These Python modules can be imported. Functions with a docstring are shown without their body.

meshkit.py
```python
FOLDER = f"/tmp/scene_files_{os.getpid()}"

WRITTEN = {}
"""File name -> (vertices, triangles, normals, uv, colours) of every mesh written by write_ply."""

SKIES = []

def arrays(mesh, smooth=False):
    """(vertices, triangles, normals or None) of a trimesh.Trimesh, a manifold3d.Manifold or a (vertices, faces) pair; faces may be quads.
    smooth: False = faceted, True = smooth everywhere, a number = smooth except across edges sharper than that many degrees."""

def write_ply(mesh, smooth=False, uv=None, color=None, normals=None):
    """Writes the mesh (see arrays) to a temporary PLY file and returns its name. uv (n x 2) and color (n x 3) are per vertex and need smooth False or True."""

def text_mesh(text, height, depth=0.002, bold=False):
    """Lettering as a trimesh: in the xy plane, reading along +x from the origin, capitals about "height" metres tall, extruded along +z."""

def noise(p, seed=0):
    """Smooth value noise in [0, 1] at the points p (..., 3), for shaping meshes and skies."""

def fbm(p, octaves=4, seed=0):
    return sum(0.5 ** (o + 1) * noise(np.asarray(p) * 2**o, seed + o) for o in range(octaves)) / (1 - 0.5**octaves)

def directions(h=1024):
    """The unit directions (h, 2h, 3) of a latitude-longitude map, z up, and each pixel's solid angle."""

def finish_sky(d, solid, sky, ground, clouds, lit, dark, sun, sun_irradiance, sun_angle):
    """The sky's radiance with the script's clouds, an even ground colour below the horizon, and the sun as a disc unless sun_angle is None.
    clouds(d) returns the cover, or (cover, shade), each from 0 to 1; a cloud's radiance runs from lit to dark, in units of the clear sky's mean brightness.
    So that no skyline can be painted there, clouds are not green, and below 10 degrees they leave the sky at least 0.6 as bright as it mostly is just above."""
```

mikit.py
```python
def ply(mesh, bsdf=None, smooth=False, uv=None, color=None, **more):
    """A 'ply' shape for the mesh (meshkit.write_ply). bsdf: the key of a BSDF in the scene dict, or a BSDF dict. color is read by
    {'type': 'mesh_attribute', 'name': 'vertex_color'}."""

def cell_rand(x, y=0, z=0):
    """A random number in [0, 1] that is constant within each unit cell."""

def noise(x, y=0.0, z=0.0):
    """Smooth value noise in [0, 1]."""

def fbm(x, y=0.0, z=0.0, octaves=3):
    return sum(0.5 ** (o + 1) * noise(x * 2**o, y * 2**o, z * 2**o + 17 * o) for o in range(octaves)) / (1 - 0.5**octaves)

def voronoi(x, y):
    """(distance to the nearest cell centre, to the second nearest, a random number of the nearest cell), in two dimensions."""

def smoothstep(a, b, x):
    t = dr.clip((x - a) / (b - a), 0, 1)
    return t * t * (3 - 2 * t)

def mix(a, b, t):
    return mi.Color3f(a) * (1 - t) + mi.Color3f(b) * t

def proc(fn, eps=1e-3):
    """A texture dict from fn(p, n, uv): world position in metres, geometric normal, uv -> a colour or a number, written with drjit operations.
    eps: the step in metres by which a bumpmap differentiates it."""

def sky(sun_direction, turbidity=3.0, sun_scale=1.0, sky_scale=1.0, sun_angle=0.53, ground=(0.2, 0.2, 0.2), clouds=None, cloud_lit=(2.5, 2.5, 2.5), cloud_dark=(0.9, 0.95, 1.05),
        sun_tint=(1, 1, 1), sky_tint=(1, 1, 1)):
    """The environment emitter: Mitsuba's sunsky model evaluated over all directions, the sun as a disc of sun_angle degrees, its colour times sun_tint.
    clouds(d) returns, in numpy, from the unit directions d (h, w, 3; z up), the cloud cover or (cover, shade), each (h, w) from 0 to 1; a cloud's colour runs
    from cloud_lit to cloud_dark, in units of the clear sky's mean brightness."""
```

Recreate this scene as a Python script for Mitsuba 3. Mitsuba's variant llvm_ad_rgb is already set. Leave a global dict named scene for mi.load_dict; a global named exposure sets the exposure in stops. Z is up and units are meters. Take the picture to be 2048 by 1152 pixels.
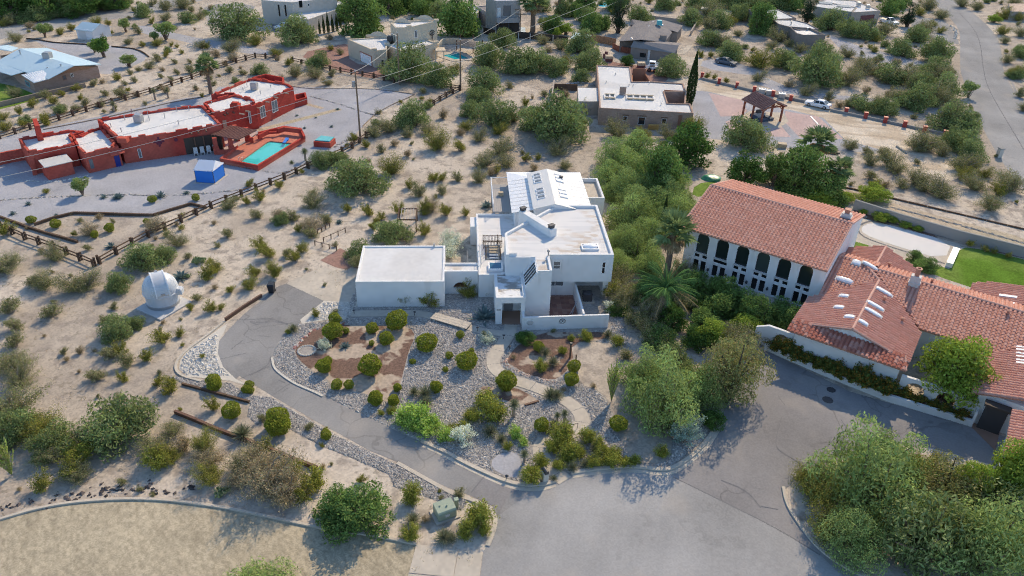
import math, random
import numpy as np, trimesh, shapely
from shapely.geometry import Polygon, LineString, Point
import drjit as dr
import mitsuba as mi
import mikit, meshkit
T4 = mi.ScalarTransform4f

# ---------------------------------------------------------------- camera, sun and sky, exposure
CAM_H, FOC = 47.0, 1545.0                       # height above the ground, focal length in photo pixels (2048 wide)
PITCH, ROLL = math.atan2(FOC, 2476.0), math.atan2(89, 2474.0)
_f = np.array([0, math.cos(PITCH), -math.sin(PITCH)]); _r = np.array([1.0, 0, 0]); _d = np.cross(_f, _r)
_ex = math.cos(ROLL) * _r - math.sin(ROLL) * _d
_ey = math.sin(ROLL) * _r + math.cos(ROLL) * _d
scene, labels = {}, {}
scene['camera'] = {'type': 'perspective', 'fov': 2 * math.degrees(math.atan(1024 / FOC)), 'fov_axis': 'x', 'near_clip': 0.5, 'far_clip': 3000.0,
                   'to_world': T4().look_at(origin=[0, 0, CAM_H], target=[float(_f[0]), float(_f[1]), CAM_H + float(_f[2])], up=[float(-v) for v in _ey])}
SUN_AZ, SUN_EL = math.radians(64.5), math.radians(37.0)
SUN = [math.cos(SUN_EL) * math.cos(SUN_AZ), math.cos(SUN_EL) * math.sin(SUN_AZ), math.sin(SUN_EL)]
scene['sky'] = mikit.sky(SUN, turbidity=3.0, sun_tint=(1.0, 0.985, 0.96), sky_scale=2.0, sun_scale=1.0)
exposure = 1.68

# ---------------------------------------------------------------- surveying: where a line of sight of the photo meets the ground or a level z
def ray(px, py):
    return (px - 1024) / FOC * _ex + (py - 576) / FOC * _ey + _f
def G(p, z=0.0):
    d = ray(*p); t = (z - CAM_H) / d[2]
    return np.array([t * d[0], t * d[1]])
def PX(p):
    q = np.asarray(p, float) - [0, 0, CAM_H]
    return 1024 + FOC * (q @ _ex) / (q @ _f), 576 + FOC * (q @ _ey) / (q @ _f)
TILE = dict(p=(0, 0, 1), A=(0, 0, 2.88), B=(680, 0, 2.88), C=(1348, 0, 2.88), D=(0, 380, 2.88), E=(680, 320, 2.88), F=(1348, 340, 2.88), G=(0, 752, 2.88), H=(680, 752, 2.88),
            I=(1348, 752, 2.88), J=(500, 560, 3.84), K=(960, 560, 3.84), L=(900, 300, 4.43), M=(0, 60, 5.76), N=(450, 0, 4.431), O=(1360, 440, 6.777), P=(700, 480, 8.23),
            Q=(1000, 490, 6.4), R=(0, 230, 8.23), S=(1040, 120, 5.689), T=(690, 0, 6.4), U=(270, 530, 10.47), V=(1460, 170, 9.31), W=(1660, 560, 3.389), X=(1880, 740, 3.84),
            Y=(380, 130, 5.485), Z=(900, 0, 5.689), a=(1160, 20, 7.877), b=(1400, 0, 5.12), c=(1780, 0, 5.761), d=(0, 0, 6.4))
def q(t, x, y):
    o = TILE[t]; return o[0] + x / o[2], o[1] + y / o[2]
def qs(t, *xy):
    return [q(t, *a) for a in xy]
class Fr:
    """A site grid: origin and direction on the ground."""
    def __init__(s, o, ang):
        s.o = np.array(o, float)[:2]; s.ang = math.radians(ang)
        s.a = np.array([math.cos(s.ang), math.sin(s.ang)]); s.b = np.array([-s.a[1], s.a[0]])
    def w(s, u, v, z=0.0):
        p = s.o + u * s.a + v * s.b; return np.array([p[0], p[1], z])
    def xf(s, m):
        m = m.copy(); v = np.array(m.vertices); p = s.o + v[:, :1] * s.a + v[:, 1:2] * s.b
        m.vertices = np.c_[p, v[:, 2]]; return m
    def loc(s, p, z=0.0):
        d = G(p, z) - s.o; return float(d @ s.a), float(d @ s.b)
    def vz(s, p, v):
        d = ray(*p); n = np.array([*s.b, 0]); t = (v + s.o @ s.b) / (d @ n); r = t * d
        return float((r[:2] - s.o) @ s.a), CAM_H + float(r[2])
    def uz(s, p, u):
        d = ray(*p); n = np.array([*s.a, 0]); t = (u + s.o @ s.a) / (d @ n); r = t * d
        return float((r[:2] - s.o) @ s.b), CAM_H + float(r[2])
class FrZ(Fr):
    """The same on a raised pad."""
    def __init__(s, o, ang, off):
        Fr.__init__(s, o, ang); s.off = off
    def w(s, u, v, z=0.0): return Fr.w(s, u, v, z + s.off)
    def xf(s, m):
        m = Fr.xf(s, m); m.apply_translation([0, 0, s.off]); return m
    def loc(s, p, z=0.0): return Fr.loc(s, p, z + s.off)
    def vz(s, p, v): a, b = Fr.vz(s, p, v); return a, b - s.off
WORLD = Fr((0, 0), 0)

# ---------------------------------------------------------------- entries and labels
_used = {}
def num(key):
    n = _used.get(key, 0); _used[key] = n + 1
    return key if n == 0 else f'{key}_{n:03d}'
def thing(key, label, cat, group=None):
    k = num(key); labels[k] = {'label': label, 'category': cat}
    if group: labels[k]['group'] = group
    return k
def add(key, mesh, mat, parent=None, smooth=False, label=None, kind=None, color=None, fr=None, **props):
    k = num(f'{parent}__{key}' if parent else key)
    if fr is not None: mesh = fr.xf(mesh)
    scene[k] = mikit.ply(mesh, 'bsdf_' + mat, smooth=smooth, color=color)
    if label or kind or props:
        labels.setdefault(k, {})
        if label: labels[k]['label'] = label
        if kind: labels[k]['kind'] = kind
        labels[k].update(props)
    return k
def struct(key, mesh, mat, **kw):
    return add(key, mesh, mat, kind='structure', **kw)

# ---------------------------------------------------------------- mesh tools
CUBE_V = np.array([[x, y, z] for z in (0, 1) for x, y in ((0, 0), (1, 0), (1, 1), (0, 1))], float)
CUBE_F = np.array([[0, 3, 2], [0, 2, 1], [4, 5, 6], [4, 6, 7], [0, 1, 5], [0, 5, 4], [1, 2, 6], [1, 6, 5], [2, 3, 7], [2, 7, 6], [3, 0, 4], [3, 4, 7]])
def tm(v, f): return trimesh.Trimesh(np.asarray(v, float), np.asarray(f, int), process=False)
def box(u0, u1, v0, v1, z0, z1):
    return tm(CUBE_V * [u1 - u0, v1 - v0, z1 - z0] + [u0, v0, z0], CUBE_F)
def rbox(c, size, ang=0.0, tilt=0.0):
    """Box centred in plan on c, standing on c[2]; ang in degrees about z."""
    m = box(-size[0] / 2, size[0] / 2, -size[1] / 2, size[1] / 2, 0, size[2])
    if tilt: m.apply_transform(trimesh.transformations.rotation_matrix(math.radians(tilt), [1, 0, 0]))
    m.apply_transform(trimesh.transformations.rotation_matrix(math.radians(ang), [0, 0, 1])); m.apply_translation(c); return m
def cat(*ms):
    l = []
    for m in ms: l += m if isinstance(m, list) else [m]
    return trimesh.util.concatenate(l) if len(l) > 1 else l[0]
def prism(poly, z0, z1):
    p = poly if isinstance(poly, Polygon) else Polygon(poly)
    m = trimesh.creation.extrude_polygon(p.buffer(0), z1 - z0, engine='earcut'); m.apply_translation([0, 0, z0]); return tm(m.vertices, m.faces)
def hull(pts):
    return trimesh.convex.convex_hull(np.asarray(pts, float))
def loft(a, b):
    """Solid between two point rings of the same length (convex outlines)."""
    return hull(list(a) + list(b))
def tube(pts, r, n=6, cap=True):
    p = np.asarray(pts, float); r = np.broadcast_to(np.asarray(r, float), (len(p),))
    t = np.gradient(p, axis=0); t /= np.linalg.norm(t, axis=1, keepdims=True) + 1e-12
    ref = np.where(np.abs(t[:, 2:]) < 0.9, [0, 0, 1.0], [1.0, 0, 0])
    a = np.cross(t, ref); a /= np.linalg.norm(a, axis=1, keepdims=True) + 1e-12; b = np.cross(t, a)
    an = np.arange(n) * 2 * np.pi / n
    v = (p[:, None] + r[:, None, None] * (np.cos(an)[None, :, None] * a[:, None] + np.sin(an)[None, :, None] * b[:, None])).reshape(-1, 3)
    i, j = np.meshgrid(np.arange(len(p) - 1), np.arange(n), indexing='ij')
    A, B, C, D = i * n + j, i * n + (j + 1) % n, (i + 1) * n + (j + 1) % n, (i + 1) * n + j
    f = np.concatenate([np.stack([A, C, B], -1).reshape(-1, 3), np.stack([A, D, C], -1).reshape(-1, 3)])
    if cap:
        k = len(v); v = np.vstack([v, p[:1], p[-1:]]); jj = np.arange(n)
        f = np.vstack([f, np.c_[np.full(n, k), jj, (jj + 1) % n], np.c_[np.full(n, k + 1), (len(p) - 1) * n + (jj + 1) % n, (len(p) - 1) * n + jj]])
    return tm(v, f)
def lathe(prof, n=32, c=(0, 0, 0)):
    m = trimesh.creation.revolve(np.asarray(prof, float), sections=n); m.apply_translation(c); return tm(m.vertices, m.faces)
def smooth_line(pts, it=2, closed=False):
    p = np.asarray(pts, float)
    for _ in range(it):
        a, b = (p, np.roll(p, -1, 0)) if closed else (p[:-1], p[1:])
        nq = np.stack([a * .75 + b * .25, a * .25 + b * .75], 1).reshape(-1, 2)
        p = nq if closed else np.vstack([p[:1], nq, p[-1:]])
    return p
def gpoly(pts, sm=1, z=0.0):
    w = np.array([G(p, z) for p in pts])
    return Polygon(smooth_line(w, sm, True) if sm else w).buffer(0)
def sheet_mesh(poly, z):
    ps = poly.geoms if hasattr(poly, 'geoms') else [poly]; out = []
    for g in ps:
        if g.area < .01: continue
        v, f = trimesh.creation.triangulate_polygon(g, engine='earcut')
        v = np.c_[v, np.full(len(v), z)]; n = np.cross(v[f[:, 1]] - v[f[:, 0]], v[f[:, 2]] - v[f[:, 0]])[:, 2]
        f = np.where(n[:, None] > 0, f, f[:, ::-1]); out.append(tm(v, f))
    return cat(out)
def strip(line, w):
    return LineString(line).buffer(w / 2, cap_style=2, join_style=2)
def curb(line, w, z0, z1):
    return prism(strip(line, w), z0, z1)
def wall_panel(fr, p0, p1, outline, holes, t):
    """A wall of thickness t whose outer face runs from p0 to p1 (u, v) with outline and holes in (along, z)."""
    poly = Polygon(outline, []).buffer(0)
    for h in holes: poly = poly.difference(Polygon(h).buffer(0))
    m = trimesh.creation.extrude_polygon(poly, t, engine='earcut'); v = np.array(m.vertices)
    d = np.array(p1, float) - p0; d /= np.linalg.norm(d); nrm = np.array([-d[1], d[0]])          # thickness goes to the left of p0->p1
    uv = np.array(p0) + v[:, :1] * d + v[:, 2:3] * nrm
    return fr.xf(tm(np.c_[uv, v[:, 1]], np.array(m.faces)[:, ::-1]))
def rect(a0, a1, z0, z1): return [(a0, z0), (a1, z0), (a1, z1), (a0, z1)]
def arch(a0, a1, z0, z1, n=12):
    r = (a1 - a0) / 2; c = (a0 + a1) / 2; zs = z1 - r
    return [(a0, z0), (a1, z0)] + [(c + r * math.cos(t), zs + r * math.sin(t)) for t in np.linspace(0, math.pi, n)]
def parapet(poly, h, drop, t, z0):
    """(walls with parapet, roof deck) of a flat-roofed block."""
    p = poly if isinstance(poly, Polygon) else Polygon(poly)
    inner = p.buffer(-t, join_style=2)
    return cat(prism(p, z0, h - drop - .012), prism(p.difference(inner), h - drop - .012, h)), sheet_mesh(inner, h - drop)
def flat_block(root, fr, poly, h, wall, roof, drop=.25, t=.22, z0=0.0, wn='wall', rn='roof'):
    a, b = parapet(poly, h, drop, t, z0)
    add(wn, a, wall, root, fr=fr); return add(rn, b, roof, root, fr=fr)

# ---------------------------------------------------------------- materials
def bs(name, d, two=True):
    scene['bsdf_' + name] = {'type': 'twosided', 'b': d} if two else d
    return name
def rgb(*c): return {'type': 'rgb', 'value': [float(x) for x in c]}
def plain(name, c, rough=None, metal=0.0):
    if rough is None: return bs(name, {'type': 'diffuse', 'reflectance': rgb(*c)})
    return bs(name, {'type': 'principled', 'base_color': rgb(*c), 'roughness': rough, 'metallic': metal, 'specular': 0.5})
def proc_d(name, fn):
    return bs(name, {'type': 'diffuse', 'reflectance': mikit.proc(fn)})
N, FB, SS, MX = mikit.noise, mikit.fbm, mikit.smoothstep, mikit.mix
def speckle(c, amp=.25, s1=.35, s2=6.0, tint=None, tamp=.0):
    def fn(p, n, uv):
        k = 1 + amp * (FB(p.x * s1, p.y * s1, p.z * s1) - .5) * 2 + amp * .7 * (N(p.x * s2, p.y * s2, p.z * s2) - .5) * 2
        col = mi.Color3f(*c) * k
        return MX(col, mi.Color3f(*(tint or c)) * k, tamp * SS(.45, .75, N(p.x * s1 * .5 + 31, p.y * s1 * .5))) if tint else col
    return fn
def sand_fn(p, n, uv):
    a = FB(p.x * .09, p.y * .09, 3.0, octaves=4); b = FB(p.x * .8, p.y * .8, 9.0); c = N(p.x * 7, p.y * 7); e = N(p.x * 2.6 + 40, p.y * 2.6)
    col = MX((.39, .34, .282), (.535, .475, .40), SS(.3, .7, a))
    col = MX(col, mi.Color3f(.315, .275, .235), .85 * SS(.50, .76, b))
    speck = SS(.70, .84, e) * SS(.45, .6, N(p.x * .5, p.y * .5 + 9))
    col = MX(col, mi.Color3f(.22, .19, .15), .5 * speck)
    return col * (.84 + .32 * c)
proc_d('sand', sand_fn)
def dirt_fn(p, n, uv):
    a = FB(p.x * .3, p.y * .3, 5.0); tr = N(p.x * .35 + p.y * .9 + 2.5 * N(p.x * .15, p.y * .15), p.y * .25 - p.x * .08)
    col = MX((.50, .42, .32), (.62, .55, .45), SS(.3, .7, a))
    return MX(col, mi.Color3f(.40, .33, .25), .6 * SS(.55, .75, tr)) * (.88 + .24 * N(p.x * 6, p.y * 6))
proc_d('bladed_dirt', dirt_fn)
def asphalt(c, st=.5, crack=.25, cell=.16):
    def fn(p, n, uv):
        a = FB(p.x * .16 + 5, p.y * .16, 1.0, octaves=4); g = N(p.x * 9, p.y * 9); s = N(p.x * .9 - p.y * .3, p.y * .12 + p.x * .04)
        d1, d2, _ = mikit.voronoi(p.x * cell + .35 * N(p.x * .9, p.y * .9), p.y * cell + .35 * N(p.x * .9 + 9, p.y * .9))
        stain = SS(.72, .86, N(p.x * .55 + 3, p.y * .55)) * SS(.4, .7, N(p.x * 2.2, p.y * 2.2))
        k = (.74 + .48 * a + .16 * (g - .5) + st * .2 * (s - .5)) * (1 - crack * (1 - SS(.01, .05, d2 - d1)) * SS(.35, .6, N(p.x * .12 + 7, p.y * .12))) * (1 - .10 * stain)
        return MX(mi.Color3f(*c) * k, mi.Color3f(.42, .38, .33), .3 * SS(.62, .85, FB(p.x * .3 + 40, p.y * .3)))
    return fn
proc_d('asphalt_pale', asphalt((.322, .321, .317), crack=.06, cell=.1))
proc_d('asphalt_dark', asphalt((.265, .258, .258), st=.2))
proc_d('asphalt_drive', asphalt((.275, .272, .268), crack=.2, cell=.22))
proc_d('gravel_grey', speckle((.365, .37, .395), .16, .3, 8.0))
def lot_fn(p, n, uv):
    k = 1 + .2 * (FB(p.x * .2, p.y * .2, 4.0) - .5) + .38 * (N(p.x * 4.2 + 2 * p.y, p.y * 3.1) - .5) + .34 * (N(p.x * 11, p.y * 11) - .5)
    return MX((.40, .35, .255), (.45, .375, .28), SS(.4, .7, N(p.x * .11, p.y * .11 + 3))) * k * (1 - .18 * SS(.55, .8, FB(p.x * .5 + p.y * .2, p.y * .22, 8.0)))
proc_d('gravel_tan', lot_fn)
proc_d('gravel_bed', speckle((.35, .33, .305), .3, .6, 6.0))
proc_d('concrete', speckle((.50, .455, .385), .12, .5, 4.0))
def mulch_fn(p, n, uv):
    a = FB(p.x * .42 + 11, p.y * .42, 1.0, octaves=4) + .12 * (N(p.x * 3, p.y * 3) - .5); k = .72 + .56 * N(p.x * 8, p.y * 8)
    return MX(mi.Color3f(.185, .125, .10) * k, mi.Color3f(.45, .375, .30) * (.8 + .3 * N(p.x * 5, p.y * 5)), SS(.50, .60, a))
proc_d('mulch', mulch_fn)
proc_d('red_gravel', speckle((.30, .19, .16), .22, .3, 6.0))
proc_d('pink_paver', speckle((.50, .385, .36), .10, .4, 3.0))
proc_d('lawn_green', speckle((.11, .20, .03), .30, .45, 6.0, (.17, .24, .06), .8))
def roof_fn(p, n, uv):
    band = N(p.x * .25, p.y * 2.2 - p.x * .17); st = SS(.45, .68, FB(p.x * .32 + 7, p.y * .32, 2.0, octaves=4)) * SS(.25, .6, N(p.x * 1.3, p.y * 3.0))
    col = MX((.70, .695, .68), (.60, .605, .61), SS(.5, .8, band) * .6)
    return MX(col, mi.Color3f(.50, .40, .29), .6 * st)
proc_d('roof_white', roof_fn)
proc_d('roof_white_clean', speckle((.66, .665, .66), .07, .5, 3.0, (.58, .575, .56), .7))
def entry_roof_fn(p, n, uv):
    st = SS(.46, .66, FB(p.x * .7 + 3, p.y * 1.7, 2.0, octaves=4))
    return MX((.74, .76, .77), (.28, .25, .21), .8 * st)
proc_d('roof_stained', entry_roof_fn)
def stucco_fn(p, n, uv):
    s = SS(.58, .85, N(p.x * 2.3 + p.y * 2.1, p.x - p.y, p.z * .22)) * SS(.35, .7, FB(p.x * .4, p.y * .4, p.z * .4))
    return MX((.76, .765, .76), (.60, .585, .55), .42 * s) * (.96 + .08 * N(p.x * 1.5, p.y * 1.5, p.z * 1.5))
proc_d('stucco_white', stucco_fn)
proc_d('adobe_red', speckle((.43, .072, .055), .2, .6, 4.0, (.49, .125, .09), .8))
proc_d('stucco_cream', speckle((.60, .52, .40), .05, .4, 3.0))
proc_d('stucco_tan', speckle((.42, .365, .315), .06, .4, 3.0))
def brick_fn(c1, c2, mortar):
    def fn(p, n, uv):
        s = p.x * .83 + p.y * .56
        row = dr.floor(p.z / .2); f = p.z / .2 - row; x = s / .4 + .5 * (row - 2 * dr.floor(row / 2)); fx = x - dr.floor(x)
        m = dr.maximum(SS(.86, .95, f), SS(.92, .97, fx))
        col = MX(c1, c2, mikit.cell_rand(x, row)) * (.9 + .2 * N(p.x * .6, p.y * .6, p.z))
        return MX(col, mi.Color3f(*mortar), .55 * m)
    return fn
proc_d('brick_tan', brick_fn((.37, .255, .20), (.43, .31, .25), (.42, .35, .30)))
proc_d('wood_weathered', speckle((.135, .095, .07), .3, .8, 6.0))
proc_d('shingle_grey', speckle((.255, .24, .235), .12, .8, 5.0))
plain('wood_red', (.26, .085, .05), .7)
plain('wood_brown', (.13, .07, .045), .7)
plain('wood_orange', (.36, .19, .10), .8)
plain('wood_tan', (.45, .36, .25), .8)
plain('metal_roof', (.42, .55, .61), .45, .1)
plain('metal_grey', (.38, .39, .40), .45, .6)
plain('metal_dark', (.05, .05, .055), .5)
plain('metal_white', (.66, .68, .70), .4)
plain('paint_white', (.80, .80, .79), .45)
plain('paint_offwhite', (.66, .64, .60), .6)
plain('roof_cool_grey', (.58, .585, .575), .6)
plain('dome_white', (.50, .525, .555), .4)
plain('glass_dark', (.012, .015, .018), .06)
plain('glass_blue', (.05, .16, .26), .08)
plain('glass_grey', (.14, .155, .17), .1)
plain('skylight_white', (.78, .80, .82), .15)
plain('door_blue', (.015, .03, .22), .5)
plain('fabric_blue', (.02, .17, .60), .7)
plain('fabric_white', (.74, .75, .80), .6)
plain('pool_deck_red', (.47, .155, .10), .8)
plain('brown_dark', (.06, .045, .035), .8)
plain('roof_brown', (.20, .125, .11), .7)
plain('terra_plain', (.42, .20, .14), .7)
plain('block_grey', (.30, .30, .29))
plain('plastic_black', (.02, .022, .026), .45)
plain('rubber', (.02, .02, .02), .8)
plain('car_white', (.80, .81, .82), .15)
plain('car_grey', (.10, .12, .15), .2)
plain('utility_green', (.27, .33, .25), .5)
plain('yellow_paint', (.62, .48, .06), .5)
plain('red_paint', (.36, .05, .04), .6)
plain('cover_grey', (.50, .50, .49), .7)
plain('cover_blue', (.36, .46, .54), .7)
plain('teal', (.10, .42, .45), .6)
plain('tile_floor', (.30, .19, .14), .6)
plain('crack_dark', (.075, .073, .073))
plain('stone_pale', (.56, .53, .47))
bs('pool_turquoise', {'type': 'principled', 'base_color': rgb(.06, .50, .47), 'roughness': .08, 'specular': .5})
bs('pool_teal', {'type': 'principled', 'base_color': rgb(.02, .34, .38), 'roughness': .08, 'specular': .5})
bs('tinted', {'type': 'diffuse', 'reflectance': {'type': 'mesh_attribute', 'name': 'vertex_color'}})
bs('leaf', {'type': 'principledthin', 'base_color': {'type': 'mesh_attribute', 'name': 'vertex_color'}, 'roughness': .95, 'diff_trans': .5, 'spec_trans': 0.0, 'eta': 1.08}, two=False)
# ================================================================ the setting: ground, roads, paving, beds
rng = np.random.default_rng(7)
def ground_mesh():
    m = sheet_mesh(shapely.box(-700, -150, 700, 1100), 0.0)
    return m
struct('ground', ground_mesh(), 'sand')
ZL = .006
def sheet(key, pts, lv, mat, sm=1, **kw):
    poly = gpoly(pts, sm)
    return struct(key, sheet_mesh(poly, ZL * lv), mat, **kw), poly
# the red house's grey gravel yard
YARD = [(-60, 282)] + qs('A', (0, 795), (250, 735), (600, 665), (1000, 575), (1210, 545), (1260, 500)) + [(560, 172)] + qs('N', (600, 770), (1420, 790), (1690, 838), (1340, 1010), (1220, 1120)) \
    + [(690, 292), (630, 322), (560, 355), (487, 388)] + qs('D', (1190, 100), (1100, 80), (880, 150), (400, 130), (200, 205), (0, 150)) + [(-60, 415)]
sheet('gravel_yard', YARD, 1, 'gravel_grey', sm=0)
struct('garden_path', sheet_mesh(strip([G(p) for p in qs('A', (1480, 752), (1700, 695), (1960, 628))], 1.3), ZL * 2), 'gravel_tan')
struct('garden_path', sheet_mesh(strip([G(p) for p in qs('A', (1730, 590), (1860, 625))], 1.0), ZL * 3), 'gravel_tan')
sheet('patio', qs('Y', (0, 870), (180, 800), (520, 760), (660, 640), (760, 780), (640, 800), (520, 890), (440, 990), (250, 930), (60, 960)), 3, 'pink_paver', sm=0)
# far road and drives at the upper left
sheet('road', [(-80, 70), (0, 57), (94, 43), (170, 25), (265, 13), (320, 4), (380, -22), (470, -22), (400, 2), (290, 29), (230, 38), (155, 49), (80, 61), (0, 79), (-80, 95)], 1, 'asphalt_pale', sm=0)
sheet('driveway', qs('A', (740, 150), (860, 148), (1060, 205), (1300, 245), (1540, 290), (1600, 310), (1500, 318), (1250, 285), (1000, 225), (800, 190)), 2, 'gravel_grey')
sheet('driveway', qs('A', (1170, 25), (1480, 20), (1440, 90), (1300, 115), (1230, 145), (1180, 110)), 2, 'asphalt_pale')
sheet('gravel_yard', qs('A', (180, 225), (440, 262), (520, 236), (660, 270), (780, 285), (862, 335), (740, 395), (590, 440), (540, 380), (270, 270)), 1, 'gravel_grey')
sheet('lawn', qs('A', (-40, 470), (100, 500), (240, 560), (120, 600), (-40, 640)), 1, 'lawn_green')
sheet('parking_court', qs('A', (1560, 130), (1680, 130), (1700, 200), (1620, 220), (1570, 190)), 1, 'asphalt_dark')
sheet('driveway', qs('N', (620, 480), (1050, 385), (1100, 400), (1100, 560), (1450, 600), (1420, 680), (1330, 695), (1230, 685), (900, 590)), 2, 'red_gravel')
# the right-hand road and the drives there
RL = [(1850, -24)] + qs('c', (465, 0), (560, 90), (650, 170), (740, 260), (795, 350), (810, 480), (805, 820), (850, 930), (920, 1150)) + [(1969, 264), (2001, 319), (2048, 385), (2110, 450)]
RR = [(2190, 420)] + qs('C', (2070, 680), (2016, 590), (1960, 500), (1890, 330)) + qs('c', (1470, 1150), (1380, 960), (1310, 850), (1280, 560), (1220, 410), (1130, 300), (1020, 200), (900, 110), (770, 0)) + [(1895, -24)]
sheet('road', RL + RR, 1, 'asphalt_pale', sm=1)
def tar(pts, w, lv, root='road', key='tar_seam'):
    add(key, sheet_mesh(strip(smooth_line([G(p) for p in pts], 2), w), ZL * lv), 'crack_grey', root)
plain('crack_grey', (.19, .19, .195))
tar(qs('c', (800, 150), (960, 320), (1040, 480), (1075, 800), (1110, 960), (1200, 1150)) + [(2048, 300)], .16, 2)
sheet('driveway', qs('C', (870, 190), (1000, 245), (1200, 300), (1420, 345), (1440, 385), (1250, 372), (1050, 330), (965, 292)), 1, 'gravel_grey')
sheet('driveway', qs('C', (1380, 100), (1560, 110), (1640, 235), (1640, 262), (1500, 215), (1400, 180), (1360, 150)), 1, 'asphalt_pale')
sheet('concrete_pad', qs('C', (865, 245), (962, 288), (850, 290)), 2, 'concrete', sm=0)
sheet('driveway', qs('C', (10, 322), (172, 335), (150, 385), (-10, 360)), 2, 'concrete', sm=0)
sheet('driveway', qs('C', (172, 340), (330, 350), (560, 430), (480, 440), (140, 390)), 1, 'gravel_grey')
sheet('dirt_track', qs('C', (480, 425), (700, 520), (900, 545), (1100, 560), (1300, 590), (1640, 640), (1640, 680), (1250, 610), (1000, 575), (700, 560), (440, 470)), 1, 'gravel_grey')
# yard of the brick house
sheet('dirt_yard', qs('C', (140, 470), (400, 515), (900, 635), (1540, 785), (1660, 940), (1620, 1060), (1480, 1000), (1250, 960), (1180, 885), (980, 800), (700, 660), (390, 580), (150, 520)), 1, 'bladed_dirt')
sheet('paving', qs('C', (100, 520), (200, 528), (390, 580), (700, 640), (860, 680), (985, 805), (1180, 860), (1240, 890), (860, 862), (640, 852), (140, 790), (110, 640)), 2, 'gravel_grey', sm=0)
for pp in (((200, 535), (390, 575), (420, 640), (370, 668), (268, 672)), ((295, 700), (380, 682), (480, 740), (620, 728), (672, 790), (335, 780)), ((640, 705), (640, 640), (830, 672), (975, 802), (725, 794))):
    sheet('paving', qs('C', *pp), 3, 'pink_paver', sm=0)
sheet('paving', qs('C', (370, 675), (440, 640), (630, 650), (660, 700), (610, 735), (520, 745)), 4, 'concrete', sm=0)
sheet('dirt_yard', qs('S', (950, 0), (1260, 60), (1500, 60), (1700, 200), (1640, 260), (1480, 240), (1260, 150), (940, 50)), 1, 'red_gravel')
sheet('dirt_track', qs('F', (880, 60), (1020, 125), (1250, 190), (1640, 295), (2060, 400), (2060, 455), (1600, 335), (1240, 235), (1000, 160), (900, 130)), 1, 'gravel_tan')
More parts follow.
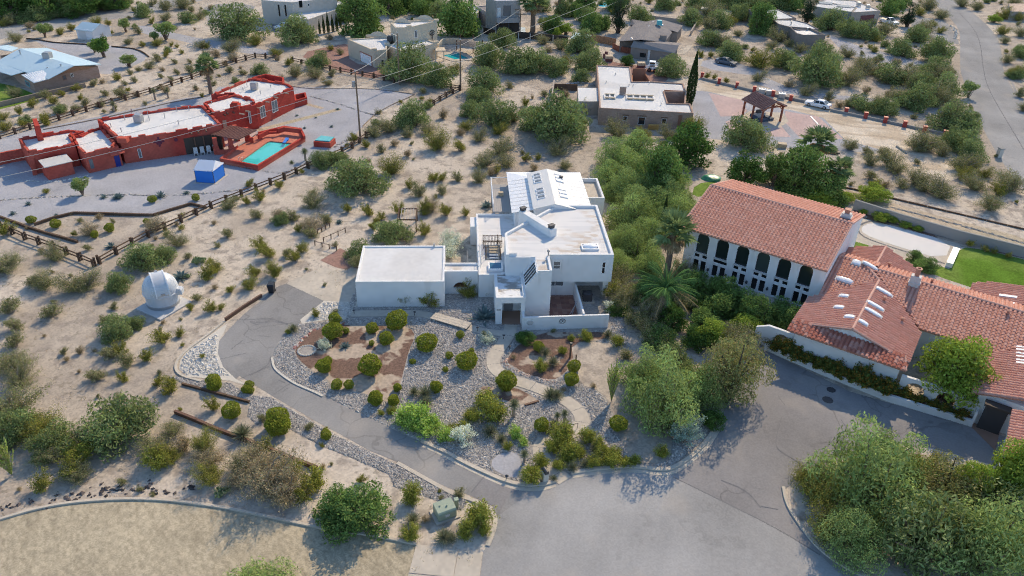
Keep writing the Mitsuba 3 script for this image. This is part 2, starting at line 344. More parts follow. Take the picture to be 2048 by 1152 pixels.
# the villa's lawns and pool terrace
sheet('lawn', qs('F', (1640, 440), (1800, 462), (2080, 530), (2080, 720), (1780, 700), (1480, 600), (1400, 540), (1590, 566)), 1, 'lawn_green')
sheet('lawn', qs('F', (985, 395), (1120, 432), (1120, 450), (960, 450)), 1, 'lawn_green', sm=0)
sheet('lawn', qs('F', (120, 80), (260, 60), (240, 140), (100, 160)), 1, 'lawn_green')
sheet('terrace', qs('F', (1030, 262), (1640, 425), (1585, 570), (1200, 455), (1000, 400), (980, 330)), 2, 'concrete', sm=0)
plain('plaster_pale', (.56, .555, .545), .8)
sheet('pool_cover', qs('F', (1075, 330), (1130, 305), (1220, 310), (1600, 415), (1560, 520), (1250, 430), (1090, 370)), 4, 'plaster_pale', sm=1)
tar(qs('F', (1050, 330), (1120, 292), (1230, 298), (1615, 404)), .3, 6, 'terrace', 'joint')
tar(qs('F', (1050, 330), (1080, 385), (1250, 445), (1560, 540)), .25, 6, 'terrace', 'joint')
sheet('planting_bed', qs('F', (1040, 195), (1640, 370), (2060, 470), (2060, 520), (1640, 425), (1030, 262)), 1, 'mulch', sm=0)
# street: cul-de-sac, villa forecourt, lot of tan gravel, slab
sheet('cul_de_sac', [(957, 1175), (966, 1105), (986, 1068), (994, 1034), (1020, 985), (1080, 972), (1112, 964), (1148, 950), (1240, 938), (1328, 942), (1346, 954), (1556, 1057), (1640, 1110), (1800, 1260), (940, 1290)], 1, 'asphalt_pale', sm=0)
sheet('forecourt', [(1346, 954), (1326, 942), (1352, 930), (1395, 895), (1425, 860), (1440, 835), (1470, 770), (1500, 700), (1530, 700), (1700, 783), (1943, 853), (2048, 885), (2160, 960), (2160, 1290), (1800, 1260), (1640, 1110), (1556, 1057)], 1, 'asphalt_dark', sm=0)
tar([(1346, 954), (1450, 1005), (1556, 1058), (1640, 1110)], .12, 2, 'cul_de_sac', 'joint')
LOT = qs('G', (-120, 870), (0, 832), (200, 772), (420, 732), (700, 713), (900, 717), (1060, 732), (1320, 768), (1900, 892), (2016, 908)) + qs('H', (140, 915), (440, 974))
sheet('gravel_lot', LOT + [(815, 1155), (800, 1290), (-120, 1290)], 1, 'gravel_tan', sm=0)
SLAB = [(833, 1089), (965, 1107), (955, 1180), (935, 1290), (780, 1290), (812, 1165)]
# two poured slabs and a joint between them
def lerp(p, r, t): return (p[0] * (1 - t) + r[0] * t, p[1] * (1 - t) + r[1] * t)
for a, b in ((0, .63), (.64, 1)):
    struct('concrete_slab', prism(gpoly([lerp(SLAB[0], SLAB[1], a), lerp(SLAB[0], SLAB[1], b), lerp((818, 1146), (958, 1160), b), lerp((818, 1146), (958, 1160), a)], 0), 0, .05), 'concrete')
    struct('concrete_slab', prism(gpoly([lerp((817, 1148), (957.8, 1162), a), lerp((817, 1148), (957.8, 1162), b), lerp((780, 1290), (935, 1290), b), lerp((780, 1290), (935, 1290), a)], 0), 0, .05), 'concrete')
# garden ground: everything between drive, street and house is a rock bed; sand, mulch and walks lie in it
DL = qs('D', (1590, 560), (1500, 640), (1400, 720), (1320, 800), (1262, 870), (1255, 940), (1285, 1020), (1360, 1090)) + qs('G', (1380, 0), (1560, 110), (1800, 250)) + qs('H', (0, 335), (170, 430), (330, 495), (500, 590), (660, 660), (755, 690)) + [(985, 1012), (993, 1034)]
DR = [(1080, 972), (1010, 969), (968, 951)] + qs('H', (700, 510), (470, 385), (200, 260), (0, 165)) + qs('J', (500, 850), (350, 790), (260, 740), (180, 670), (165, 590), (215, 480), (380, 335)) + [(647.6, 602), (573, 567)]
GARDEN = [(1110, 966), (1010, 966)] + DR[2:-2] + [(690, 640), (700, 600), (720, 560), (890, 540), (958, 540), (1000, 560), (1230, 560), (1262, 700), (1320, 740), (1440, 800), (1438, 838), (1425, 860), (1395, 893), (1352, 927), (1328, 940), (1240, 936), (1148, 948)]
sheet('gravel_bed', GARDEN, 1, 'gravel_bed', sm=0)
sheet('driveway', DL + DR, 2, 'asphalt_drive', sm=0)
struct('driveway', sheet_mesh(gpoly([(942, 990), (970, 952), (1012, 969), (1080, 973), (1020, 986), (993, 1036), (985, 1012)], 0), ZL * 4), 'asphalt_dark')
for pts in (((1330, 750), (1500, 745), (1540, 735), (1600, 755), (1660, 770)), ((1330, 920), (1400, 865)), ((1270, 975), (1420, 940)), ((1380, 1090), (1540, 1020), (1560, 960)), ((1480, 840), (1560, 845)), ((1440, 760), (1490, 780))):
    tar(qs('D', *pts), .07, 5, 'driveway', 'crack')
for pts in (((180, 880), (300, 800), (345, 780)), ((270, 790), (220, 770)), ((290, 830), (250, 860)), ((0, 735), (150, 660)), ((0, 320), (120, 330), (180, 285)), ((120, 325), (220, 320), (290, 345))):
    tar(qs('J', *pts), .07, 5, 'driveway', 'crack')
tar(qs('H', (755, 672), (835, 575)), .12, 5, 'driveway', 'joint')
for pts in (((620, 240), (580, 380), (600, 430), (690, 480), (750, 520)), ((270, 600), (420, 660), (500, 760)), ((1150, 150), (1170, 200), (1240, 240)), ((990, 280), (1000, 310), (960, 250)), ((500, 750), (600, 770)), ((600, 120), (640, 170))):
    tar(qs('I', *pts), .05, 5, 'forecourt', 'crack')
sheet('concrete_apron', [(573, 567), (612, 548), (640, 535), (700, 545), (722, 520), (716, 600), (690, 604), (647.6, 602)], 3, 'concrete', sm=0)
sheet('flagstone_strip', [(648, 602), (692, 604), (716, 600), (714, 612), (704, 628), (690, 640), (655, 640), (604, 648), (600, 640)], 4, 'stone_pale', sm=0)
sheet('flagstone_strip', qs('D', (1262, 800), (1310, 770), (1290, 820), (1262, 870), (1255, 940), (1285, 1020), (1360, 1090), (1440, 1130), (1330, 1100), (1080, 1075), (1030, 1030), (1040, 980), (1075, 930)), 3, 'stone_pale', sm=0)
sheet('gravel_bed', qs('G', (930, -20), (960, 0), (1060, 10), (1330, 40), (1440, 110), (1560, 120), (1800, 262)) + qs('H', (0, 350), (330, 510), (660, 690), (740, 720), (700, 780), (560, 720), (310, 640), (280, 570)) + qs('G', (2016, 470), (1850, 405), (1690, 320), (1560, 250), (1480, 285), (1420, 230), (1440, 160), (1270, 110), (1060, 50)), 1, 'gravel_bed', sm=0)
sheet('mulch_bed', qs('J', (440, 400), (560, 370), (700, 345), (900, 350), (1050, 350), (1230, 365), (1270, 430), (1220, 540), (1180, 700), (1150, 820), (1120, 950), (1000, 920), (850, 860), (640, 830), (580, 750), (480, 700), (370, 610), (340, 530)), 3, 'mulch')
sheet('mulch_bed', qs('K', (270, 520), (300, 500), (480, 400), (680, 400), (1000, 400), (960, 460), (700, 480), (720, 640), (620, 740), (560, 770), (400, 740), (240, 660), (200, 620)), 3, 'mulch')
sheet('mulch_bed', qs('K', (120, 830), (260, 820), (420, 900), (440, 940), (340, 970), (120, 900), (20, 880), (0, 810)), 3, 'mulch')
sheet('sand_bed', qs('K', (700, 480), (1000, 480), (1180, 540), (1400, 800), (1480, 1000), (1480, 1300), (1400, 1420), (1180, 1400), (1060, 1200), (1020, 1000), (940, 860), (760, 800), (720, 640)), 4, 'sand')
sheet('concrete_pad', qs('H', (880, 470), (960, 435), (1040, 450), (1040, 590), (960, 580), (870, 530)), 3, 'gravel_grey')
plain('brick_floor', (.235, .125, .095), .8)
W1 = smooth_line([G(p) for p in [(702, 628), (760, 627), (840, 626), (868, 635)]], 2)
W1b = smooth_line([G(p) for p in [(937, 655), (965, 663), (1008, 668)]], 1)
W2 = smooth_line([G(p) for p in [(1022, 650), (1019, 668), (1002, 693), (986, 715), (987, 737), (1012, 756), (1060, 771), (1105, 788), (1140, 806), (1162, 828), (1166, 848), (1150, 864), (1112, 877), (1085, 886), (1078, 902), (1092, 925), (1112, 947), (1130, 962)]], 2)
for w, wd in ((W1, 1.15), (W1b, 1.0), (W2, 1.35)):
    struct('walkway', prism(strip(w, wd), 0, .05), 'concrete')
for i in range(6, len(W2) - 4, 5):                                    # control joints across the walk
    d = W2[i + 1] - W2[i - 1]; d /= np.linalg.norm(d); nn = np.array([-d[1], d[0]])
    add('joint', prism(LineString([W2[i] - nn * .67, W2[i] + nn * .67]).buffer(.02, cap_style=2), .02, .0545), 'crack_grey', 'walkway_002')
def kerb(pts, w=.28, h=.15, mat='concrete', sm=2, key='kerb'):
    struct(key, curb(smooth_line([G(p) for p in pts], sm), w, 0, h), mat)
kerb(qs('H', (470, 378), (620, 445), (700, 494), (850, 565), (950, 608), (1050, 632), (1180, 628), (1240, 606)), .35, .16)
kerb(qs('H', (1330, 562), (1500, 533), (1700, 522), (1860, 547), (1926, 531)) + qs('I', (100, 468), (200, 368), (262, 250)), .35, .16)
kerb(qs('H', (480, 400), (620, 465), (700, 514), (850, 585), (950, 628), (1050, 655), (1180, 650), (1240, 628)), .4, .03)
kerb(qs('H', (1340, 580), (1500, 553), (1700, 542), (1860, 570), (1940, 548)) + qs('I', (112, 480), (216, 380), (276, 260)), .4, .03)
kerb(qs('H', (330, 503), (500, 598), (660, 688), (755, 712), (850, 755), (890, 805), (896, 850), (872, 925), (850, 980)), .35, .10)
kerb(qs('J', (170, 600), (182, 680), (270, 752), (355, 805), (500, 865), (560, 895)), .22, .10, 'stone_pale')
kerb(qs('D', (1290, 762), (1180, 850), (1060, 935), (1005, 1010), (1030, 1070), (1160, 1105)), .25, .14)
kerb(qs('G', (-120, 866), (0, 828), (200, 768), (420, 728), (700, 709), (900, 713), (1060, 728), (1320, 764), (1620, 830), (1900, 888), (2016, 904)) + qs('H', (140, 911), (440, 970)), .22, .15)
kerb([(1566, 975), (1572, 1008), (1598, 1050), (1640, 1102), (1700, 1142), (1760, 1165)], .25, .15)
sheet('planting_bed', [(1566, 975), (1572, 1008), (1598, 1050), (1640, 1102), (1700, 1142), (1800, 1180), (2160, 1200), (2160, 990), (1990, 930), (1800, 880), (1650, 930)], 2, 'sand')
# ================================================================ the white house with its garage
WHF = Fr(G((715, 614)), 4.45)
wh = thing('white_house', 'white modern stucco house with flat roofs and a garage, beside the curved drive', 'house')
WS, RW = 'stucco_white', 'roof_white'
def whp(key, mesh, mat, **kw): return add(key, mesh, mat, wh, fr=WHF, **kw)
def wh_window(u0, u1, v, z0, z1, bars=(), glass='glass_dark'):
    f = whp('window', cat(box(u0 - .06, u1 + .06, v - .05, v + .02, z1, z1 + .06), box(u0 - .06, u1 + .06, v - .06, v + .02, z0 - .06, z0), box(u0 - .06, u0, v - .05, v + .02, z0, z1), box(u1, u1 + .06, v - .05, v + .02, z0, z1),
                          *[box(u0, u1, v - .04, v + .01, b - .03, b + .03) if d == 'h' else box(b - .03, b + .03, v - .04, v + .01, z0, z1) for d, b in bars]), 'paint_white')
    add('pane', box(u0, u1, v - .02, v + .01, z0, z1), glass, f, fr=WHF)
# garage
a, b = parapet([(0, 0), (9.5, 0), (9.5, 8.0), (0, 8.0)], 3.24, .14, .22, 0)
whp('garage_wall', a, WS); whp('garage_roof', b, 'roof_white_clean')
whp('garage_door', box(-.04, .02, 1.2, 6.6, .05, 2.4), 'paint_offwhite')
whp('wall_light', box(8.1, 8.3, 7.7, 7.9, 3.24, 3.6), 'metal_grey')
# link between garage and house with its half-round opening
add('link_wall', wall_panel(WHF, (9.5, 2.6), (13.2, 2.6), rect(0, 3.7, 0, 2.95), [[(.95, .75)] + [(1.75 + .8 * math.cos(t), .75 + .75 * math.sin(t)) for t in np.linspace(math.pi, 0, 12)]], .25), WS, wh)
whp('link_wall', cat(box(9.5, 13.2, 4.3, 4.5, 0, 2.95), box(9.5, 13.2, 2.86, 4.3, 0, .7)), WS)
whp('link_roof', box(9.52, 13.2, 2.86, 4.29, 2.55, 2.72), RW)
whp('link_floor', box(9.6, 13.2, 2.9, 4.28, .70, .74), 'terra_plain')
# lower storey
LOWER = [(13.25, 1.85), (16.0, 1.85), (16.0, 2.1), (24.15, 2.1), (24.15, 4.2), (27.3, 4.2), (27.3, 2.1), (27.9, 2.1), (27.9, 13.6), (22.9, 13.6), (18.2, 16.9), (13.25, 16.9)]
flat_block(wh, WHF, LOWER, 2.95, WS, RW, drop=.3, t=.22)
# upper storey, its front standing out over the yard
UPPER = [(16.2, 1.35), (28.0, 1.25), (28.05, 13.65), (22.95, 13.65), (16.3, 6.3)]
up = Polygon(UPPER); inner = up.buffer(-.28, join_style=2)
gap = shapely.box(18.9, .5, 20.7, 2.3)                                # the tower roof joins without a parapet
ring = up.difference(inner).difference(gap).difference(shapely.box(16.5, 1.0, 19.5, 1.62))
whp('wall', cat(prism(up, 2.33, 5.44), prism(ring, 5.44, 5.78)), WS)
whp('roof', sheet_mesh(inner.union(gap.intersection(up)), 5.47), RW)
wh_window(21.45, 22.14, 1.29, 4.05, 4.91, [('h', 4.47)], 'glass_grey')
whp('wall_niche', cat(box(21.2, 21.25, 1.2, 1.29, 3.3, 5.2), box(22.35, 22.4, 1.2, 1.29, 3.3, 5.2), box(21.2, 22.4, 1.2, 1.29, 5.2, 5.25)), WS)
wh_window(26.85, 27.13, 1.26, 3.45, 4.82, [('h', 4.15)])
wh_window(21.0, 22.75, 2.1, 1.35, 2.05, [('v', 21.85)], 'glass_grey')
# stair tower and its sloping glass
prof = Polygon([(18.1, 0), (20.87, 0), (20.87, 5.78), (20.62, 5.78), (20.62, 5.50), (19.36, 5.50), (18.1, 3.62)])
m = trimesh.creation.extrude_polygon(prof, 3.38, engine='earcut'); v = np.array(m.vertices)
whp('stair_tower', tm(np.c_[v[:, 0], 1.34 - v[:, 2], v[:, 1]], np.array(m.faces)), WS)
whp('stair_tower', box(19.36, 20.62, -2.045, -1.86, 5.5, 5.72), WS)
whp('tower_roof', box(19.4, 20.61, -1.85, 1.33, 5.485, 5.505), RW)
sl = np.array([1.26, 1.88]) / math.hypot(1.26, 1.88); nl = np.array([-sl[1], sl[0]])
def on_slope(s, v, h): return [18.1 + sl[0] * s + nl[0] * h, v, 3.62 + sl[1] * s + nl[1] * h]
def slope_slab(s0, s1, v0, v1, h0, h1): return hull([on_slope(s, v, h) for s in (s0, s1) for v in (v0, v1) for h in (h0, h1)])
sk = whp('sloping_window', cat(*[slope_slab(.1, 2.15, x - .035, x + .035, 0, .09) for x in (-1.9, -1.3, -.7, -.1, .5)], slope_slab(.04, .12, -1.93, .53, 0, .08), slope_slab(2.13, 2.2, -1.93, .53, 0, .08)), 'metal_white')
for x in (-1.865, -1.265, -.665, -.065): add('pane', slope_slab(.12, 2.13, x, x + .53, .01, .04), 'glass_dark', sk, fr=WHF)
whp('vent_pipe', cat(tube([[20.75, 1.05, 5.6], [20.75, 1.05, 6.35]], .07), lathe([(0, .28), (.16, .2), (.16, 0), (0, 0)], 12, (20.75, 1.05, 6.3))), 'metal_grey')
# entry porch
add('entry_wall', wall_panel(WHF, (14.95, -3.49), (18.05, -3.49), rect(0, 3.1, 0, 3.35), [rect(.68, 2.66, -.1, 2.64)], .3), WS, wh)
whp('entry_wall', cat(box(14.95, 15.25, -3.19, 1.3, 0, 3.28), box(17.82, 18.09, -3.19, 1.3, 0, 3.42), box(15.25, 17.82, -1.0, -.8, 0, 3.0), box(15.25, 15.6, -3.19, -1.0, 0, 2.9)), WS)
whp('entry_roof', box(15.25, 17.82, -3.19, 1.3, 2.98, 3.08), 'roof_stained')
whp('entry_floor', box(15.6, 17.82, -3.6, -1.0, 0, .06), 'tile_floor')
d = whp('front_door', box(15.95, 16.95, -1.06, -1.0, .06, 2.2), 'metal_grey'); add('handle', box(16.8, 16.86, -1.12, -1.06, 1.0, 1.2), 'metal_dark', d, fr=WHF)
whp('wall_lamp', box(17.5, 17.66, -1.2, -1.0, 1.7, 2.05), 'metal_dark')
whp('number_plate', box(15.05, 15.5, -3.53, -3.49, 1.75, 1.9), 'metal_grey')
# deck on the lower roof: blue rooflight, sunk stair with railings
rl = whp('rooflight', cat(box(14.4, 16.0, 2.95, 3.1, 2.66, 3.0), box(14.4, 16.0, 4.3, 4.45, 2.66, 3.0), box(14.4, 14.55, 3.1, 4.3, 2.66, 3.0), box(15.85, 16.0, 3.1, 4.3, 2.66, 3.0)), 'paint_white')
add('pane', hull([[14.55, 3.1, 2.85], [15.85, 3.1, 2.85], [14.55, 4.3, 3.05], [15.85, 4.3, 3.05], [14.55, 3.1, 2.8], [15.85, 4.3, 2.8]]), 'glass_blue', rl, fr=WHF)
whp('stair_landing', box(14.1, 16.0, 5.6, 9.0, 2.66, 2.71), 'glass_grey')
for k in range(5): whp('stair_step', box(14.6, 15.6, 5.75 + .42 * k, 6.12 + .42 * k, 2.72 + .14 * k, 2.80 + .14 * k), 'wood_tan' if k > 1 else 'fabric_grey_blue')
plain('fabric_grey_blue', (.30, .37, .45), .7)
for vv in (8.1, 9.4):
    rr = whp('railing', cat(box(13.9, 16.15, vv, vv + .06, 3.72, 3.8), box(13.9, 16.15, vv, vv + .05, 2.9, 2.95), *[box(x, x + .08, vv, vv + .08, 2.66, 3.9) for x in (13.9, 15.6)]), 'wood_weathered')
    for x in np.arange(14.05, 16.1, .17): add('baluster', box(x, x + .05, vv + .005, vv + .045, 2.95, 3.72), 'wood_weathered', rr, fr=WHF)
for uu in (14.2, 15.85):
    whp('handrail', tube([[uu, 5.6, 3.5], [uu, 8.1, 3.75]], .035), 'wood_weathered')
    for vv in (5.7, 6.5, 7.3): whp('railing_post', box(uu - .04, uu + .04, vv, vv + .08, 2.66, 3.6), 'wood_weathered')
whp('side_railing', cat(tube([[13.55, 4.0, 3.75], [13.55, 7.4, 3.75]], .03), tube([[13.55, 4.0, 3.4], [13.55, 7.4, 3.4]], .03), *[box(13.51, 13.59, x, x + .07, 2.66, 3.78) for x in (4.0, 5.1, 6.2, 7.3)]), 'metal_white')
# slanting flue housing across the diagonal edge
fl = np.array([3.15, -4.8]) / math.hypot(3.15, 4.8); fn_ = np.array([-fl[1], fl[0]])
def flue(s0, s1, w0, w1, z0, z1): return prism([np.array([18.55, 11.0]) + fl * s + fn_ * w for s, w in ((s0, w0), (s1, w0), (s1, w1), (s0, w1))], z0, z1)
whp('flue_housing', flue(0, 6.0, -.45, .45, 2.7, 6.45), WS)
for s in (.25, 5.55): whp('chimney_cap', cat(flue(s - .22, s + .22, -.3, .3, 6.45, 6.75), flue(s - .28, s + .28, -.36, .36, 6.75, 6.85)), 'metal_dark')
# rooflight dome on the upper roof
su, sv = WHF.loc((1180, 494), 5.6)
d = whp('rooflight', cat(box(su - .95, su + .95, sv - .6, sv - .5, 5.47, 5.72), box(su - .95, su + .95, sv + .5, sv + .6, 5.47, 5.72), box(su - .95, su - .85, sv - .5, sv + .5, 5.47, 5.72), box(su + .85, su + .95, sv - .5, sv + .5, 5.47, 5.72)), 'paint_white')
sp = trimesh.creation.icosphere(3); sp.apply_scale([.86, .52, .28]); sp.apply_translation([su, sv, 5.66]); add('dome', sp, 'skylight_white', d, smooth=True, fr=WHF)
# rear wing: pale metal skirt roof, grey gable with rooflights
whp('rear_wall', box(17.95, 27.25, 13.7, 25.4, 0, 4.62), WS)
gu = (20.1, 22.75, 25.35); gv0, gv1 = 12.9, 23.6
Z0, Z1, ZE, ZR = 4.7, 5.12, 5.55, 6.25
def quad(pts, th=.06):
    p = np.array(pts, float); return hull(np.vstack([p, p - [0, 0, th]]))
whp('skirt_roof', cat(quad([(17.55, 13.6, Z0), (20.25, 13.6, Z1), (20.25, 23.5, Z1), (17.55, 26.0, Z0)]), quad([(27.65, 13.7, Z0), (27.65, 26.0, Z0), (25.2, 23.5, Z1), (25.2, 13.7, Z1)]), quad([(17.55, 26.0, Z0), (20.25, 23.5, Z1), (25.2, 23.5, Z1), (27.65, 26.0, Z0)])), 'metal_white')
for y in np.arange(14.4, 23.4, 1.05):
    t1 = min(1, (26.0 - y) / 2.5)
    whp('seam', cat(hull([(17.56, y, Z0 + .005), (20.2, y, Z1 + .0), (17.56, y + .09, Z0 + .005), (20.2, y + .09, Z1), (17.56, y, Z0 + .022), (20.2, y, Z1 + .022), (17.56, y + .09, Z0 + .022), (20.2, y + .09, Z1 + .022)]),
                    hull([(27.64, y, Z0 + .005), (25.2, y, Z1), (27.64, y + .09, Z0 + .005), (25.2, y + .09, Z1), (27.64, y, Z0 + .022), (25.2, y, Z1 + .022), (27.64, y + .09, Z0 + .022), (25.2, y + .09, Z1 + .022)])), 'roof_white_clean')
gp = [(gu[0], 4.7), (gu[2], 4.7), (gu[2], ZE), (gu[1], ZR), (gu[0], ZE)]
m = trimesh.creation.extrude_polygon(Polygon([(gu[0] + .15, 4.6), (gu[2] - .15, 4.6), (gu[2] - .15, ZE - .06), (gu[1], ZR - .1), (gu[0] + .15, ZE - .06)]), gv1 - gv0 - .3, engine='earcut'); v = np.array(m.vertices)
whp('gable_wall', tm(np.c_[v[:, 0], gv1 - .15 - v[:, 2], v[:, 1]], np.array(m.faces)), WS)
g = whp('gable_roof', cat(quad([(gu[0], gv0, ZE), (gu[1], gv0, ZR), (gu[1], gv1, ZR), (gu[0], gv1, ZE)]), quad([(gu[2], gv0, ZE), (gu[2], gv1, ZE), (gu[1], gv1, ZR), (gu[1], gv0, ZR)])), 'roof_cool_grey')
def on_gable(s, x, h):
    t = abs(x) / 2.65; return [gu[1] + x, s, ZR - (ZR - ZE) * t + h]
for side in (-1, 1):
    for base in (21.9, 20.9, 19.9, 17.4, 16.3, 15.2) if side < 0 else (22.3, 21.2, 20.1, 17.6, 16.5, 15.4):
        x0, x1 = side * .95, side * 1.95
        r = add('rooflight', hull([on_gable(s, x, h) for s in (base, base + .72) for x in (x0, x1) for h in (-.02, .12)]), 'paint_white', g, fr=WHF)
        add('pane', hull([on_gable(s, x, h) for s in (base + .1, base + .62) for x in (x0 + .1 * side, x1 - .1 * side) for h in (.1, .145)]), 'skylight_white' if side > 0 else 'glass_grey', r, fr=WHF)
add('roof_vent', lathe([(0, .35), (.22, .33), (.3, .2), (.22, .15), (.2, 0), (0, 0)], 14, (gu[1] + 1.7, 21.4, 5.85)), 'metal_dark', g, fr=WHF)
# side decks
whp('side_deck', cat(box(15.4, 17.95, 16.92, 25.2, 3.05, 3.2), *[box(15.5, 15.7, y, y + .2, 0, 3.05) for y in (17.2, 21, 24.8)]), 'wood_grey')
plain('wood_grey', (.33, .32, .31), .8)
for k in range(10): add('deck_board', box(15.42 + .25 * k, 15.64 + .25 * k, 16.93, 25.19, 3.2, 3.225), 'wood_grey', wh + '__side_deck', fr=WHF)
gr = whp('deck_railing', cat(*[box(15.4, 15.46, y, y + .06, 3.2, 4.25) for y in np.arange(16.95, 25.2, 1.36)], box(15.38, 15.48, 16.95, 25.2, 4.25, 4.31), box(15.4, 17.9, 25.14, 25.2, 4.25, 4.31)), 'metal_white')
bs('clear_glass', {'type': 'thindielectric'}, two=False)
add('glass_panel', tm([[15.43, 16.95, 3.25], [15.43, 25.15, 3.25], [15.43, 25.15, 4.25], [15.43, 16.95, 4.25]], [[0, 1, 2], [0, 2, 3]]), 'clear_glass', gr, fr=WHF)
add('glass_panel', tm([[15.46, 25.17, 3.25], [17.9, 25.17, 3.25], [17.9, 25.17, 4.25], [15.46, 25.17, 4.25]], [[0, 1, 2], [0, 2, 3]]), 'clear_glass', gr, fr=WHF)
whp('deck_planter', box(16.3, 16.95, 21.4, 21.9, 3.23, 3.75), 'wood_tan')
a, b = parapet([(27.26, 20.0), (30.2, 20.0), (30.2, 26.4), (27.26, 26.4)], 3.7, .5, .25, 0); whp('terrace_wall', a, 'stucco_white'); whp('terrace_floor', b, 'concrete')
whp('side_wall', box(12.5, 13.24, 14.0, 16.6, 0, 2.6), WS)
# screens, courtyard walls, brick floor
sf = thing('wood_screen', 'grey slatted wood screen standing between the garage and the house', 'screen')
for k in range(14): add('slat', box(12.1, 12.14, 5.0 + .3 * k, 5.24 + .3 * k, 0, 1.9), 'wood_grey', sf, fr=WHF)
for k in range(7): add('slat', box(12.16 + .15 * k, 12.28 + .15 * k, 5.6, 5.64, 0, 1.9), 'wood_grey', sf, fr=WHF)
cw = thing('courtyard_wall', 'low white stucco wall with two round plaques in front of the house entry', 'wall')
LW0, LW1 = np.array([17.72, -4.72]), np.array([26.95, -4.3]); ld = (LW1 - LW0) / np.linalg.norm(LW1 - LW0); ln = np.array([-ld[1], ld[0]])
add('front', prism([LW0, LW1, LW1 + ln * .22, LW0 + ln * .22], 0, 1.62), WS, cw, fr=WHF)
add('side', cat(box(17.72, 17.94, -4.49, -3.2, 0, 1.62), box(17.72, 17.94, -3.2, -3.0, 0, 1.9)), WS, cw, fr=WHF)
add('inner', prism([(24.0, 2.08), (24.2, 2.08), (24.35, -4.2), (24.15, -4.2)], 0, 1.75), WS, cw, fr=WHF)
def plaque(s, z, r, mat):
    m = lathe([(0, .05), (r * .8, .05), (r, .03), (r, 0), (0, 0)], 28); m.apply_transform(trimesh.transformations.rotation_matrix(math.pi / 2, [1, 0, 0]))
    c = LW0 + ld * s; m.apply_transform(trimesh.transformations.rotation_matrix(math.atan2(ld[1], ld[0]), [0, 0, 1])); m.apply_translation([*c, z]); return m
p = plaque(.8, .95, .36, 'metal_grey'); p.apply_scale([1, 1, .8]); p.apply_translation([0, 0, .2]); add('oval_plaque', p, 'cover_grey', cw, fr=WHF)
em = add('round_emblem', plaque(4.25, 1.02, .33, 'metal_dark'), 'metal_dark', cw, fr=WHF)
c0 = LW0 + ld * 4.25
def onwall(x, z, o): r = c0 + ld * x - ln * o; return [r[0], r[1], 1.02 + z]
add('white_disc', cat(*[hull([onwall(math.cos(t + k) * r, math.sin(t + k) * r, o) for t in (0, .5) for r in (.14, .27) for o in (.05, .065)]) for k in np.arange(0, 6.2, .52)]), 'plaster_pale', em, fr=WHF)
add('white_wing', cat(hull([onwall(x, z, o) for x, z in ((-.2, .1), (0, -.14), (0, -.03)) for o in (.066, .09)]), hull([onwall(x, z, o) for x, z in ((.2, .1), (0, -.14), (0, -.03)) for o in (.066, .09)])), 'paint_white', em, fr=WHF)
struct('patio_floor', WHF.xf(box(20.9, 24.0, -4.4, 2.1, .0, .05)), 'red_gravel')
r_ = random.Random(4); bt = [plain(f'brick_{k}', c, .85) for k, c in enumerate(((.25, .13, .10), (.21, .10, .08), (.30, .17, .13)))]
for i in range(12):
    for j in range(6): add('paver', WHF.xf(rbox((21.15 + .5 * j, -4.1 + .51 * i, .05), (.47, .48, .012 + .008 * r_.random()))), r_.choice(bt), 'patio_floor')
ac = thing('air_conditioner', 'grey air conditioning unit behind the courtyard wall, under the overhang', 'air conditioner')
au, av = WHF.loc((1174, 600))
add('pad', box(au - .75, au + .75, av - .75, av + .75, 0, .1), 'concrete', ac, fr=WHF); add('case', box(au - .5, au + .5, av - .5, av + .5, .1, 1.0), 'metal_dark', ac, fr=WHF)
add('fan_guard', lathe([(0, .1), (.38, .08), (.45, 0), (0, 0)], 20, (au, av, 1.0)), 'metal_dark', ac, fr=WHF)
ld2 = thing('step_ladder', 'grey step ladder leaning on the patio wall of the white house', 'ladder')
for s in (-.2, .2): add('rail', tube([[23.0 + s, -2.6, .06], [23.85, -1.3 + s, 1.3]], .04), 'metal_grey', ld2, fr=WHF)
for k in range(4): add('rung', tube([np.array([22.8, -2.6, .06]) * (1 - t) + np.array([23.85, -1.5, 1.3]) * t for t in [(k + .7) / 4.5]] + [np.array([23.2, -2.6, .06]) * (1 - t) + np.array([23.85, -1.1, 1.3]) * t for t in [(k + .7) / 4.5]], .03), 'metal_grey', ld2, fr=WHF)
# footbridge on the garden walk
fb = thing('footbridge', 'small pale plank footbridge on the garden walk in front of the house', 'bridge')
A0, A1 = G((866, 635)), G((938, 656)); bd = (A1 - A0); L_ = np.linalg.norm(bd); bd /= L_; bn = np.array([-bd[1], bd[0]])
for k in range(3):
    o = A0 + bn * (-.62 + .42 * k); add('plank', prism([o, o + bd * L_, o + bd * L_ + bn * .39, o + bn * .39], .22, .3), 'concrete', fb)
for s in (.1, .9): o = A0 + bd * L_ * s; add('support', prism([o - bn * .6 - bd * .15, o - bn * .6 + bd * .15, o + bn * .6 + bd * .15, o + bn * .6 - bd * .15], 0, .22), 'stone_pale', fb)
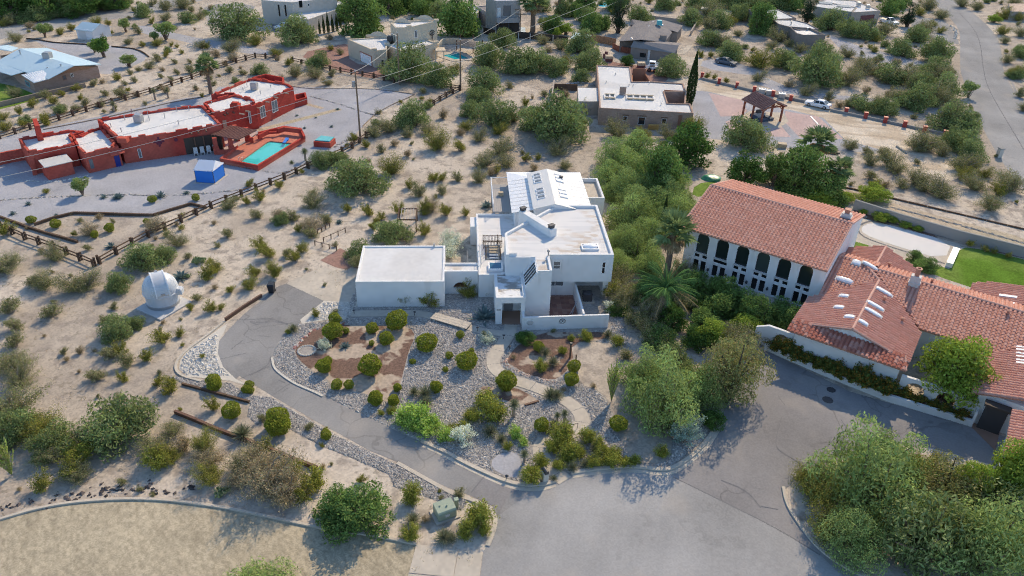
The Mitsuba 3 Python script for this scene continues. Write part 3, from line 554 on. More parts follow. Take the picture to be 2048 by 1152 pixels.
# ================================================================ the tile-roofed villa
VG, PAD = Fr(G((1367, 535)), -33.2), .7                             # the villa stands on a pad above the forecourt
VF = FrZ(G((1367, 535)) + G((1700, 600), PAD) - G((1700, 600)), -33.2, PAD)
vl = thing('villa', 'white villa with terracotta tile roofs and tall arched windows', 'house')
def vlp(key, mesh, mat, **kw): return add(key, mesh, mat, vl, fr=VF, **kw)
trng = np.random.default_rng(11)
def tile_facet(root, poly, plane, fr, w=.41, c=.43, key='roof_tile', base=(.56, .295, .225), pale=(.62, .375, .30), slab=None):
    """Barrel tiles in stepped courses on the roof plane z = z0 + gu*u + gv*v inside the plan polygon."""
    z0, gu, gv = plane; g = math.hypot(gu, gv); s = np.array([gu, gv]) / g; e = np.array([s[1], -s[0]])
    P_ = Polygon(poly).buffer(0); ab = np.array([[p @ e, p @ s] for p in np.array(P_.exterior.coords)])
    a0, b0, a1, b1 = ab[:, 0].min(), ab[:, 1].min(), ab[:, 0].max(), ab[:, 1].max()
    na, nb = int(round((a1 - a0) / w)), int(round((b1 - b0) / c)); w, c = (a1 - a0) / max(na, 1), (b1 - b0) / max(nb, 1)
    prep = shapely.prepared.prep(P_.buffer(.05)); V, Fc, C = [], [], []; hh = np.array([0, .11, .15, .11, 0, 0])
    tt = np.array([0, .14, .40, .66, .80, 1.0])
    for j in range(nb):
        for i in range(na):
            m = e * (a0 + (i + .5) * w) + s * (b0 + (j + .5) * c)
            if not prep.contains(Point(m)): continue
            k = len(V) * 18; jig = trng.normal(0, .008, 2); A_ = a0 + i * w + w * tt + jig[0]; lo, hi = b0 + j * c - .04 + jig[1], b0 + (j + 1) * c
            rows = []
            for b_, dz, hs in ((hi, .0, 1), (lo, .05, 1), (lo, -.015, .35)):
                uv = np.outer(A_, e) + b_ * s; z = z0 + gu * uv[:, 0] + gv * uv[:, 1] + hh * hs + dz; rows.append(np.c_[uv, z])
            V.append(np.vstack(rows)); col = np.array(base) * trng.uniform(.93, 1.07)
            if trng.random() < .35: col = col * .5 + np.array(pale) * .5 * trng.uniform(.9, 1.1)
            C.append(np.tile(col, (18, 1)))
            for x in range(5):
                for r0 in (0, 6): Fc += [[k + r0 + x, k + r0 + 6 + x, k + r0 + 7 + x], [k + r0 + x, k + r0 + 7 + x, k + r0 + 1 + x]]
    v = np.vstack(V); pts = np.array(P_.exterior.coords)[:-1]; zz = z0 + pts @ [gu, gv]
    f = np.array(Fc); n = np.cross(v[f[:, 1]] - v[f[:, 0]], v[f[:, 2]] - v[f[:, 0]])
    r = add('roof', hull(np.vstack([np.c_[pts, zz + .005], np.c_[pts, zz - .12]])) if P_.convex_hull.area - P_.area < .05 else roof_slab(P_, plane), 'terra_plain', root, fr=fr)
    add(key, tm(v, f), 'tinted', r, color=np.vstack(C), kind='stuff', fr=fr)
    return r
def roof_slab(P_, plane, th=.12):
    m = prism(P_, 0, 1); v = np.array(m.vertices); z = plane[0] + v[:, 0] * plane[1] + v[:, 1] * plane[2]; v[:, 2] = z + np.where(v[:, 2] > .5, .005, -th); return tm(v, m.faces)
def ridge(root, pts, fr, r=.13, mat='terra_ridge', key='ridge_cap'):
    return add(key, tube(pts, r, 8), mat, root, fr=fr)
plain('terra_ridge', (.56, .32, .25), .8)
K = .27
def pl(u0, v0, z0, gu, gv): return (z0 - gu * u0 - gv * v0, gu, gv)
# two-storey wing
EZ, RV, BV = 5.45, 7.8, 16.1; RZ = EZ + (RV + .5) * K
ra = tile_facet(vl, [(-.75, -.55), (16.1, -.55), (16.1, RV), (-.75, RV)], pl(0, -.5, EZ, 0, K), VF)
tile_facet(vl, [(-.75, RV), (16.1, RV), (16.1, BV), (-.75, BV)], pl(0, RV, RZ, 0, -K), VF)
ridge(vl, [(-.78, RV, RZ + .06), (16.13, RV, RZ + .06)], VF)
vcen, r_ = 0, random.Random(3)
for uu in (-.72, 16.07):
    for a_, b_ in (((uu, -.55, EZ), (uu, RV, RZ)), ((uu, RV, RZ), (uu, BV, EZ))): ridge(vl, [np.array(a_) + [0, 0, .05], np.array(b_) + [0, 0, .05]], VF, .09, key='verge_tile')
def vo(x, y): return VF.vz(q('O', x, y), 0.0)
holes, panes = [], []
w1, w6 = [vo(207, 432), vo(362, 475), vo(330, 205)], [vo(1577, 852), vo(1752, 905), vo(1715, 622)]
for k in range(6):
    t = k / 5; u0 = w1[0][0] * (1 - t) + w6[0][0] * t; u1 = w1[1][0] * (1 - t) + w6[1][0] * t
    zb = (w1[0][1] + w6[0][1]) / 2; zt = (w1[2][1] + w6[2][1]) / 2 + .15
    panes.append((u0, u1, zb, zt, True))
    holes.append(arch(u0, u1, zb, zt)); c = (u0 + u1) / 2
    zs0 = vo(190, 550)[1]; zs1 = vo(190, 497)[1]
    if k == 1: trans = [(c - .85, c + .85)]
    else: trans = [(c - .8, c - .13), (c + .13, c + .8)]
    for a_, b_ in trans: holes.append(rect(a_, b_, 1.92, 2.42)); panes.append((a_, b_, 1.92, 2.42, False))
    for a_, b_ in ((c - .8, c - .1), (c + .1, c + .8)): holes.append(rect(a_, b_, .12, 1.66)); panes.append((a_, b_, .12, 1.66, False))
add('wall', wall_panel(VF, (0, 0), (16.0, 0), [(0, -PAD), (16, -PAD), (16, EZ - .05), (0, EZ - .05)], holes, .3), 'stucco_white', vl)
for u0, u1, z0, z1, arc in panes:
    if arc:
        o = Polygon(arch(u0, u1, z0, z1)); fm = trimesh.creation.extrude_polygon(o.difference(o.buffer(-.07)), .08, engine='earcut'); v = np.array(fm.vertices)
        wn = vlp('arched_window', tm(np.c_[v[:, 0], .22 - v[:, 2], v[:, 1]], fm.faces), 'metal_dark')
        gm = trimesh.creation.extrude_polygon(o.buffer(-.03), .02, engine='earcut'); v = np.array(gm.vertices)
        add('pane', tm(np.c_[v[:, 0], .21 - v[:, 2], v[:, 1]], gm.faces), ('glass_villa', 'glass_villa_pale')[len(labels) % 2 if False else int(u0 * 7) % 2], wn, fr=VF); vlp('window_sill', box(u0 - .08, u1 + .08, -.1, .2, z0 - .12, z0), 'cover_grey')
    else:
        wn = vlp('window' if z0 > 1 else 'glass_door', cat(box(u0, u1, .12, .2, z1 - .06, z1), box(u0, u1, .12, .2, z0, z0 + .06), box(u0, u0 + .06, .12, .2, z0, z1), box(u1 - .06, u1, .12, .2, z0, z1)), 'paint_white')
        add('pane', box(u0 + .05, u1 - .05, .15, .18, z0 + .05, z1 - .05), 'glass_dark', wn, fr=VF)
bs('glass_villa_pale', {'type': 'principled', 'base_color': rgb(.045, .06, .058), 'roughness': .04, 'specular': .9})
bs('glass_villa', {'type': 'principled', 'base_color': rgb(.018, .026, .026), 'roughness': .05, 'specular': .7})
for x, y in ((382, 672), (620, 748), (905, 840), (1185, 930)):
    lu, lz = vo(x, y); vlp('wall_lantern', hull([(lu + a_, b_, lz + z_) for a_, b_, z_ in ((-.12, -.05, .15), (.12, -.05, .15), (-.12, -.3, .15), (.12, -.3, .15), (0, -.17, .32), (-.07, -.1, -.15), (.07, -.1, -.15), (.07, -.24, -.15), (-.07, -.24, -.15))]), 'metal_dark')
g_ = Polygon([(0, 0), (15.3, 0), (15.3, EZ - .05), (RV, RZ - .2), (0, EZ - .2)])
for uu in (0, 15.7):
    m = trimesh.creation.extrude_polygon(Polygon([(.3, -PAD), (15.6, -PAD), (15.6, EZ - .1), (RV, RZ - .18), (.3, EZ - .1)]), .3, engine='earcut'); v = np.array(m.vertices)
    vlp('wall', tm(np.c_[uu + v[:, 2], v[:, 0], v[:, 1]], m.faces), 'stucco_white')
vlp('wall', box(.3, 15.7, 15.3, 15.6, -PAD, EZ - .1), 'stucco_white')
cu, cv = VF.loc(q('F', 992, 268), RZ - .1)
vlp('chimney', cat(box(cu - .5, cu + .5, cv - .4, cv + .4, RZ - 1.1, RZ + .35), box(cu - .62, cu + .62, cv - .52, cv + .52, RZ - .1, RZ + .02)), 'cover_grey'); vlp('chimney_pot', cat(box(cu - .25, cu + .25, cv - .25, cv + .25, RZ + .35, RZ + .75), box(cu - .33, cu + .33, cv - .33, cv + .33, RZ + .75, RZ + .85)), 'terra_plain')
# single-storey wings
RB = 4.8
tile_facet(vl, [(16.02, 5.1), (18.7, 5.1), (20.85, 3.05), (16.02, -1.75)], pl(0, 5.0, RB, 0, K), VF)
tile_facet(vl, [(18.75, 4.95), (20.87, 3.05), (20.87, -8.3), (26.45, -8.3), (26.45, -2.2), (19.6, 4.75)], pl(20.85, 0, 4.3, -K, 0), VF)
tile_facet(vl, [(20.83, 3.05), (20.83, -8.3), (15.25, -8.3), (15.25, -2.5)], pl(20.85, 0, 4.3, K, 0), VF)
tile_facet(vl, [(15.25, -9.85), (26.45, -9.85), (25.9, -8.1), (15.8, -8.1)], pl(0, -9.85, 2.78, 0, .32), VF, base=(.42, .17, .125))
tile_facet(vl, [(20.0, 4.85), (39.5, 4.85), (32.95, -1.6), (26.2, -1.6)], pl(0, 4.9, 4.6, 0, K), VF)
tile_facet(vl, [(33.0, -1.7), (40.5, 4.8), (40.5, -9.3), (32.0, -9.3), (32.0, -1.7)], pl(33.0, -1.7, 2.85, K, 0), VF, base=(.55, .295, .23))
tile_facet(vl, [(16.02, 5.1), (20.2, 5.1), (20.2, 6.9), (16.02, 6.9)], pl(0, 5.1, RB, 0, -K), VF)
tile_facet(vl, [(20.2, 4.95), (39.5, 4.95), (39.5, 7.9), (20.2, 7.9)], pl(0, 4.9, 4.6, 0, -K), VF)
tile_facet(vl, [(19.75, 6.6), (19.75, 12.0), (15.4, 11.0), (15.7, 6.9)], pl(19.75, 0, 4.15, K, 0), VF)
tile_facet(vl, [(19.75, 6.6), (19.75, 12.0), (23.9, 10.6), (23.9, 7.9), (21.0, 6.7)], pl(19.75, 0, 4.15, -K, 0), VF)
tile_facet(vl, [(29.3, 7.9), (36.5, 7.9), (36.5, 13.0), (29.6, 12.2)], pl(29.6, 0, 2.9, .2, 0), VF)
tile_facet(vl, [(35.2, -17.5), (40.5, -17.5), (40.5, -10.6), (35.2, -10.6)], pl(35.2, 0, 3.1, K, 0), VF)
for pts in ([(16.05, 5.05, RB + .06), (18.7, 5.05, RB + .06)], [(18.7, 5.0, RB + .06), (20.85, 3.05, 4.36)], [(20.85, 3.1, 4.36), (20.85, -8.3, 4.36)], [(20.0, 4.9, 4.66), (39.5, 4.9, 4.66)], [(19.75, 6.6, 4.2), (19.75, 12.0, 4.2)]):
    ridge(vl, pts, VF)
for a_, b_ in (((20.85, -8.3, 4.33), (26.4, -8.3, 2.83)), ((20.85, -8.3, 4.33), (15.3, -8.3, 2.83)), ((25.9, -8.1, 3.3), (26.45, -9.85, 2.83))): ridge(vl, [a_, b_], VF, .1, key='verge_tile')
m = trimesh.creation.extrude_polygon(Polygon([(15.9, 2.7), (25.8, 2.7), (25.8, 2.85), (20.85, 4.15), (15.9, 2.85)]), .2, engine='earcut'); v = np.array(m.vertices)
vlp('gable', tm(np.c_[v[:, 0], -7.85 - v[:, 2] + .0, v[:, 1]], m.faces), 'stucco_white')
vlp('wall', cat(box(16.0, 25.9, -9.2, 4.0, -PAD, 2.72), box(25.9, 32.4, -1.2, 7.5, -PAD, 2.75), box(32.6, 40, -8.9, 7.5, -PAD, 2.75), box(16.1, 23.4, 4.0, 11.0, -PAD, 2.75), box(35.6, 40.5, -17.0, -11.0, -PAD, 2.95)), 'stucco_white')
for k in range(16): vlp('rafter_tail', box(15.7 + .68 * k, 15.82 + .68 * k, -9.8, -9.2, 2.6, 2.74), 'wood_brown')
def on_roof(pl_, u, v, h): return [u, v, pl_[0] + pl_[1] * u + pl_[2] * v + h]
def skylight(p, z, pl_, lu, lv, key='skylight'):
    u, v = VF.loc(q('F', *p), z)
    r = add(key, hull([on_roof(pl_, u + a_, v + b_, h) for a_ in (-lu, lu) for b_ in (-lv, lv) for h in (.0, .16)]), 'cover_grey', vl, fr=VF)
    sp = trimesh.creation.icosphere(2); vv = np.array(sp.vertices); vv = np.sign(vv) * np.abs(vv) ** .6
    add('dome', tm([on_roof(pl_, u + x * lu * .92, v + y * lv * .92, .15 + max(z_, 0) * .16) for x, y, z_ in vv], sp.faces), 'skylight_white', r, smooth=True, fr=VF)
PCr, PCl, PB1 = pl(20.85, 0, 4.3, -K, 0), pl(20.85, 0, 4.3, K, 0), pl(0, 5.0, RB, 0, K)
for p, z in (((1207, 710), 4.0), ((1155, 797), 3.9), ((1142, 835), 3.9)): skylight(p, z, PCr, .95, .32)
skylight((1087, 888), 4.1, PCr, .5, .32); skylight((1130, 562), 4.6, PCr, .95, .3)
for p in ((978, 720), (950, 787), (1005, 860)): skylight(p, 3.9, PCl, .5, .34)
skylight((1046, 549), 4.5, PB1, .5, .4); skylight((980, 638), 3.9, PB1, .95, .33)
PD = pl(33.0, -1.7, 2.85, K, 0)
for py in (655, 661, 667, 686, 692, 699, 706, 713, 719): 
    u, v = VF.loc((2044, py), 3.9); add('skylight', hull([on_roof(PD, u + a_, v + b_, h) for a_ in (-.35, .6) for b_ in (-.13, .13) for h in (.05, .17)]), 'skylight_white', vl, fr=VF)
for p in ((1925, 723), (1915, 760)): 
    u, v = VF.loc(q('F', *p), 3.8); vlp('skylight', hull([on_roof(pl(29.6, 0, 2.9, .2, 0), u + a_, v + b_, h) for a_ in (-.8, .8) for b_ in (-.2, .2) for h in (.05, .25)]), 'skylight_white')
for p, z, pp in (((1240, 548), 4.0, pl(19.75, 0, 4.15, -K, 0)), ((1208, 757), 3.9, PCr), ((1312, 877), 3.3, PCr), ((1905, 868), 3.6, pl(0, 4.9, 4.6, 0, K)), ((1485, 645), 4.4, pl(0, 4.9, 4.6, 0, -K))):
    u, v = VF.loc(q('F', *p), z); x = on_roof(pp, u, v, 0); vlp('roof_vent', cat(tube([x, np.array(x) + [0, 0, .42]], .12, 10), lathe([(0, .14), (.2, .06), (.2, 0), (0, 0)], 10, np.array(x) + [0, 0, .42])), 'terra_plain')
cu, cv = VF.loc(q('F', 1384, 690), 4.0); cu, cv = 24.1, 4.1
vlp('chimney', cat(box(cu - .5, cu + .5, cv - .35, cv + .35, 3.6, 5.6), box(cu - .58, cu + .58, cv - .43, cv + .43, 4.75, 4.85)), 'cover_grey'); vlp('chimney_pot', lathe([(0, 0), (.24, 0), (.24, .75), (.33, .8), (.33, .9), (.18, .9), (.18, .3)], 14, (cu, cv, 5.6)), 'terra_plain')
vlp('gate_canopy', box(33.2, 35.3, -10.2, -9.3, 2.3, 2.5), 'brown_dark'); vlp('gate', box(33.4, 35.2, -9.45, -9.35, -PAD, 2.3), 'metal_dark')
struct('terrace', prism([VF.w(*p)[:2] for p in ((-.6, -2.2), (16.5, -2.2), (16.5, 15.9), (-.6, 15.9))], 0, PAD), 'concrete')
struct('paving', sheet_mesh(Polygon([VG.w(*p)[:2] for p in ((33.2, -9.0), (35.4, -9.0), (35.4, -13.2), (33.2, -11.0))]), ZL * 4), 'tile_floor')
# freestanding arched walls and the long planter
gw = thing('arched_garden_wall', 'freestanding white wall with one arch at the left end of the long planter', 'wall')
add('arch', wall_panel(VG, (12.2, -10.0), (16.0, -10.0), [(0, 0), (3.8, 0), (3.8, 2.5), (1.2, 2.5), (0, 1.9)], [arch(2.0, 3.5, .0, 2.05)], .3), 'stucco_white', gw)
gw = thing('arched_garden_wall', 'white arched wall behind the round green tree along the planter', 'wall')
add('arch', wall_panel(VG, (26.4, -10.5), (33.9, -9.9), [(0, 0), (7.5, 0), (7.5, 2.4), (0, 2.5)], [arch(.55, 2.25, 0, 2.1), arch(3.3, 4.9, 0, 2.1)], .3), 'stucco_white', gw)
pt = thing('long_planter', 'long low white planter wall along the dark forecourt of the villa', 'planter')
add('wall', prism([(13.6, -10.7), (19.9, -11.4), (26, -11.75), (33.1, -10.95), (33.1, -10.7), (26, -11.45), (19.9, -11.1), (13.6, -10.4)], 0, .72), 'stucco_white', pt, fr=VG)
add('wall', prism([(33.0, -10.9), (33.2, -10.9), (33.2, -9.3), (33.0, -9.3)], 0, 1.7), 'stucco_white', pt, fr=VG)
add('soil', prism([(13.6, -10.4), (19.9, -11.1), (26, -11.45), (33.0, -10.7), (33.0, -9.95), (13.6, -9.9)], 0, .6), 'mulch', pt, fr=VG)
for p, r in ((q('I', 905, 80), .42), (q('I', 885, 138), .5)):
    gx = G(p); mh = thing('manhole_cover', 'round manhole cover in the dark forecourt, ' + ('the one nearer the planter' if r < .45 else 'the one farther from the planter'), 'manhole cover'); add('lid', lathe([(0, .03), (r * .8, .03), (r, .025), (r, 0), (0, 0)], 24, (*gx, ZL)), 'metal_dark', mh)
# terrace end wall and the block wall behind
tw = thing('pool_end_wall', 'low white wall at the end of the covered pool beside the lawn', 'wall')
a_, b_ = G(q('F', 1620, 470)), G(q('F', 1580, 560)); add('wall', curb([a_, b_], .75, 0, .6), 'paint_white', tw)
kb = thing('garden_wall', 'long grey block wall between the pool terrace and the dirt track', 'wall')
add('wall', curb([G(p) for p in qs('F', (1030, 225), (1300, 312), (1640, 410), (2080, 520))], .3, 0, 1.5), 'block_grey', kb)
# ================================================================ the other houses
def gp(px, z=0): return [tuple(G(p, z)) for p in px]
def px_block(root, px, h, wall, roof, drop=.25, t=.25, z0=0.0, wn='wall', rn='roof'):
    return flat_block(root, WORLD, Polygon(gp(px, h)).buffer(0), h, wall, roof, drop, t, z0, wn, rn)
class Face:
    """A wall line on the ground from px A to px B (bases); items are placed by where sight lines meet its plane."""
    def __init__(s, A, B, za=0.0, zb=0.0):
        a, b = G(A, za), G(B, zb); s.fr = Fr(a, math.degrees(math.atan2(*(b - a)[::-1]))); s.L = np.linalg.norm(b - a)
    def at(s, p): return s.fr.vz(p, 0.0)
    def rect(s, p, r):
        (u0, z0), (u1, z1) = s.at(p), s.at(r); return min(u0, u1), max(u0, u1), min(z0, z1), max(z0, z1)
    def window(s, root, p, r, frame='paint_white', glass='glass_dark', key='window', bars=0, out=.06):
        u0, u1, z0, z1 = s.rect(p, r); f = .07
        w = add(key, cat(box(u0 - f, u1 + f, -out, .02, z1, z1 + f), box(u0 - f, u1 + f, -out - .03, .02, z0 - f, z0), box(u0 - f, u0, -out, .02, z0, z1), box(u1, u1 + f, -out, .02, z0, z1), *[box(u0 + (u1 - u0) * k / (bars + 1) - .03, u0 + (u1 - u0) * k / (bars + 1) + .03, -out + .01, .01, z0, z1) for k in range(1, bars + 1)]), frame, root, fr=s.fr)
        add('pane', box(u0, u1, -out / 2, .01, z0, z1), glass, w, fr=s.fr); return w
    def slab(s, root, key, p, r, mat, o0=-.06, o1=.02, **kw):
        u0, u1, z0, z1 = s.rect(p, r); return add(key, box(u0, u1, o0, o1, z0, z1), mat, root, fr=s.fr, **kw)
hr = random.Random(21)
def cooler(root, p, z, s=1.0, mat='metal_grey', key='roof_cooler'):
    x, y = G(p, z); m = cat(box(x - .5 * s, x + .5 * s, y - .5 * s, y + .5 * s, z + .25, z + 1.05 * s), box(x - .42 * s, x + .42 * s, y - .42 * s, y + .42 * s, z + 1.05 * s, z + 1.15 * s), *[box(x + a - .05, x + a + .05, y + b - .05, y + b + .05, z, z + .25) for a in (-.4 * s, .4 * s) for b in (-.4 * s, .4 * s)])
    return add(key, m, mat, root)
def pipe(root, p, z, h=.5, r=.06, key='vent_pipe', mat='metal_grey'):
    x, y = G(p, z); return add(key, cat(tube([[x, y, z - .05], [x, y, z + h]], r, 8), tube([[x, y, z + h], [x, y, z + h + .12]], r * 1.7, 8)), mat, root)
# ---------------- the red adobe house
rd = thing('adobe_house', 'long red adobe house with pale flat roofs, wavy parapets and projecting beams', 'house')
RB_ = [('R', [(460, 622), (1235, 485), (1160, 330), (1385, 262), (1180, 245), (640, 335), (300, 385)], 3.3), ('R', [(1385, 640), (1950, 515), (1660, 190), (1420, 275), (1330, 330), (1180, 340), (1265, 520)], 3.0),
       ('A', [(690, 805), (1060, 755), (1275, 715), (1165, 605), (990, 622), (560, 688)], 3.75), ('A', [(1230, 655), (1475, 605), (1460, 570), (1345, 545), (1170, 592)], 4.0), ('A', [(1465, 612), (1690, 505), (1650, 480), (1445, 450), (1215, 545), (1345, 540)], 3.7)]
for t_, pts, h in RB_: px_block(rd, qs(t_, *pts), h, 'adobe_red', 'roof_white_clean', .28, .32)
bump = random.Random(5)
for t_, pts, h in RB_:                                                 # the wavy top of the parapets
    ring_ = Polygon(gp(qs(t_, *pts), h)).buffer(-.16); L_ = ring_.exterior.length; s = 0
    while s < L_ - .8:
        ln_ = bump.uniform(.9, 2.2); c = ring_.exterior.interpolate(s); e_ = ring_.exterior.interpolate(min(s + ln_, L_)); d_ = np.array([e_.x - c.x, e_.y - c.y]); l = np.linalg.norm(d_); hh_ = bump.uniform(.10, .34)
        if l > .6: add('parapet_crest', rbox(((c.x + e_.x) / 2, (c.y + e_.y) / 2, h - .03), (l * .92, .33, hh_), math.degrees(math.atan2(d_[1], d_[0]))), 'adobe_red', rd)
        s += ln_ + bump.uniform(.5, 1.6)
px_block(rd, qs('A', (1450, 445), (1530, 425), (1635, 445), (1635, 480), (1570, 470)), 1.6, 'adobe_red', 'gravel_grey', 1.5, .3, wn='patio_wall', rn='patio_floor')
px_block(rd, qs('A', (1690, 545), (1760, 530), (1768, 560), (1700, 580)), 1.3, 'adobe_red', 'gravel_grey', 1.2, .3, wn='patio_wall', rn='patio_floor')
add('yard_wall', prism(strip(gp(qs('R', (-300, 860), (0, 820), (200, 775), (440, 735))), .35), 0, 1.75), 'adobe_red', rd)
add('buttress', loft([(*p, 0) for p in gp(qs('R', (545, 1000), (620, 985), (600, 900), (530, 920)))], [(*p, 3.3) for p in gp(qs('R', (458, 625), (540, 610), (530, 590), (450, 600)), 3.3)]), 'adobe_red', rd)
add('chimney', loft([(*p, 0) for p in gp(qs('R', (590, 420), (720, 400), (700, 330), (580, 345)), 3)], [(*p, 5.4) for p in gp(qs('R', (575, 185), (655, 175), (600, 50), (530, 62)), 5.4)]), 'adobe_red', rd)
px_ = G(q('A', 1355, 600), 4.6); add('chimney', cat(box(px_[0] - .7, px_[0] + .7, px_[1] - .6, px_[1] + .6, 3.6, 4.7), box(px_[0] - .5, px_[0] + .5, px_[1] - .4, px_[1] + .4, 4.7, 4.95)), 'adobe_red', rd)
px_ = G(q('A', 705, 795), 4.2); add('chimney', box(px_[0] - .7, px_[0] + .7, px_[1] - .4, px_[1] + .5, 3.6, 4.3), 'adobe_red', rd)
cooler(rd, q('A', 803, 705), 3.5, 1.15); cooler(rd, q('A', 1467, 515), 3.45, 1.1)
for p in ((860, 690), (950, 680), (1030, 720), (700, 760), (640, 730), (720, 690), (1020, 640), (1090, 635), (760, 650)): pipe(rd, q('A', *p), 3.5, hr.uniform(.3, .8))
for p in ((1220, 600), (1400, 520), (1500, 540), (1560, 505), (1330, 530)): pipe(rd, q('A', *p), 3.6, .4)
x_, y_ = G(q('A', 1424, 500), 3.45); add('antenna', tube([[x_, y_, 3.4], [x_, y_, 5.2]], .04, 5), 'metal_grey', rd); x_, y_ = G(q('A', 860, 695), 3.5); add('antenna', tube([[x_, y_, 3.4], [x_, y_, 5.6]], .04, 5), 'metal_grey', rd)
f1 = Face(q('R', 1385, 640), q('R', 1950, 515), 3.0, 3.0); f1.window(rd, q('A', 508, 918), q('A', 545, 968), 'adobe_red', 'glass_grey'); f1.slab(rd, 'door', q('A', 655, 900), q('A', 702, 962), 'door_blue')
u0, u1, z0, z1 = f1.rect(q('A', 635, 880), q('A', 705, 893)); add('door_hood', hull([[u0 - .2, -.9, 2.25], [u1 + .2, -.9, 2.25], [u0 - .2, 0, 2.7], [u1 + .2, 0, 2.7], [u0 - .2, -.9, 2.15], [u1 + .2, -.9, 2.15], [u0 - .2, 0, 2.55], [u1 + .2, 0, 2.55]]), 'adobe_red', rd, fr=f1.fr)
f2 = Face(q('A', 690, 805), q('A', 1060, 755), 3.75, 3.75); f2.window(rd, q('A', 793, 860), q('A', 818, 905), 'paint_offwhite', 'glass_grey')
cx_, cz_ = f2.at(q('A', 915, 817))                                      # cross-shaped ornament and a star on the front
add('wall_cross', cat(box(cx_ - .75, cx_ + .75, -.06, 0, cz_ - .14, cz_ + .14), box(cx_ - .14, cx_ + .14, -.063, -.002, cz_ - .75, cz_ + .75), box(cx_ - .38, cx_ + .38, -.056, -.004, cz_ - .38, cz_ + .38)), 'ornament_dark', rd, fr=f2.fr)
plain('ornament_dark', (.13, .025, .05), .8)
cx_, cz_ = f2.at(q('A', 1013, 805)); add('wall_star', hull([[cx_ + r * math.cos(t), y, cz_ + r * math.sin(t)] for y in (-.06, 0) for r, t in zip([.3] * 6, np.arange(6) * 1.05)]), 'ornament_dark', rd, fr=f2.fr)
add('porch_recess', box(f2.L - .3, f2.L + 5.2, -.02, .03, .0, 2.6), 'brown_dark', rd, fr=f2.fr)  # flat dark panel on the wall, the porch shade put into its colour
pf = f2.fr
for k in range(4): add('porch_post', box(f2.L + 1.1 + 1.3 * k, f2.L + 1.28 + 1.3 * k, -.3, -.1, 0, 2.65), 'wood_brown', rd, fr=pf)
f3 = Face(q('A', 1465, 612), q('A', 1690, 505), 3.7, 3.7); 
f3.window(rd, q('A', 1495, 620), q('A', 1530, 668), 'paint_offwhite', 'glass_grey', bars=1); f3.window(rd, q('A', 1563, 588), q('A', 1600, 635), 'paint_offwhite', 'glass_grey', bars=1); f3.window(rd, q('A', 1430, 650), q('A', 1448, 705), 'paint_offwhite', 'glass_grey', key='door')
f4 = Face(q('A', 1230, 655), q('A', 1475, 605), 4.0, 4.0); f4.slab(rd, 'door', q('A', 1280, 695), q('A', 1310, 740), 'wood_tan', -.08)
for k, p in enumerate(((1385, 655), (1420, 640), (1480, 620), (1530, 585), (1580, 560), (1640, 535))):
    u, z = f3.at(q('A', *p)); add('roof_beam', tube([[u, .2, z], [u, -.7, z]], .13, 8), 'wood_tan', rd, fr=f3.fr)
for p in ((1305, 650), (1340, 645), (1290, 660)):
    u, z = f4.at(q('A', *p)); add('roof_beam', tube([[u, .2, z], [u, -.6, z]], .13, 8), 'wood_brown', rd, fr=f4.fr)
for p in ((1100, 765), (1140, 757), (1185, 750)):
    u, z = f2.at(q('A', *p)); add('roof_beam', tube([[u, .2, z], [u, -.6, z]], .12, 8), 'wood_brown', rd, fr=f2.fr)
# porch furniture
for k in range(4):
    c = f2.fr.w(f2.L + 1.0 + .95 * k, -.9)[:2]; t = thing('porch_chair', f'pale slatted porch chair under the red house porch, number {("one","two","three","four")[k]} from the blue door side', 'chair', 'porch chairs of the red house')
    labels[t]['label'] = ('leftmost', 'second from left', 'third from left', 'rightmost')[k] + ' pale slatted chair in the row under the red house porch'
    add('seat', rbox((*c, .4), (.6, .55, .06), math.degrees(f2.fr.ang)), 'plaster_pale', t); add('backrest', rbox((c[0] - .15, c[1] + .3, .42), (.6, .07, .75), math.degrees(f2.fr.ang)), 'plaster_pale', t)
    for s in (-.25, .25): add('leg', rbox((c[0] + s * f2.fr.a[0], c[1] + s * f2.fr.a[1] - .1, 0), (.06, .5, .4), math.degrees(f2.fr.ang)), 'plaster_pale', t)
tb = thing('patio_table', 'round pale table with chairs beside the pergola of the red house', 'table'); tc = G(q('A', 1205, 815))
add('top', lathe([(0, .75), (.65, .75), (.65, .7), (0, .7)], 18, (*tc, 0)), 'glass_grey', tb); add('stand', tube([[*tc, 0], [*tc, .7]], .07), 'metal_grey', tb)
for k in range(4):
    c = tc + 1.0 * np.array([math.cos(k * 1.57 + .4), math.sin(k * 1.57 + .4)]); t = thing('patio_chair', 'pale metal patio chair on the ' + ('right', 'far', 'left', 'near')[k] + ' side of the red house round table', 'chair', 'chairs round the patio table')
    add('seat', rbox((*c, .42), (.5, .5, .05), 25 + 90 * k), 'plaster_pale', t); cb = tc + 1.25 * np.array([math.cos(k * 1.57 + .4), math.sin(k * 1.57 + .4)]); add('backrest', rbox((*cb, .42), (.05, .5, .5), 23 + 90 * k), 'plaster_pale', t)
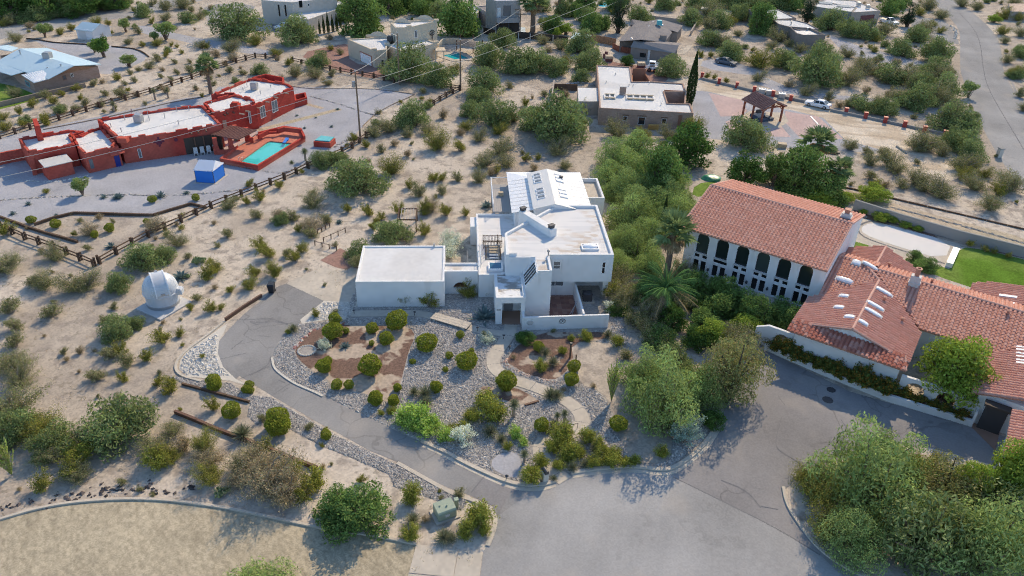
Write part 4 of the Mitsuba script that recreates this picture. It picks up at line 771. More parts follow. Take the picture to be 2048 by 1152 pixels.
# shed, tent, pool, pergola, spa
sh = thing('garden_shed', 'small red box shed with a pale lean-to roof in front of the adobe house', 'shed')
fs = Face(q('R', 810, 1075), q('R', 1240, 970)); 
add('walls', hull([[0, 0, 0], [fs.L, 0, 0], [fs.L, 2.3, 0], [0, 2.3, 0], [0, 0, 1.95], [fs.L, 0, 1.95], [fs.L, 2.3, 2.2], [0, 2.3, 2.2]]), 'adobe_red', sh, fr=fs.fr); add('roof', hull([[-.12, -.15, 1.93 + o] for o in (0, .09)] + [[fs.L + .12, -.15, 1.93 + o] for o in (0, .09)] + [[x, 2.4, 2.22 + o] for x in (-.12, fs.L + .12) for o in (0, .09)]), 'cover_grey', sh, fr=fs.fr)
tn = thing('canopy_tent', 'blue walled canopy tent with a silvery white peaked top beside the pool', 'tent')
ft = Face(q('A', 1133, 1050), q('A', 1240, 1055)); ct = Polygon(gp(qs('A', (1133, 1052), (1237, 1058), (1296, 1012), (1190, 1005)))); cc = np.array(ct.centroid.coords[0]); fp = np.array(ct.exterior.coords)[:-1]
for k in range(4): a_, b_ = fp[k], fp[(k + 1) % 4]; add('side', curb([a_, b_], .06, .1, 2.0), 'fabric_blue', tn); add('leg', tube([[*a_, 0], [*a_, 2.1]], .05), 'metal_dark', tn)
big = np.array([cc + (p - cc) * 1.08 for p in fp]); mid = [(big[0] + big[3]) / 2 * .82 + cc * .18, (big[1] + big[2]) / 2 * .82 + cc * .18]
add('canopy', hull([[*p, 1.98] for p in big] + [[*p, 1.9] for p in big] + [[*m_, 2.95] for m_ in mid]), 'fabric_white', tn)
struct('concrete_pad', prism(Polygon([cc + (p - cc) * 1.25 for p in fp]), 0, .05), 'concrete')
po = thing('swimming_pool', 'turquoise swimming pool inside the low red wall beside the adobe house', 'pool')
PW = qs('A', (1270, 942), (1490, 985), (1760, 815), (1740, 765), (1640, 752), (1480, 790), (1360, 868))
PB = gp(PW); pp_ = Polygon(PB)
# the pool stands in a terrace raised above the yard: its wall, deck and water
water = Polygon(gp(qs('A', (1395, 930), (1412, 958), (1478, 968), (1690, 832), (1560, 818), (1540, 826)), .3)).buffer(-.1).buffer(.25)
add('deck', prism(pp_.difference(water), 0, .42), 'pool_deck_red', po); add('water', sheet_mesh(water.buffer(.05), .26), 'pool_turquoise', po); add('floor', sheet_mesh(water.buffer(.05), .05), 'pool_turquoise', po)
add('wall', prism(pp_.difference(pp_.buffer(-.32)).difference(Polygon(gp(qs('A', (1340, 885), (1500, 800), (1470, 770), (1300, 860))))), 0, .85), 'adobe_red', po)
back = gp(qs('A', (1490, 800), (1545, 770), (1600, 768), (1640, 755), (1740, 768), (1755, 800)), .85)
for i in range(len(back) - 1): add('wall', curb([back[i], back[i + 1]], .34, .84, (1.5, 1.15, 1.6, 1.55, 1.3)[i]), 'adobe_red', po)
b0 = G(q('A', 1650, 808), .6); db = np.array(G(q('A', 1640, 824), .6)) - b0; add('diving_board', cat(curb([b0 - db * .5, b0 + db * 1.3], .5, .75, .82), curb([b0 - db * .6, b0 - db * .2], .4, .42, .75)), 'fabric_blue', po)
hx = G(q('A', 1388, 930), .5)
for s in (-.25, .25): add('handrail', tube([[hx[0] + s, hx[1] - .3, .4], [hx[0] + s, hx[1] - .3, 1.2], [hx[0] + s, hx[1] + .4, 1.1], [hx[0] + s, hx[1] + .5, .3]], .04), 'metal_grey', po)
pg = thing('pergola', 'pergola with thick red pillars and a slatted wood top beside the pool', 'pergola')
PT = gp(qs('A', (1228, 778), (1365, 805), (1440, 735), (1330, 725)), 2.75); c0 = np.mean(PT, 0)
pil = gp(qs('A', (1250, 885), (1338, 880), (1432, 825), (1365, 810)))
for p in pil: add('pillar', cat(rbox((*p, 0), (.85, .75, 1.1), 28), rbox((*p, 1.1), (.62, .55, 1.5), 28)), 'adobe_red', pg)
fg = Fr(PT[0], math.degrees(math.atan2(*(np.array(PT[1]) - PT[0])[::-1]))); lu = np.linalg.norm(np.array(PT[1]) - PT[0]); lv = abs((np.array(PT[3]) - PT[0]) @ fg.b)
for u in (.3, lu - .3): add('beam', box(u - .12, u + .12, -.2, lv + .2, 2.5, 2.75), 'wood_weathered', pg, fr=fg)
for k in range(18): add('slat', box(-.3, lu + .3, lv * k / 17.5, lv * k / 17.5 + .12, 2.75, 2.87), 'wood_slat', pg, fr=fg)
plain('wood_slat', (.17, .075, .06), .8)
add('low_wall', curb(gp(qs('A', (1250, 890), (1338, 885))), .4, 0, .7), 'adobe_red', pg)
ar = thing('gate_arch', 'small red gate posts with a dark bar between pergola and pool', 'gate')
ga = gp(qs('A', (1455, 835), (1505, 812)))
for p in ga: add('post', rbox((*p, 0), (.45, .45, 1.25), 25), 'adobe_red', ar)
add('bar', tube([[*ga[0], 1.2], [*((np.array(ga[0]) + ga[1]) / 2), 1.45], [*ga[1], 1.2]], .06), 'metal_dark', ar)
sp_ = thing('hot_tub', 'square red hot tub surround with a teal cover on the grey gravel', 'hot tub')
HB = gp(qs('A', (1808, 845), (1905, 853), (1935, 825), (1850, 815))); add('surround', prism(Polygon(HB).difference(Polygon(HB).buffer(-.35)), 0, .85), 'adobe_red', sp_); add('tub', prism(Polygon(HB).buffer(-.36), 0, .8), 'adobe_red', sp_)
cv_ = np.array(HB); cm = cv_.mean(0); add('cover', hull([[*(cm + (p - cm) * .86 + [-.05, .25]), z] for p in cv_ for z in (.86, 1.0)] ), 'teal', sp_)
# ---------------- the tan brick house
bh = thing('brick_house', 'tan brick flat roofed house with two brown roof courts beside a tall cypress', 'house')
px_block(bh, qs('S', (905, 545), (1975, 605), (1940, 497), (1682, 488), (1642, 357), (1888, 357), (1860, 265), (1480, 240), (1277, 242), (1255, 75), (870, 55)), 3.1, 'brick_tan', 'roof_white_clean', .22, .25)
px_block(bh, qs('S', (662, 470), (893, 470), (885, 315), (655, 312)), 2.6, 'stucco_tan', 'roof_white_clean', .05, .05)
cw_ = gp(qs('S', (1277, 242), (1280, 150), (1428, 158), (1482, 242)), 2.0)
add('court_wall', cat(curb(cw_[:2], .25, 0, 2.0), curb(cw_[1:3], .25, 0, 3.0), curb(cw_[2:], .25, 0, 2.0)), 'brick_brown', bh); plain('brick_brown', (.30, .16, .11))
cw_ = gp(qs('S', (1888, 357), (1875, 490), (1940, 497)), 3.1); add('court_wall', curb([gp([q('S', 1642, 340)], 3.1)[0], gp([q('S', 1895, 352)], 3.1)[0]], .2, 0, 3.09), 'brick_brown', bh); add('court_wall', curb([cw_[0], cw_[1]], .25, 0, 3.1), 'brick_tan', bh)
fb_ = Face(q('S', 905, 545), q('S', 1975, 605), 3.1, 3.1)
for p, r in (((1178, 640), (1212, 690)), ((1352, 650), (1412, 735)), ((1620, 670), (1655, 728))):
    fb_.window(bh, q('S', *p), q('S', *r), 'plaster_pale'); fb_.slab(bh, 'lintel', q('S', p[0] - 12, p[1] - 20), q('S', r[0] + 28, p[1] - 8), 'wood_brown', -.1)
fb_.slab(bh, 'downpipe', q('S', 1808, 625), q('S', 1822, 795), 'brick_brown', -.12); fb_.slab(bh, 'meter_box', q('S', 1868, 715), q('S', 1888, 765), 'red_paint', -.15); fb_.slab(bh, 'meter_box', q('S', 1905, 715), q('S', 1930, 775), 'cover_grey', -.2)
fw = Face(q('S', 690, 560), q('S', 890, 565), .8, .8); u0, z0 = fw.at(q('S', 765, 560)); u1, z1 = fw.at(q('S', 815, 495)); add('window', box(u0, u1, -.2, .05, z0, z1), 'glass_grey', bh, fr=fw.fr)
for p in ((1085, 170), (980, 260), (1240, 295), (1285, 300), (1470, 268), (1440, 470), (1605, 510), (1180, 420)): pipe(bh, q('S', *p), 2.9, .3)
x_, y_ = G(q('S', 1165, 395), 2.9); add('chimney', box(x_ - .55, x_ + .55, y_ - .3, y_ + .3, 2.85, 4.4), 'brick_tan', bh); add('chimney_cap', box(x_ - .6, x_ + .6, y_ - .35, y_ + .35, 4.4, 4.5), 'cover_grey', bh)
for a_, b_, r0 in (((965, 375), (1080, 378), 3), ((1215, 385), (1520, 395), 3)):
    for k in range(2):
        pA, pB = G(q('S', a_[0], a_[1] + 40 * k), 3.3), G(q('S', b_[0], b_[1] + 42 * k), 3.3); add('roof_beam', curb([pA, pB], .3, 2.9, 3.2), 'wood_tan', bh)
    for k in range(3 if r0 and b_[0] < 1100 else 5):
        t = k / (2 if b_[0] < 1100 else 4); pA = np.array(G(q('S', a_[0] + (b_[0] - a_[0]) * t, a_[1] + 10 * t - 4), 3.3)); pB = np.array(G(q('S', a_[0] + (b_[0] - a_[0]) * t, a_[1] + 48), 3.3)); add('roof_block', curb([pA, pB], .3, 2.9, 3.12), 'plaster_pale', bh)
gy = thing('yard_wall', 'pale block yard wall with dark timber back to the left of the brick house', 'wall')
add('wall', curb(gp(qs('S', (345, 560), (365, 440), (385, 310))), .25, 0, 1.5), 'stucco_tan', gy); add('timber', curb(gp(qs('S', (385, 345), (650, 350))), .2, 0, 1.3), 'wood_weathered', gy)
# ---------------- cream house with curved parapets, its pool and ruined palapa
ch = thing('cream_house', 'cream stucco house with a tower block, scalloped parapets and white garage door', 'house')
px_block(ch, qs('T', (30, 500), (375, 650), (530, 632), (545, 560), (600, 470), (500, 470)), 3.5, 'stucco_cream', 'roof_white_clean', .25, .3)
px_block(ch, qs('T', (530, 580), (735, 655), (1180, 550), (960, 470)), 3.4, 'stucco_cream', 'roof_white_clean', .25, .3)
px_block(ch, qs('T', (580, 285), (640, 352), (820, 350), (1175, 270), (1000, 258), (640, 270)), 6.5, 'stucco_cream', 'roof_white_clean', .3, .3, wn='tower_wall', rn='tower_roof')
for (x, y, z, s) in ((1025, 250, 6.5, 1.5), (735, 275, 6.5, 1.1), (430, 465, 3.5, 1.6), (965, 495, 3.4, 1.1)):
    p = G(q('T', x, y), z); cr = lathe([(0, .7 * s), (.5 * s, .55 * s), (.8 * s, .25 * s), (1.3 * s, .1 * s), (1.3 * s, -.2), (0, -.2)], 20); cr.vertices = np.array(cr.vertices) * [1.4, .16, 1]; cr.apply_transform(trimesh.transformations.rotation_matrix(-.15, [0, 0, 1])); cr.apply_translation([*p, z - .05]); add('parapet_crest', cr, 'stucco_cream', ch)
for (x, y, z) in ((40, 495, 3.5), (375, 640, 3.5), (540, 572, 3.4), (1170, 548, 3.4), (590, 280, 6.5), (1170, 268, 6.5), (820, 345, 6.5)):
    p = G(q('T', x, y), z); add('parapet_crest', rbox((*p, z - .02), (1.0, .7, .4), 20), 'stucco_cream', ch)
fg_ = Face(q('T', 30, 500), q('T', 375, 650), 3.5, 3.5); fg_.slab(ch, 'garage_frame', q('T', 192, 650), q('T', 352, 848), 'terra_plain', -.1); fg_.slab(ch, 'garage_door', q('T', 202, 668), q('T', 345, 842), 'paint_white', -.13)
ftw = Face(q('T', 820, 350), q('T', 1175, 270), 6.5, 6.5); ftw.window(ch, q('T', 892, 395), q('T', 920, 475), 'paint_white', 'glass_grey'); pass
u, z = ftw.at(q('T', 1112, 450)); add('iron_ornament', cat(*[tube([[u + .7 * math.cos(t), -.12, z + .5 + .55 * math.sin(t)] for t in np.linspace(.3, 5.9, 14)], .07, 5)], tube([[u, -.12, z - .9], [u, -.12, z + .9]], .1, 5), tube([[u - .6, -.12, z + .2], [u + .6, -.12, z + .6]], .06, 5)), 'metal_dark', ch, fr=ftw.fr)
cooler(ch, q('T', 578, 535), 3.3, 1.1, 'metal_dark')
for p in ((735, 580), (755, 590), (880, 545), (900, 560), (980, 590), (830, 620)): pipe(ch, q('T', *p), 3.2, .3)
p = G(q('T', 1215, 625), 2.4); add('porch_roof', rbox((*p, 2.2), (2.2, 2.6, .18), 15), 'stucco_cream', ch)
for s in (-.9, .9): add('porch_post', rbox((p[0] + s, p[1] - .9, 0), (.2, .2, 2.2)), 'stucco_cream', ch)
fd = Face(q('T', 375, 650), q('T', 530, 632), 3.5, 3.5); fd.window(ch, q('T', 470, 775), q('T', 492, 835), 'metal_dark', key='side_door')
cp = thing('swimming_pool', 'small teal swimming pool behind the cream house next to the ruined palapa', 'pool')
W_ = Polygon(gp(qs('T', (1250, 715), (1400, 765), (1590, 752), (1440, 680)))); add('deck', prism(W_.buffer(1.3).difference(W_), 0, .12), 'concrete', cp); add('water', sheet_mesh(W_.buffer(.05), .05), 'pool_teal', cp)
pw = thing('pool_wall', 'curved cream wall round the pool behind the cream house', 'wall')
add('wall', curb(smooth_line(gp(qs('T', (1190, 640), (1255, 560), (1330, 560), (1440, 560), (1560, 600), (1780, 610), (1900, 650), (1975, 700), (1960, 740), (1880, 770), (1700, 760))), 2), .3, 0, 1.3), 'stucco_cream', pw)
ru = thing('palapa', 'sagging grey thatched palapa beside the teal pool', 'palapa')
rp = np.array(gp(qs('T', (1430, 640), (1640, 680), (1760, 640), (1640, 570), (1480, 560))));
for p in rp: add('post', tube([[*p, 0], [*p, 2.2]], .12), 'wood_weathered', ru)
tp = np.array(gp(qs('T', (1420, 530), (1600, 590), (1720, 570), (1640, 500), (1470, 490)), 2.4)); add('thatch', hull([[*p, 2.1 + .15 * (k % 2)] for k, p in enumerate(tp)] + [[*(tp.mean(0)), 3.0]]), 'thatch', ru); proc_d('thatch', speckle((.18, .165, .15), .5, 1.0, 7.0))
# ---------------- metal roofed house and its shed
mh = thing('metal_roof_house', 'tan brick house with pale blue metal gable roofs at the left edge', 'house')
def plane_from(p, z): return [*G(p, z), z]
MB, RZ_ = 2.3, 3.9
R_ = lambda t, x, y, z: plane_from(q(t, x, y), z)
def roof_sheet(root, pts, mat, key='roof', th=.1):
    return add(key, hull([np.array(p) for p in pts] + [np.array(p) - [0, 0, th] for p in pts]), mat, root)
a0, a1, a2, a3 = R_('M', 1165, 395, 2.4), R_('M', 850, 410, 3.9), R_('M', 230, 212, 3.9), R_('M', 540, 205, 2.4)
roof_sheet(mh, [a0, a1, a2, a3], 'metal_roof')
b0_, b1_ = R_('M', 560, 565, 2.5), R_('M', -120, 330, 2.6); roof_sheet(mh, [a1, a2, R_('M', -40, 360, 2.7), R_('M', 280, 480, 2.7), b0_], 'metal_roof')
c0_, c1_, c2_ = R_('M', 390, 608, 2.3), R_('M', 245, 515, 2.75), R_('M', 630, 430, 3.3); roof_sheet(mh, [c0_, R_('M', 565, 560, 2.4), c2_, c1_], 'metal_white', 'porch_roof')
for k in range(14):
    t = k / 14; A1 = np.array(c0_) * (1 - t) + np.array(R_('M', 565, 560, 2.4)) * t; A2 = np.array(c1_) * (1 - t) + np.array(c2_) * t; add('roof_seam', tube([A1 + [0, 0, .03], A2 + [0, 0, .03]], .035, 4), 'metal_roof', mh)
d0, d1, d2 = R_('M', -160, 200, 4.0), R_('M', 0, 210, 3.9), R_('M', 135, 245, 3.6); roof_sheet(mh, [d0, R_('M', 90, 172, 3.0), R_('M', 215, 205, 3.3), d2, d1], 'metal_roof')
roof_sheet(mh, [R_('M', 280, 480, 2.65), R_('M', 130, 522, 2.2), R_('M', -260, 400, 2.2), R_('M', -160, 320, 2.7), R_('M', 0, 370, 2.7)], 'metal_roof', 'porch_roof')
wl = [G(q('M', 410, 715)), G(q('M', 1160, 545)), G(q('M', 640, 330)), G(q('M', 40, 420)), G(q('M', 215, 600))]
add('wall', prism(wl, 0, 2.15), 'brick_tan', mh); add('gable', hull([[*G(q('M', 420, 712)), 2.1], [*G(q('M', 1150, 547)), 2.1], [*np.array(a1[:2]), 3.75], [*G(q('M', 440, 690)), 2.1], [*G(q('M', 1130, 530)), 2.1]]), 'brick_tan', mh)
fm = Face(q('M', 410, 715), q('M', 1160, 545)); fm.window(mh, q('M', 720, 530), q('M', 765, 565), 'brick_brown', 'glass_grey'); fm.window(mh, q('M', 812, 505), q('M', 845, 535), 'paint_white', 'glass_dark', bars=1)
fm2 = Face(q('M', 215, 600), q('M', 410, 715)); fm2.window(mh, q('M', 290, 580), q('M', 350, 655), 'teal', 'glass_grey')
cooler(mh, q('M', 560, 345), 3.4, 1.3); pipe(mh, q('M', 240, 290), 3.4, .9, .12); pipe(mh, q('M', 705, 425), 3.5, .4, .1); pipe(mh, q('M', 550, 455), 3.0, .3, .09)
bw = thing('garden_wall', 'low grey brown wall with plants along it below the metal roofed house', 'wall'); add('wall', curb(gp(qs('M', (-150, 920), (0, 885), (400, 790), (990, 660))), .3, 0, .85), 'block_tan', bw); proc_d('block_tan', speckle((.28, .235, .19), .12, .8, 4.0))
ms = thing('storage_shed', 'white gabled storage shed with a pale blue roof near the far road', 'shed')
sA, sB, sC = np.array(G(q('d', 1000, 495))), np.array(G(q('d', 1210, 520))), np.array(G(q('d', 1430, 460)))
sD = sA + sC - sB; add('walls', prism([sA, sB, sC, sD], 0, 2.2), 'metal_white', ms); rA, rB = (sA + sD) / 2, (sB + sC) / 2
add('gable', hull([[*sB, 2.2], [*sC, 2.2], [*rB, 3.1], [*(sB - (sB - sA) * .03), 2.2], [*(sC + (sD - sC) * .03), 2.2]]), 'metal_white', ms); add('gable', hull([[*sA, 2.2], [*sD, 2.2], [*rA, 3.1], [*(sA + (sB - sA) * .03), 2.2]]), 'metal_white', ms)
o = (sB - sA) / np.linalg.norm(sB - sA) * .25; w_ = (sA - sD) / np.linalg.norm(sA - sD) * .25
roof_sheet(ms, [[*(sA - o + w_), 2.05], [*(sB + o + w_), 2.05], [*(rB + o), 3.2], [*(rA - o), 3.2]], 'metal_roof'); roof_sheet(ms, [[*(sD - o - w_), 2.05], [*(sC + o - w_), 2.05], [*(rB + o), 3.2], [*(rA - o), 3.2]], 'metal_white')
fs_ = Fr(sA, math.degrees(math.atan2(*(sB - sA)[::-1]))); add('door', box(.5, 2.4, -.06, .02, 0, 1.95), 'plaster_pale', ms, fr=fs_)
# ---------------- grey ranch house
gh = thing('ranch_house', 'low grey ranch house with shingled gable roofs behind the brick house', 'house')
def aR(x, y, z): return plane_from(q('a', x, y), z)
r0_, r1_ = aR(960, 465, 4.3), aR(1250, 140, 4.3)
roof_sheet(gh, [r0_, r1_, aR(1450, 350, 3.0), aR(1340, 500, 2.6)], 'shingle_grey'); roof_sheet(gh, [r0_, r1_, aR(850, 220, 3.2), aR(600, 490, 2.6)], 'shingle_grey')
roof_sheet(gh, [aR(820, 145, 3.4), aR(1060, 185, 3.8), aR(870, 235, 3.2), aR(785, 235, 2.6)], 'shingle_grey'); roof_sheet(gh, [aR(1250, 138, 4.2), aR(1620, 245, 2.8), aR(1540, 350, 2.6), aR(1370, 300, 3.4)], 'shingle_grey')
roof_sheet(gh, [aR(850, 485, 3.6), aR(1560, 560, 3.6), aR(1490, 680, 2.5), aR(795, 580, 2.5)], 'shingle_grey', 'wing_roof'); roof_sheet(gh, [aR(850, 484, 3.6), aR(1560, 559, 3.6), aR(1590, 520, 2.7), aR(900, 455, 2.7)], 'shingle_grey', 'wing_roof')
bw_ = [G(q('a', 805, 585), 2.4), G(q('a', 1480, 680), 2.4), G(q('a', 1540, 590), 2.4), G(q('a', 870, 500), 2.4)]; add('wall', prism(bw_, 0, 2.4), 'stucco_grey', gh); proc_d('stucco_grey', speckle((.25, .22, .20), .06, .5, 3.0))
add('wall', prism([G(q('a', x, y), 2.5) for x, y in ((630, 490), (1330, 498), (1440, 350), (1540, 350), (1610, 250), (1250, 160), (840, 230), (800, 235))], 0, 2.5), 'stucco_grey', gh)
add('gable', hull([[*bw_[1], 2.35], [*bw_[2], 2.35], [*aR(1555, 562, 3.5)[:2], 3.45], [*(bw_[1] + (bw_[0] - bw_[1]) * .02), 2.35], [*(bw_[2] + (bw_[3] - bw_[2]) * .02), 2.35]]), 'stucco_grey', gh)
fa = Fr(bw_[0], math.degrees(math.atan2(*(bw_[1] - bw_[0])[::-1]))); u0, z0 = fa.vz(q('a', 940, 745), 0); u1, z1 = fa.vz(q('a', 1040, 705), 0); add('window', box(u0, u1, -.06, .02, .6, 1.5), 'glass_dark', gh, fr=fa); u, z = fa.vz(q('a', 1085, 700), 0); add('corner_post', box(u - .25, u + .25, -.06, .02, 0, 2.35), 'plaster_pale', gh, fr=fa); add('window', box(u + 3.0, u + 4.6, -.06, .02, .8, 1.7), 'glass_grey', gh, fr=fa)
x_, y_ = G(q('a', 1310, 440), 3.4); add('chimney', box(x_ - .7, x_ + .7, y_ - .4, y_ + .4, 2.5, 4.0), 'stucco_grey', gh); cooler(gh, q('a', 1245, 250), 4.0, 1.1, 'teal')
for p in ((1155, 195), (1090, 265), (1190, 260), (1295, 240), (915, 375), (815, 425), (1025, 325)): x_, y_ = G(q('a', *p), 3.9); add('roof_vent', lathe([(0, .32), (.28, .22), (.32, 0), (0, 0)], 10, (x_, y_, 3.45 if p[1] > 300 else 3.85)), 'metal_white', gh)
yw = thing('yard_wall', 'pinkish yard wall with an open gate behind the grey ranch house', 'wall'); add('wall', curb(gp(qs('a', (960, 165), (1000, 140), (1380, 185), (1700, 225), (1830, 250), (1740, 400))), .3, 0, 1.1), 'stucco_tan', yw)
for k in range(6): x_, y_ = G(q('a', 1560 + 14 * k, 690 - 21 * k)); struct('paving', rbox((x_, y_, 0), (1.0, .9, .06), 10), 'concrete')
struct('walkway', prism(strip(gp(qs('a', (1600, 700), (1740, 560))), 1.3), 0, .05), 'concrete')
wf = thing('board_fence', 'tall red brown board fence beside the ranch house back garden', 'fence')
def board_fence(root, px, h, mat, step=.5):
    ln = LineString(gp(px)); n = int(ln.length / step)
    for k in range(n):
        a_, b_ = ln.interpolate(k * step), ln.interpolate((k + .94) * step); d_ = (b_.x - a_.x, b_.y - a_.y); add('board', rbox(((a_.x + b_.x) / 2, (a_.y + b_.y) / 2, 0), (math.hypot(*d_), .06, h + hr.uniform(-.04, .04)), math.degrees(math.atan2(d_[1], d_[0]))), mat, root)
board_fence(wf, qs('a', (60, 480), (300, 520), (580, 570)), 1.7, 'wood_orange', .55)
wf = thing('board_fence', 'lower red board fence in front of the ranch house carport', 'fence'); board_fence(wf, qs('a', (510, 605), (600, 660), (800, 690)), 1.3, 'wood_red', .55)
sd = thing('storage_shed', 'grey metal shed with a sloping pale roof beside the board fence', 'shed'); s0 = np.array(gp(qs('Z', (1375, 545), (1545, 560), (1590, 530), (1420, 500))))
add('walls', prism(s0, 0, 2.0), 'metal_grey', sd); add('roof', hull([[*(s0.mean(0) + (p - s0.mean(0)) * 1.12), 2.0 + (.5 if k > 1 else 0) + o] for k, p in enumerate(s0) for o in (0, .08)]), 'metal_roof', sd)
# ---------------- two flat roofed houses at the upper right, modern house and others at the top edge
ft_ = thing('flat_roof_house', 'long grey tan flat roofed house in scrub, the one nearer the camera', 'house')
px_block(ft_, qs('b', (985, 340), (1060, 358), (1288, 355), (1130, 285), (920, 270)), 3.4, 'stucco_grey', 'cover_grey', .5, .25); px_block(ft_, qs('b', (800, 245), (920, 275), (1000, 300), (1215, 295), (1100, 235), (960, 200), (740, 195)), 3.2, 'stucco_grey', 'roof_white_clean', .2, .25); px_block(ft_, qs('b', (500, 95), (800, 92), (985, 185), (740, 200), (640, 160)), 3.2, 'stucco_grey', 'roof_white_clean', .2, .25)
ff = Face(q('b', 800, 245), q('b', 920, 275), 3.2, 3.2); ff.window(ft_, q('b', 848, 335), q('b', 860, 360), 'paint_white', 'glass_grey'); pipe(ft_, q('b', 932, 250), 3.0, .7, .15); pipe(ft_, q('b', 1100, 310), 2.9, .5, .15)
x_, y_ = G(q('b', 655, 105), 3.2); add('roof_hatch', box(x_ - 1, x_ + 1, y_ - .6, y_ + .6, 3.0, 3.5), 'metal_white', ft_)
f2_ = thing('flat_roof_house', 'tan flat roofed house with a maroon garage door and white pickup beside it', 'house')
px_block(f2_, qs('b', (1170, 65), (1555, 122), (1600, 75), (1220, 10)), 3.3, 'stucco_green', 'roof_white_clean', .15, .25); px_block(f2_, qs('b', (1555, 125), (1660, 122), (1848, 108), (1580, 5), (1300, -10), (1220, 8), (1600, 75)), 3.3, 'stucco_tan', 'roof_white_clean', .15, .25); proc_d('stucco_green', speckle((.30, .31, .28), .05, .5, 3.0))
ff = Face(q('b', 1660, 122), q('b', 1848, 108), 3.3, 3.3); ff.slab(f2_, 'garage_door', q('b', 1650, 160), q('b', 1770, 215), 'maroon', -.1); plain('maroon', (.16, .06, .06), .6)
for p, s in (((1620, 65), 1.0), (((1715), 90), .9)): cooler(f2_, q('b', *p), 3.15, s)
for p in ((1285, 35), (1475, 65)): x_, y_ = G(q('b', *p), 3.3); add('solar_panel', rbox((x_, y_, 3.3), (3.6, 1.6, .12), -15, 8), 'glass_grey', f2_)
mo = thing('modern_house', 'grey modern two storey house with a balcony and a covered pool, at the top edge', 'house')
px_block(mo, qs('Z', (525, 10), (800, 5), (795, -60), (440, -60), (410, -20)), 7.5, 'stucco_grey2', 'roof_white_clean', .3, .3); proc_d('stucco_grey2', speckle((.40, .38, .37), .05, .5, 3.0))
px_block(mo, qs('Z', (470, 165), (545, 175), (545, 60), (420, 60), (300, 70)), 3.7, 'stucco_grey2', 'shingle_grey', .2, .25); px_block(mo, qs('Z', (0, 60), (210, 20), (330, 90), (320, 160), (60, 160)), 3.2, 'stucco_cream', 'roof_white_clean', .2, .3)
fz = Face(q('Z', 525, 10), q('Z', 800, 5), 7.5, 7.5); add('balcony', cat(*[box(fz.L * a_, fz.L * b_, y0, y1, 2.8, 3.75) for a_, b_, y0, y1 in ((0, 1.0, -1.2, -1.0), (0, .02, -1.0, 0), (.98, 1.0, -1.0, 0))], box(0, fz.L, -1.2, 0, 2.6, 2.8)), 'stucco_grey2', mo, fr=fz.fr)
add('carport', box(.2, fz.L - .3, -.04, .02, 0, 2.5), 'brown_dark', mo, fr=fz.fr); add('window', box(fz.L * .3, fz.L * .62, -.06, .02, 4.0, 6.4), 'glass_grey', mo, fr=fz.fr); add('balcony_door', box(fz.L * .06, fz.L * .2, -.06, .02, 3.7, 5.9), 'metal_white', mo, fr=fz.fr)  # carport is a thin dark panel; the shade under the balcony is painted in
for k in range(3): add('post', box(fz.L * (.05 + .42 * k), fz.L * (.05 + .42 * k) + .3, -1.15, -.85, 0, 2.6), 'metal_dark', mo, fr=fz.fr)
cooler(mo, q('Z', 237, 50), 3.0, 1.2, 'metal_dark')
cpo = thing('covered_pool', 'pale blue covered pool in front of the grey modern house', 'pool'); W_ = Polygon(gp(qs('Z', (600, 355), (720, 395), (860, 390), (855, 320), (770, 310)))); add('deck', prism(W_.buffer(1.2), 0, .1), 'concrete', cpo); add('cover', sheet_mesh(W_, .13), 'cover_blue', cpo)
bf = thing('privacy_fence', 'dark privacy screen fence along the covered pool at the top', 'fence'); add('screen', curb(gp(qs('Z', (380, 380), (560, 425), (860, 440), (1180, 470), (1340, 490))), .12, 0, 1.5), 'brown_dark', bf)
for k in range(6): p = gp(qs('Z', (520 + 130 * k, 425 + 12 * k)))[0]; add('post', rbox((*p, 0), (.15, .15, 1.6)), 'paint_offwhite', bf)
fp_ = thing('swimming_pool', 'bright blue freeform pool at the top edge of the picture', 'pool'); W_ = Polygon(smooth_line(gp(qs('Z', (1660, 50), (1700, 80), (1800, 85), (1880, 60), (1880, 25), (1780, 25))), 2, True)); add('deck', prism(W_.buffer(1.8).difference(W_), 0, .12), 'concrete', fp_); add('water', sheet_mesh(W_.buffer(.1), .06), 'pool_blue', fp_); bs('pool_blue', {'type': 'principled', 'base_color': rgb(.03, .42, .60), 'roughness': .08})
# white house top left, with carport
tl = thing('pale_house', 'pale stucco house with arched doors and a white roofed wing at the top', 'house')
px_block(tl, qs('N', (320, 0), (430, 10), (600, 20), (990, -20), (900, -80), (340, -60)), 5.5, 'stucco_pale', 'roof_white_clean', .3, .3); proc_d('stucco_pale', speckle((.56, .53, .48), .05, .5, 3.0))
px_block(tl, qs('N', (565, 140), (740, 172), (1060, 60), (1040, 5), (860, 50)), 3.0, 'stucco_pale', 'roof_white_clean', .2, .3)
fn2 = Face(q('N', 430, 10), q('N', 600, 20), 5.5, 5.5)
for a_, b_ in ((470, 490), (528, 548)): fn2.window(tl, q('N', a_, 45), q('N', b_, 140), 'metal_dark', key='arched_door')
fn3 = Face(q('N', 600, 20), q('N', 990, -20), 5.5, 5.5); fn3.window(tl, q('N', 655, 10), q('N', 685, 62), 'metal_dark'); fn3.window(tl, q('N', 735, 35), q('N', 750, 50), 'paint_white')
px = qs('c', (1390, 130), (1600, 140), (1600, 40), (1370, 40)); tr = thing('brown_roof_house', 'corner of a house with a brown roof at the upper right edge', 'house'); px_block(tr, px, 2.4, 'stucco_tan', 'roof_brown', .02, .05)
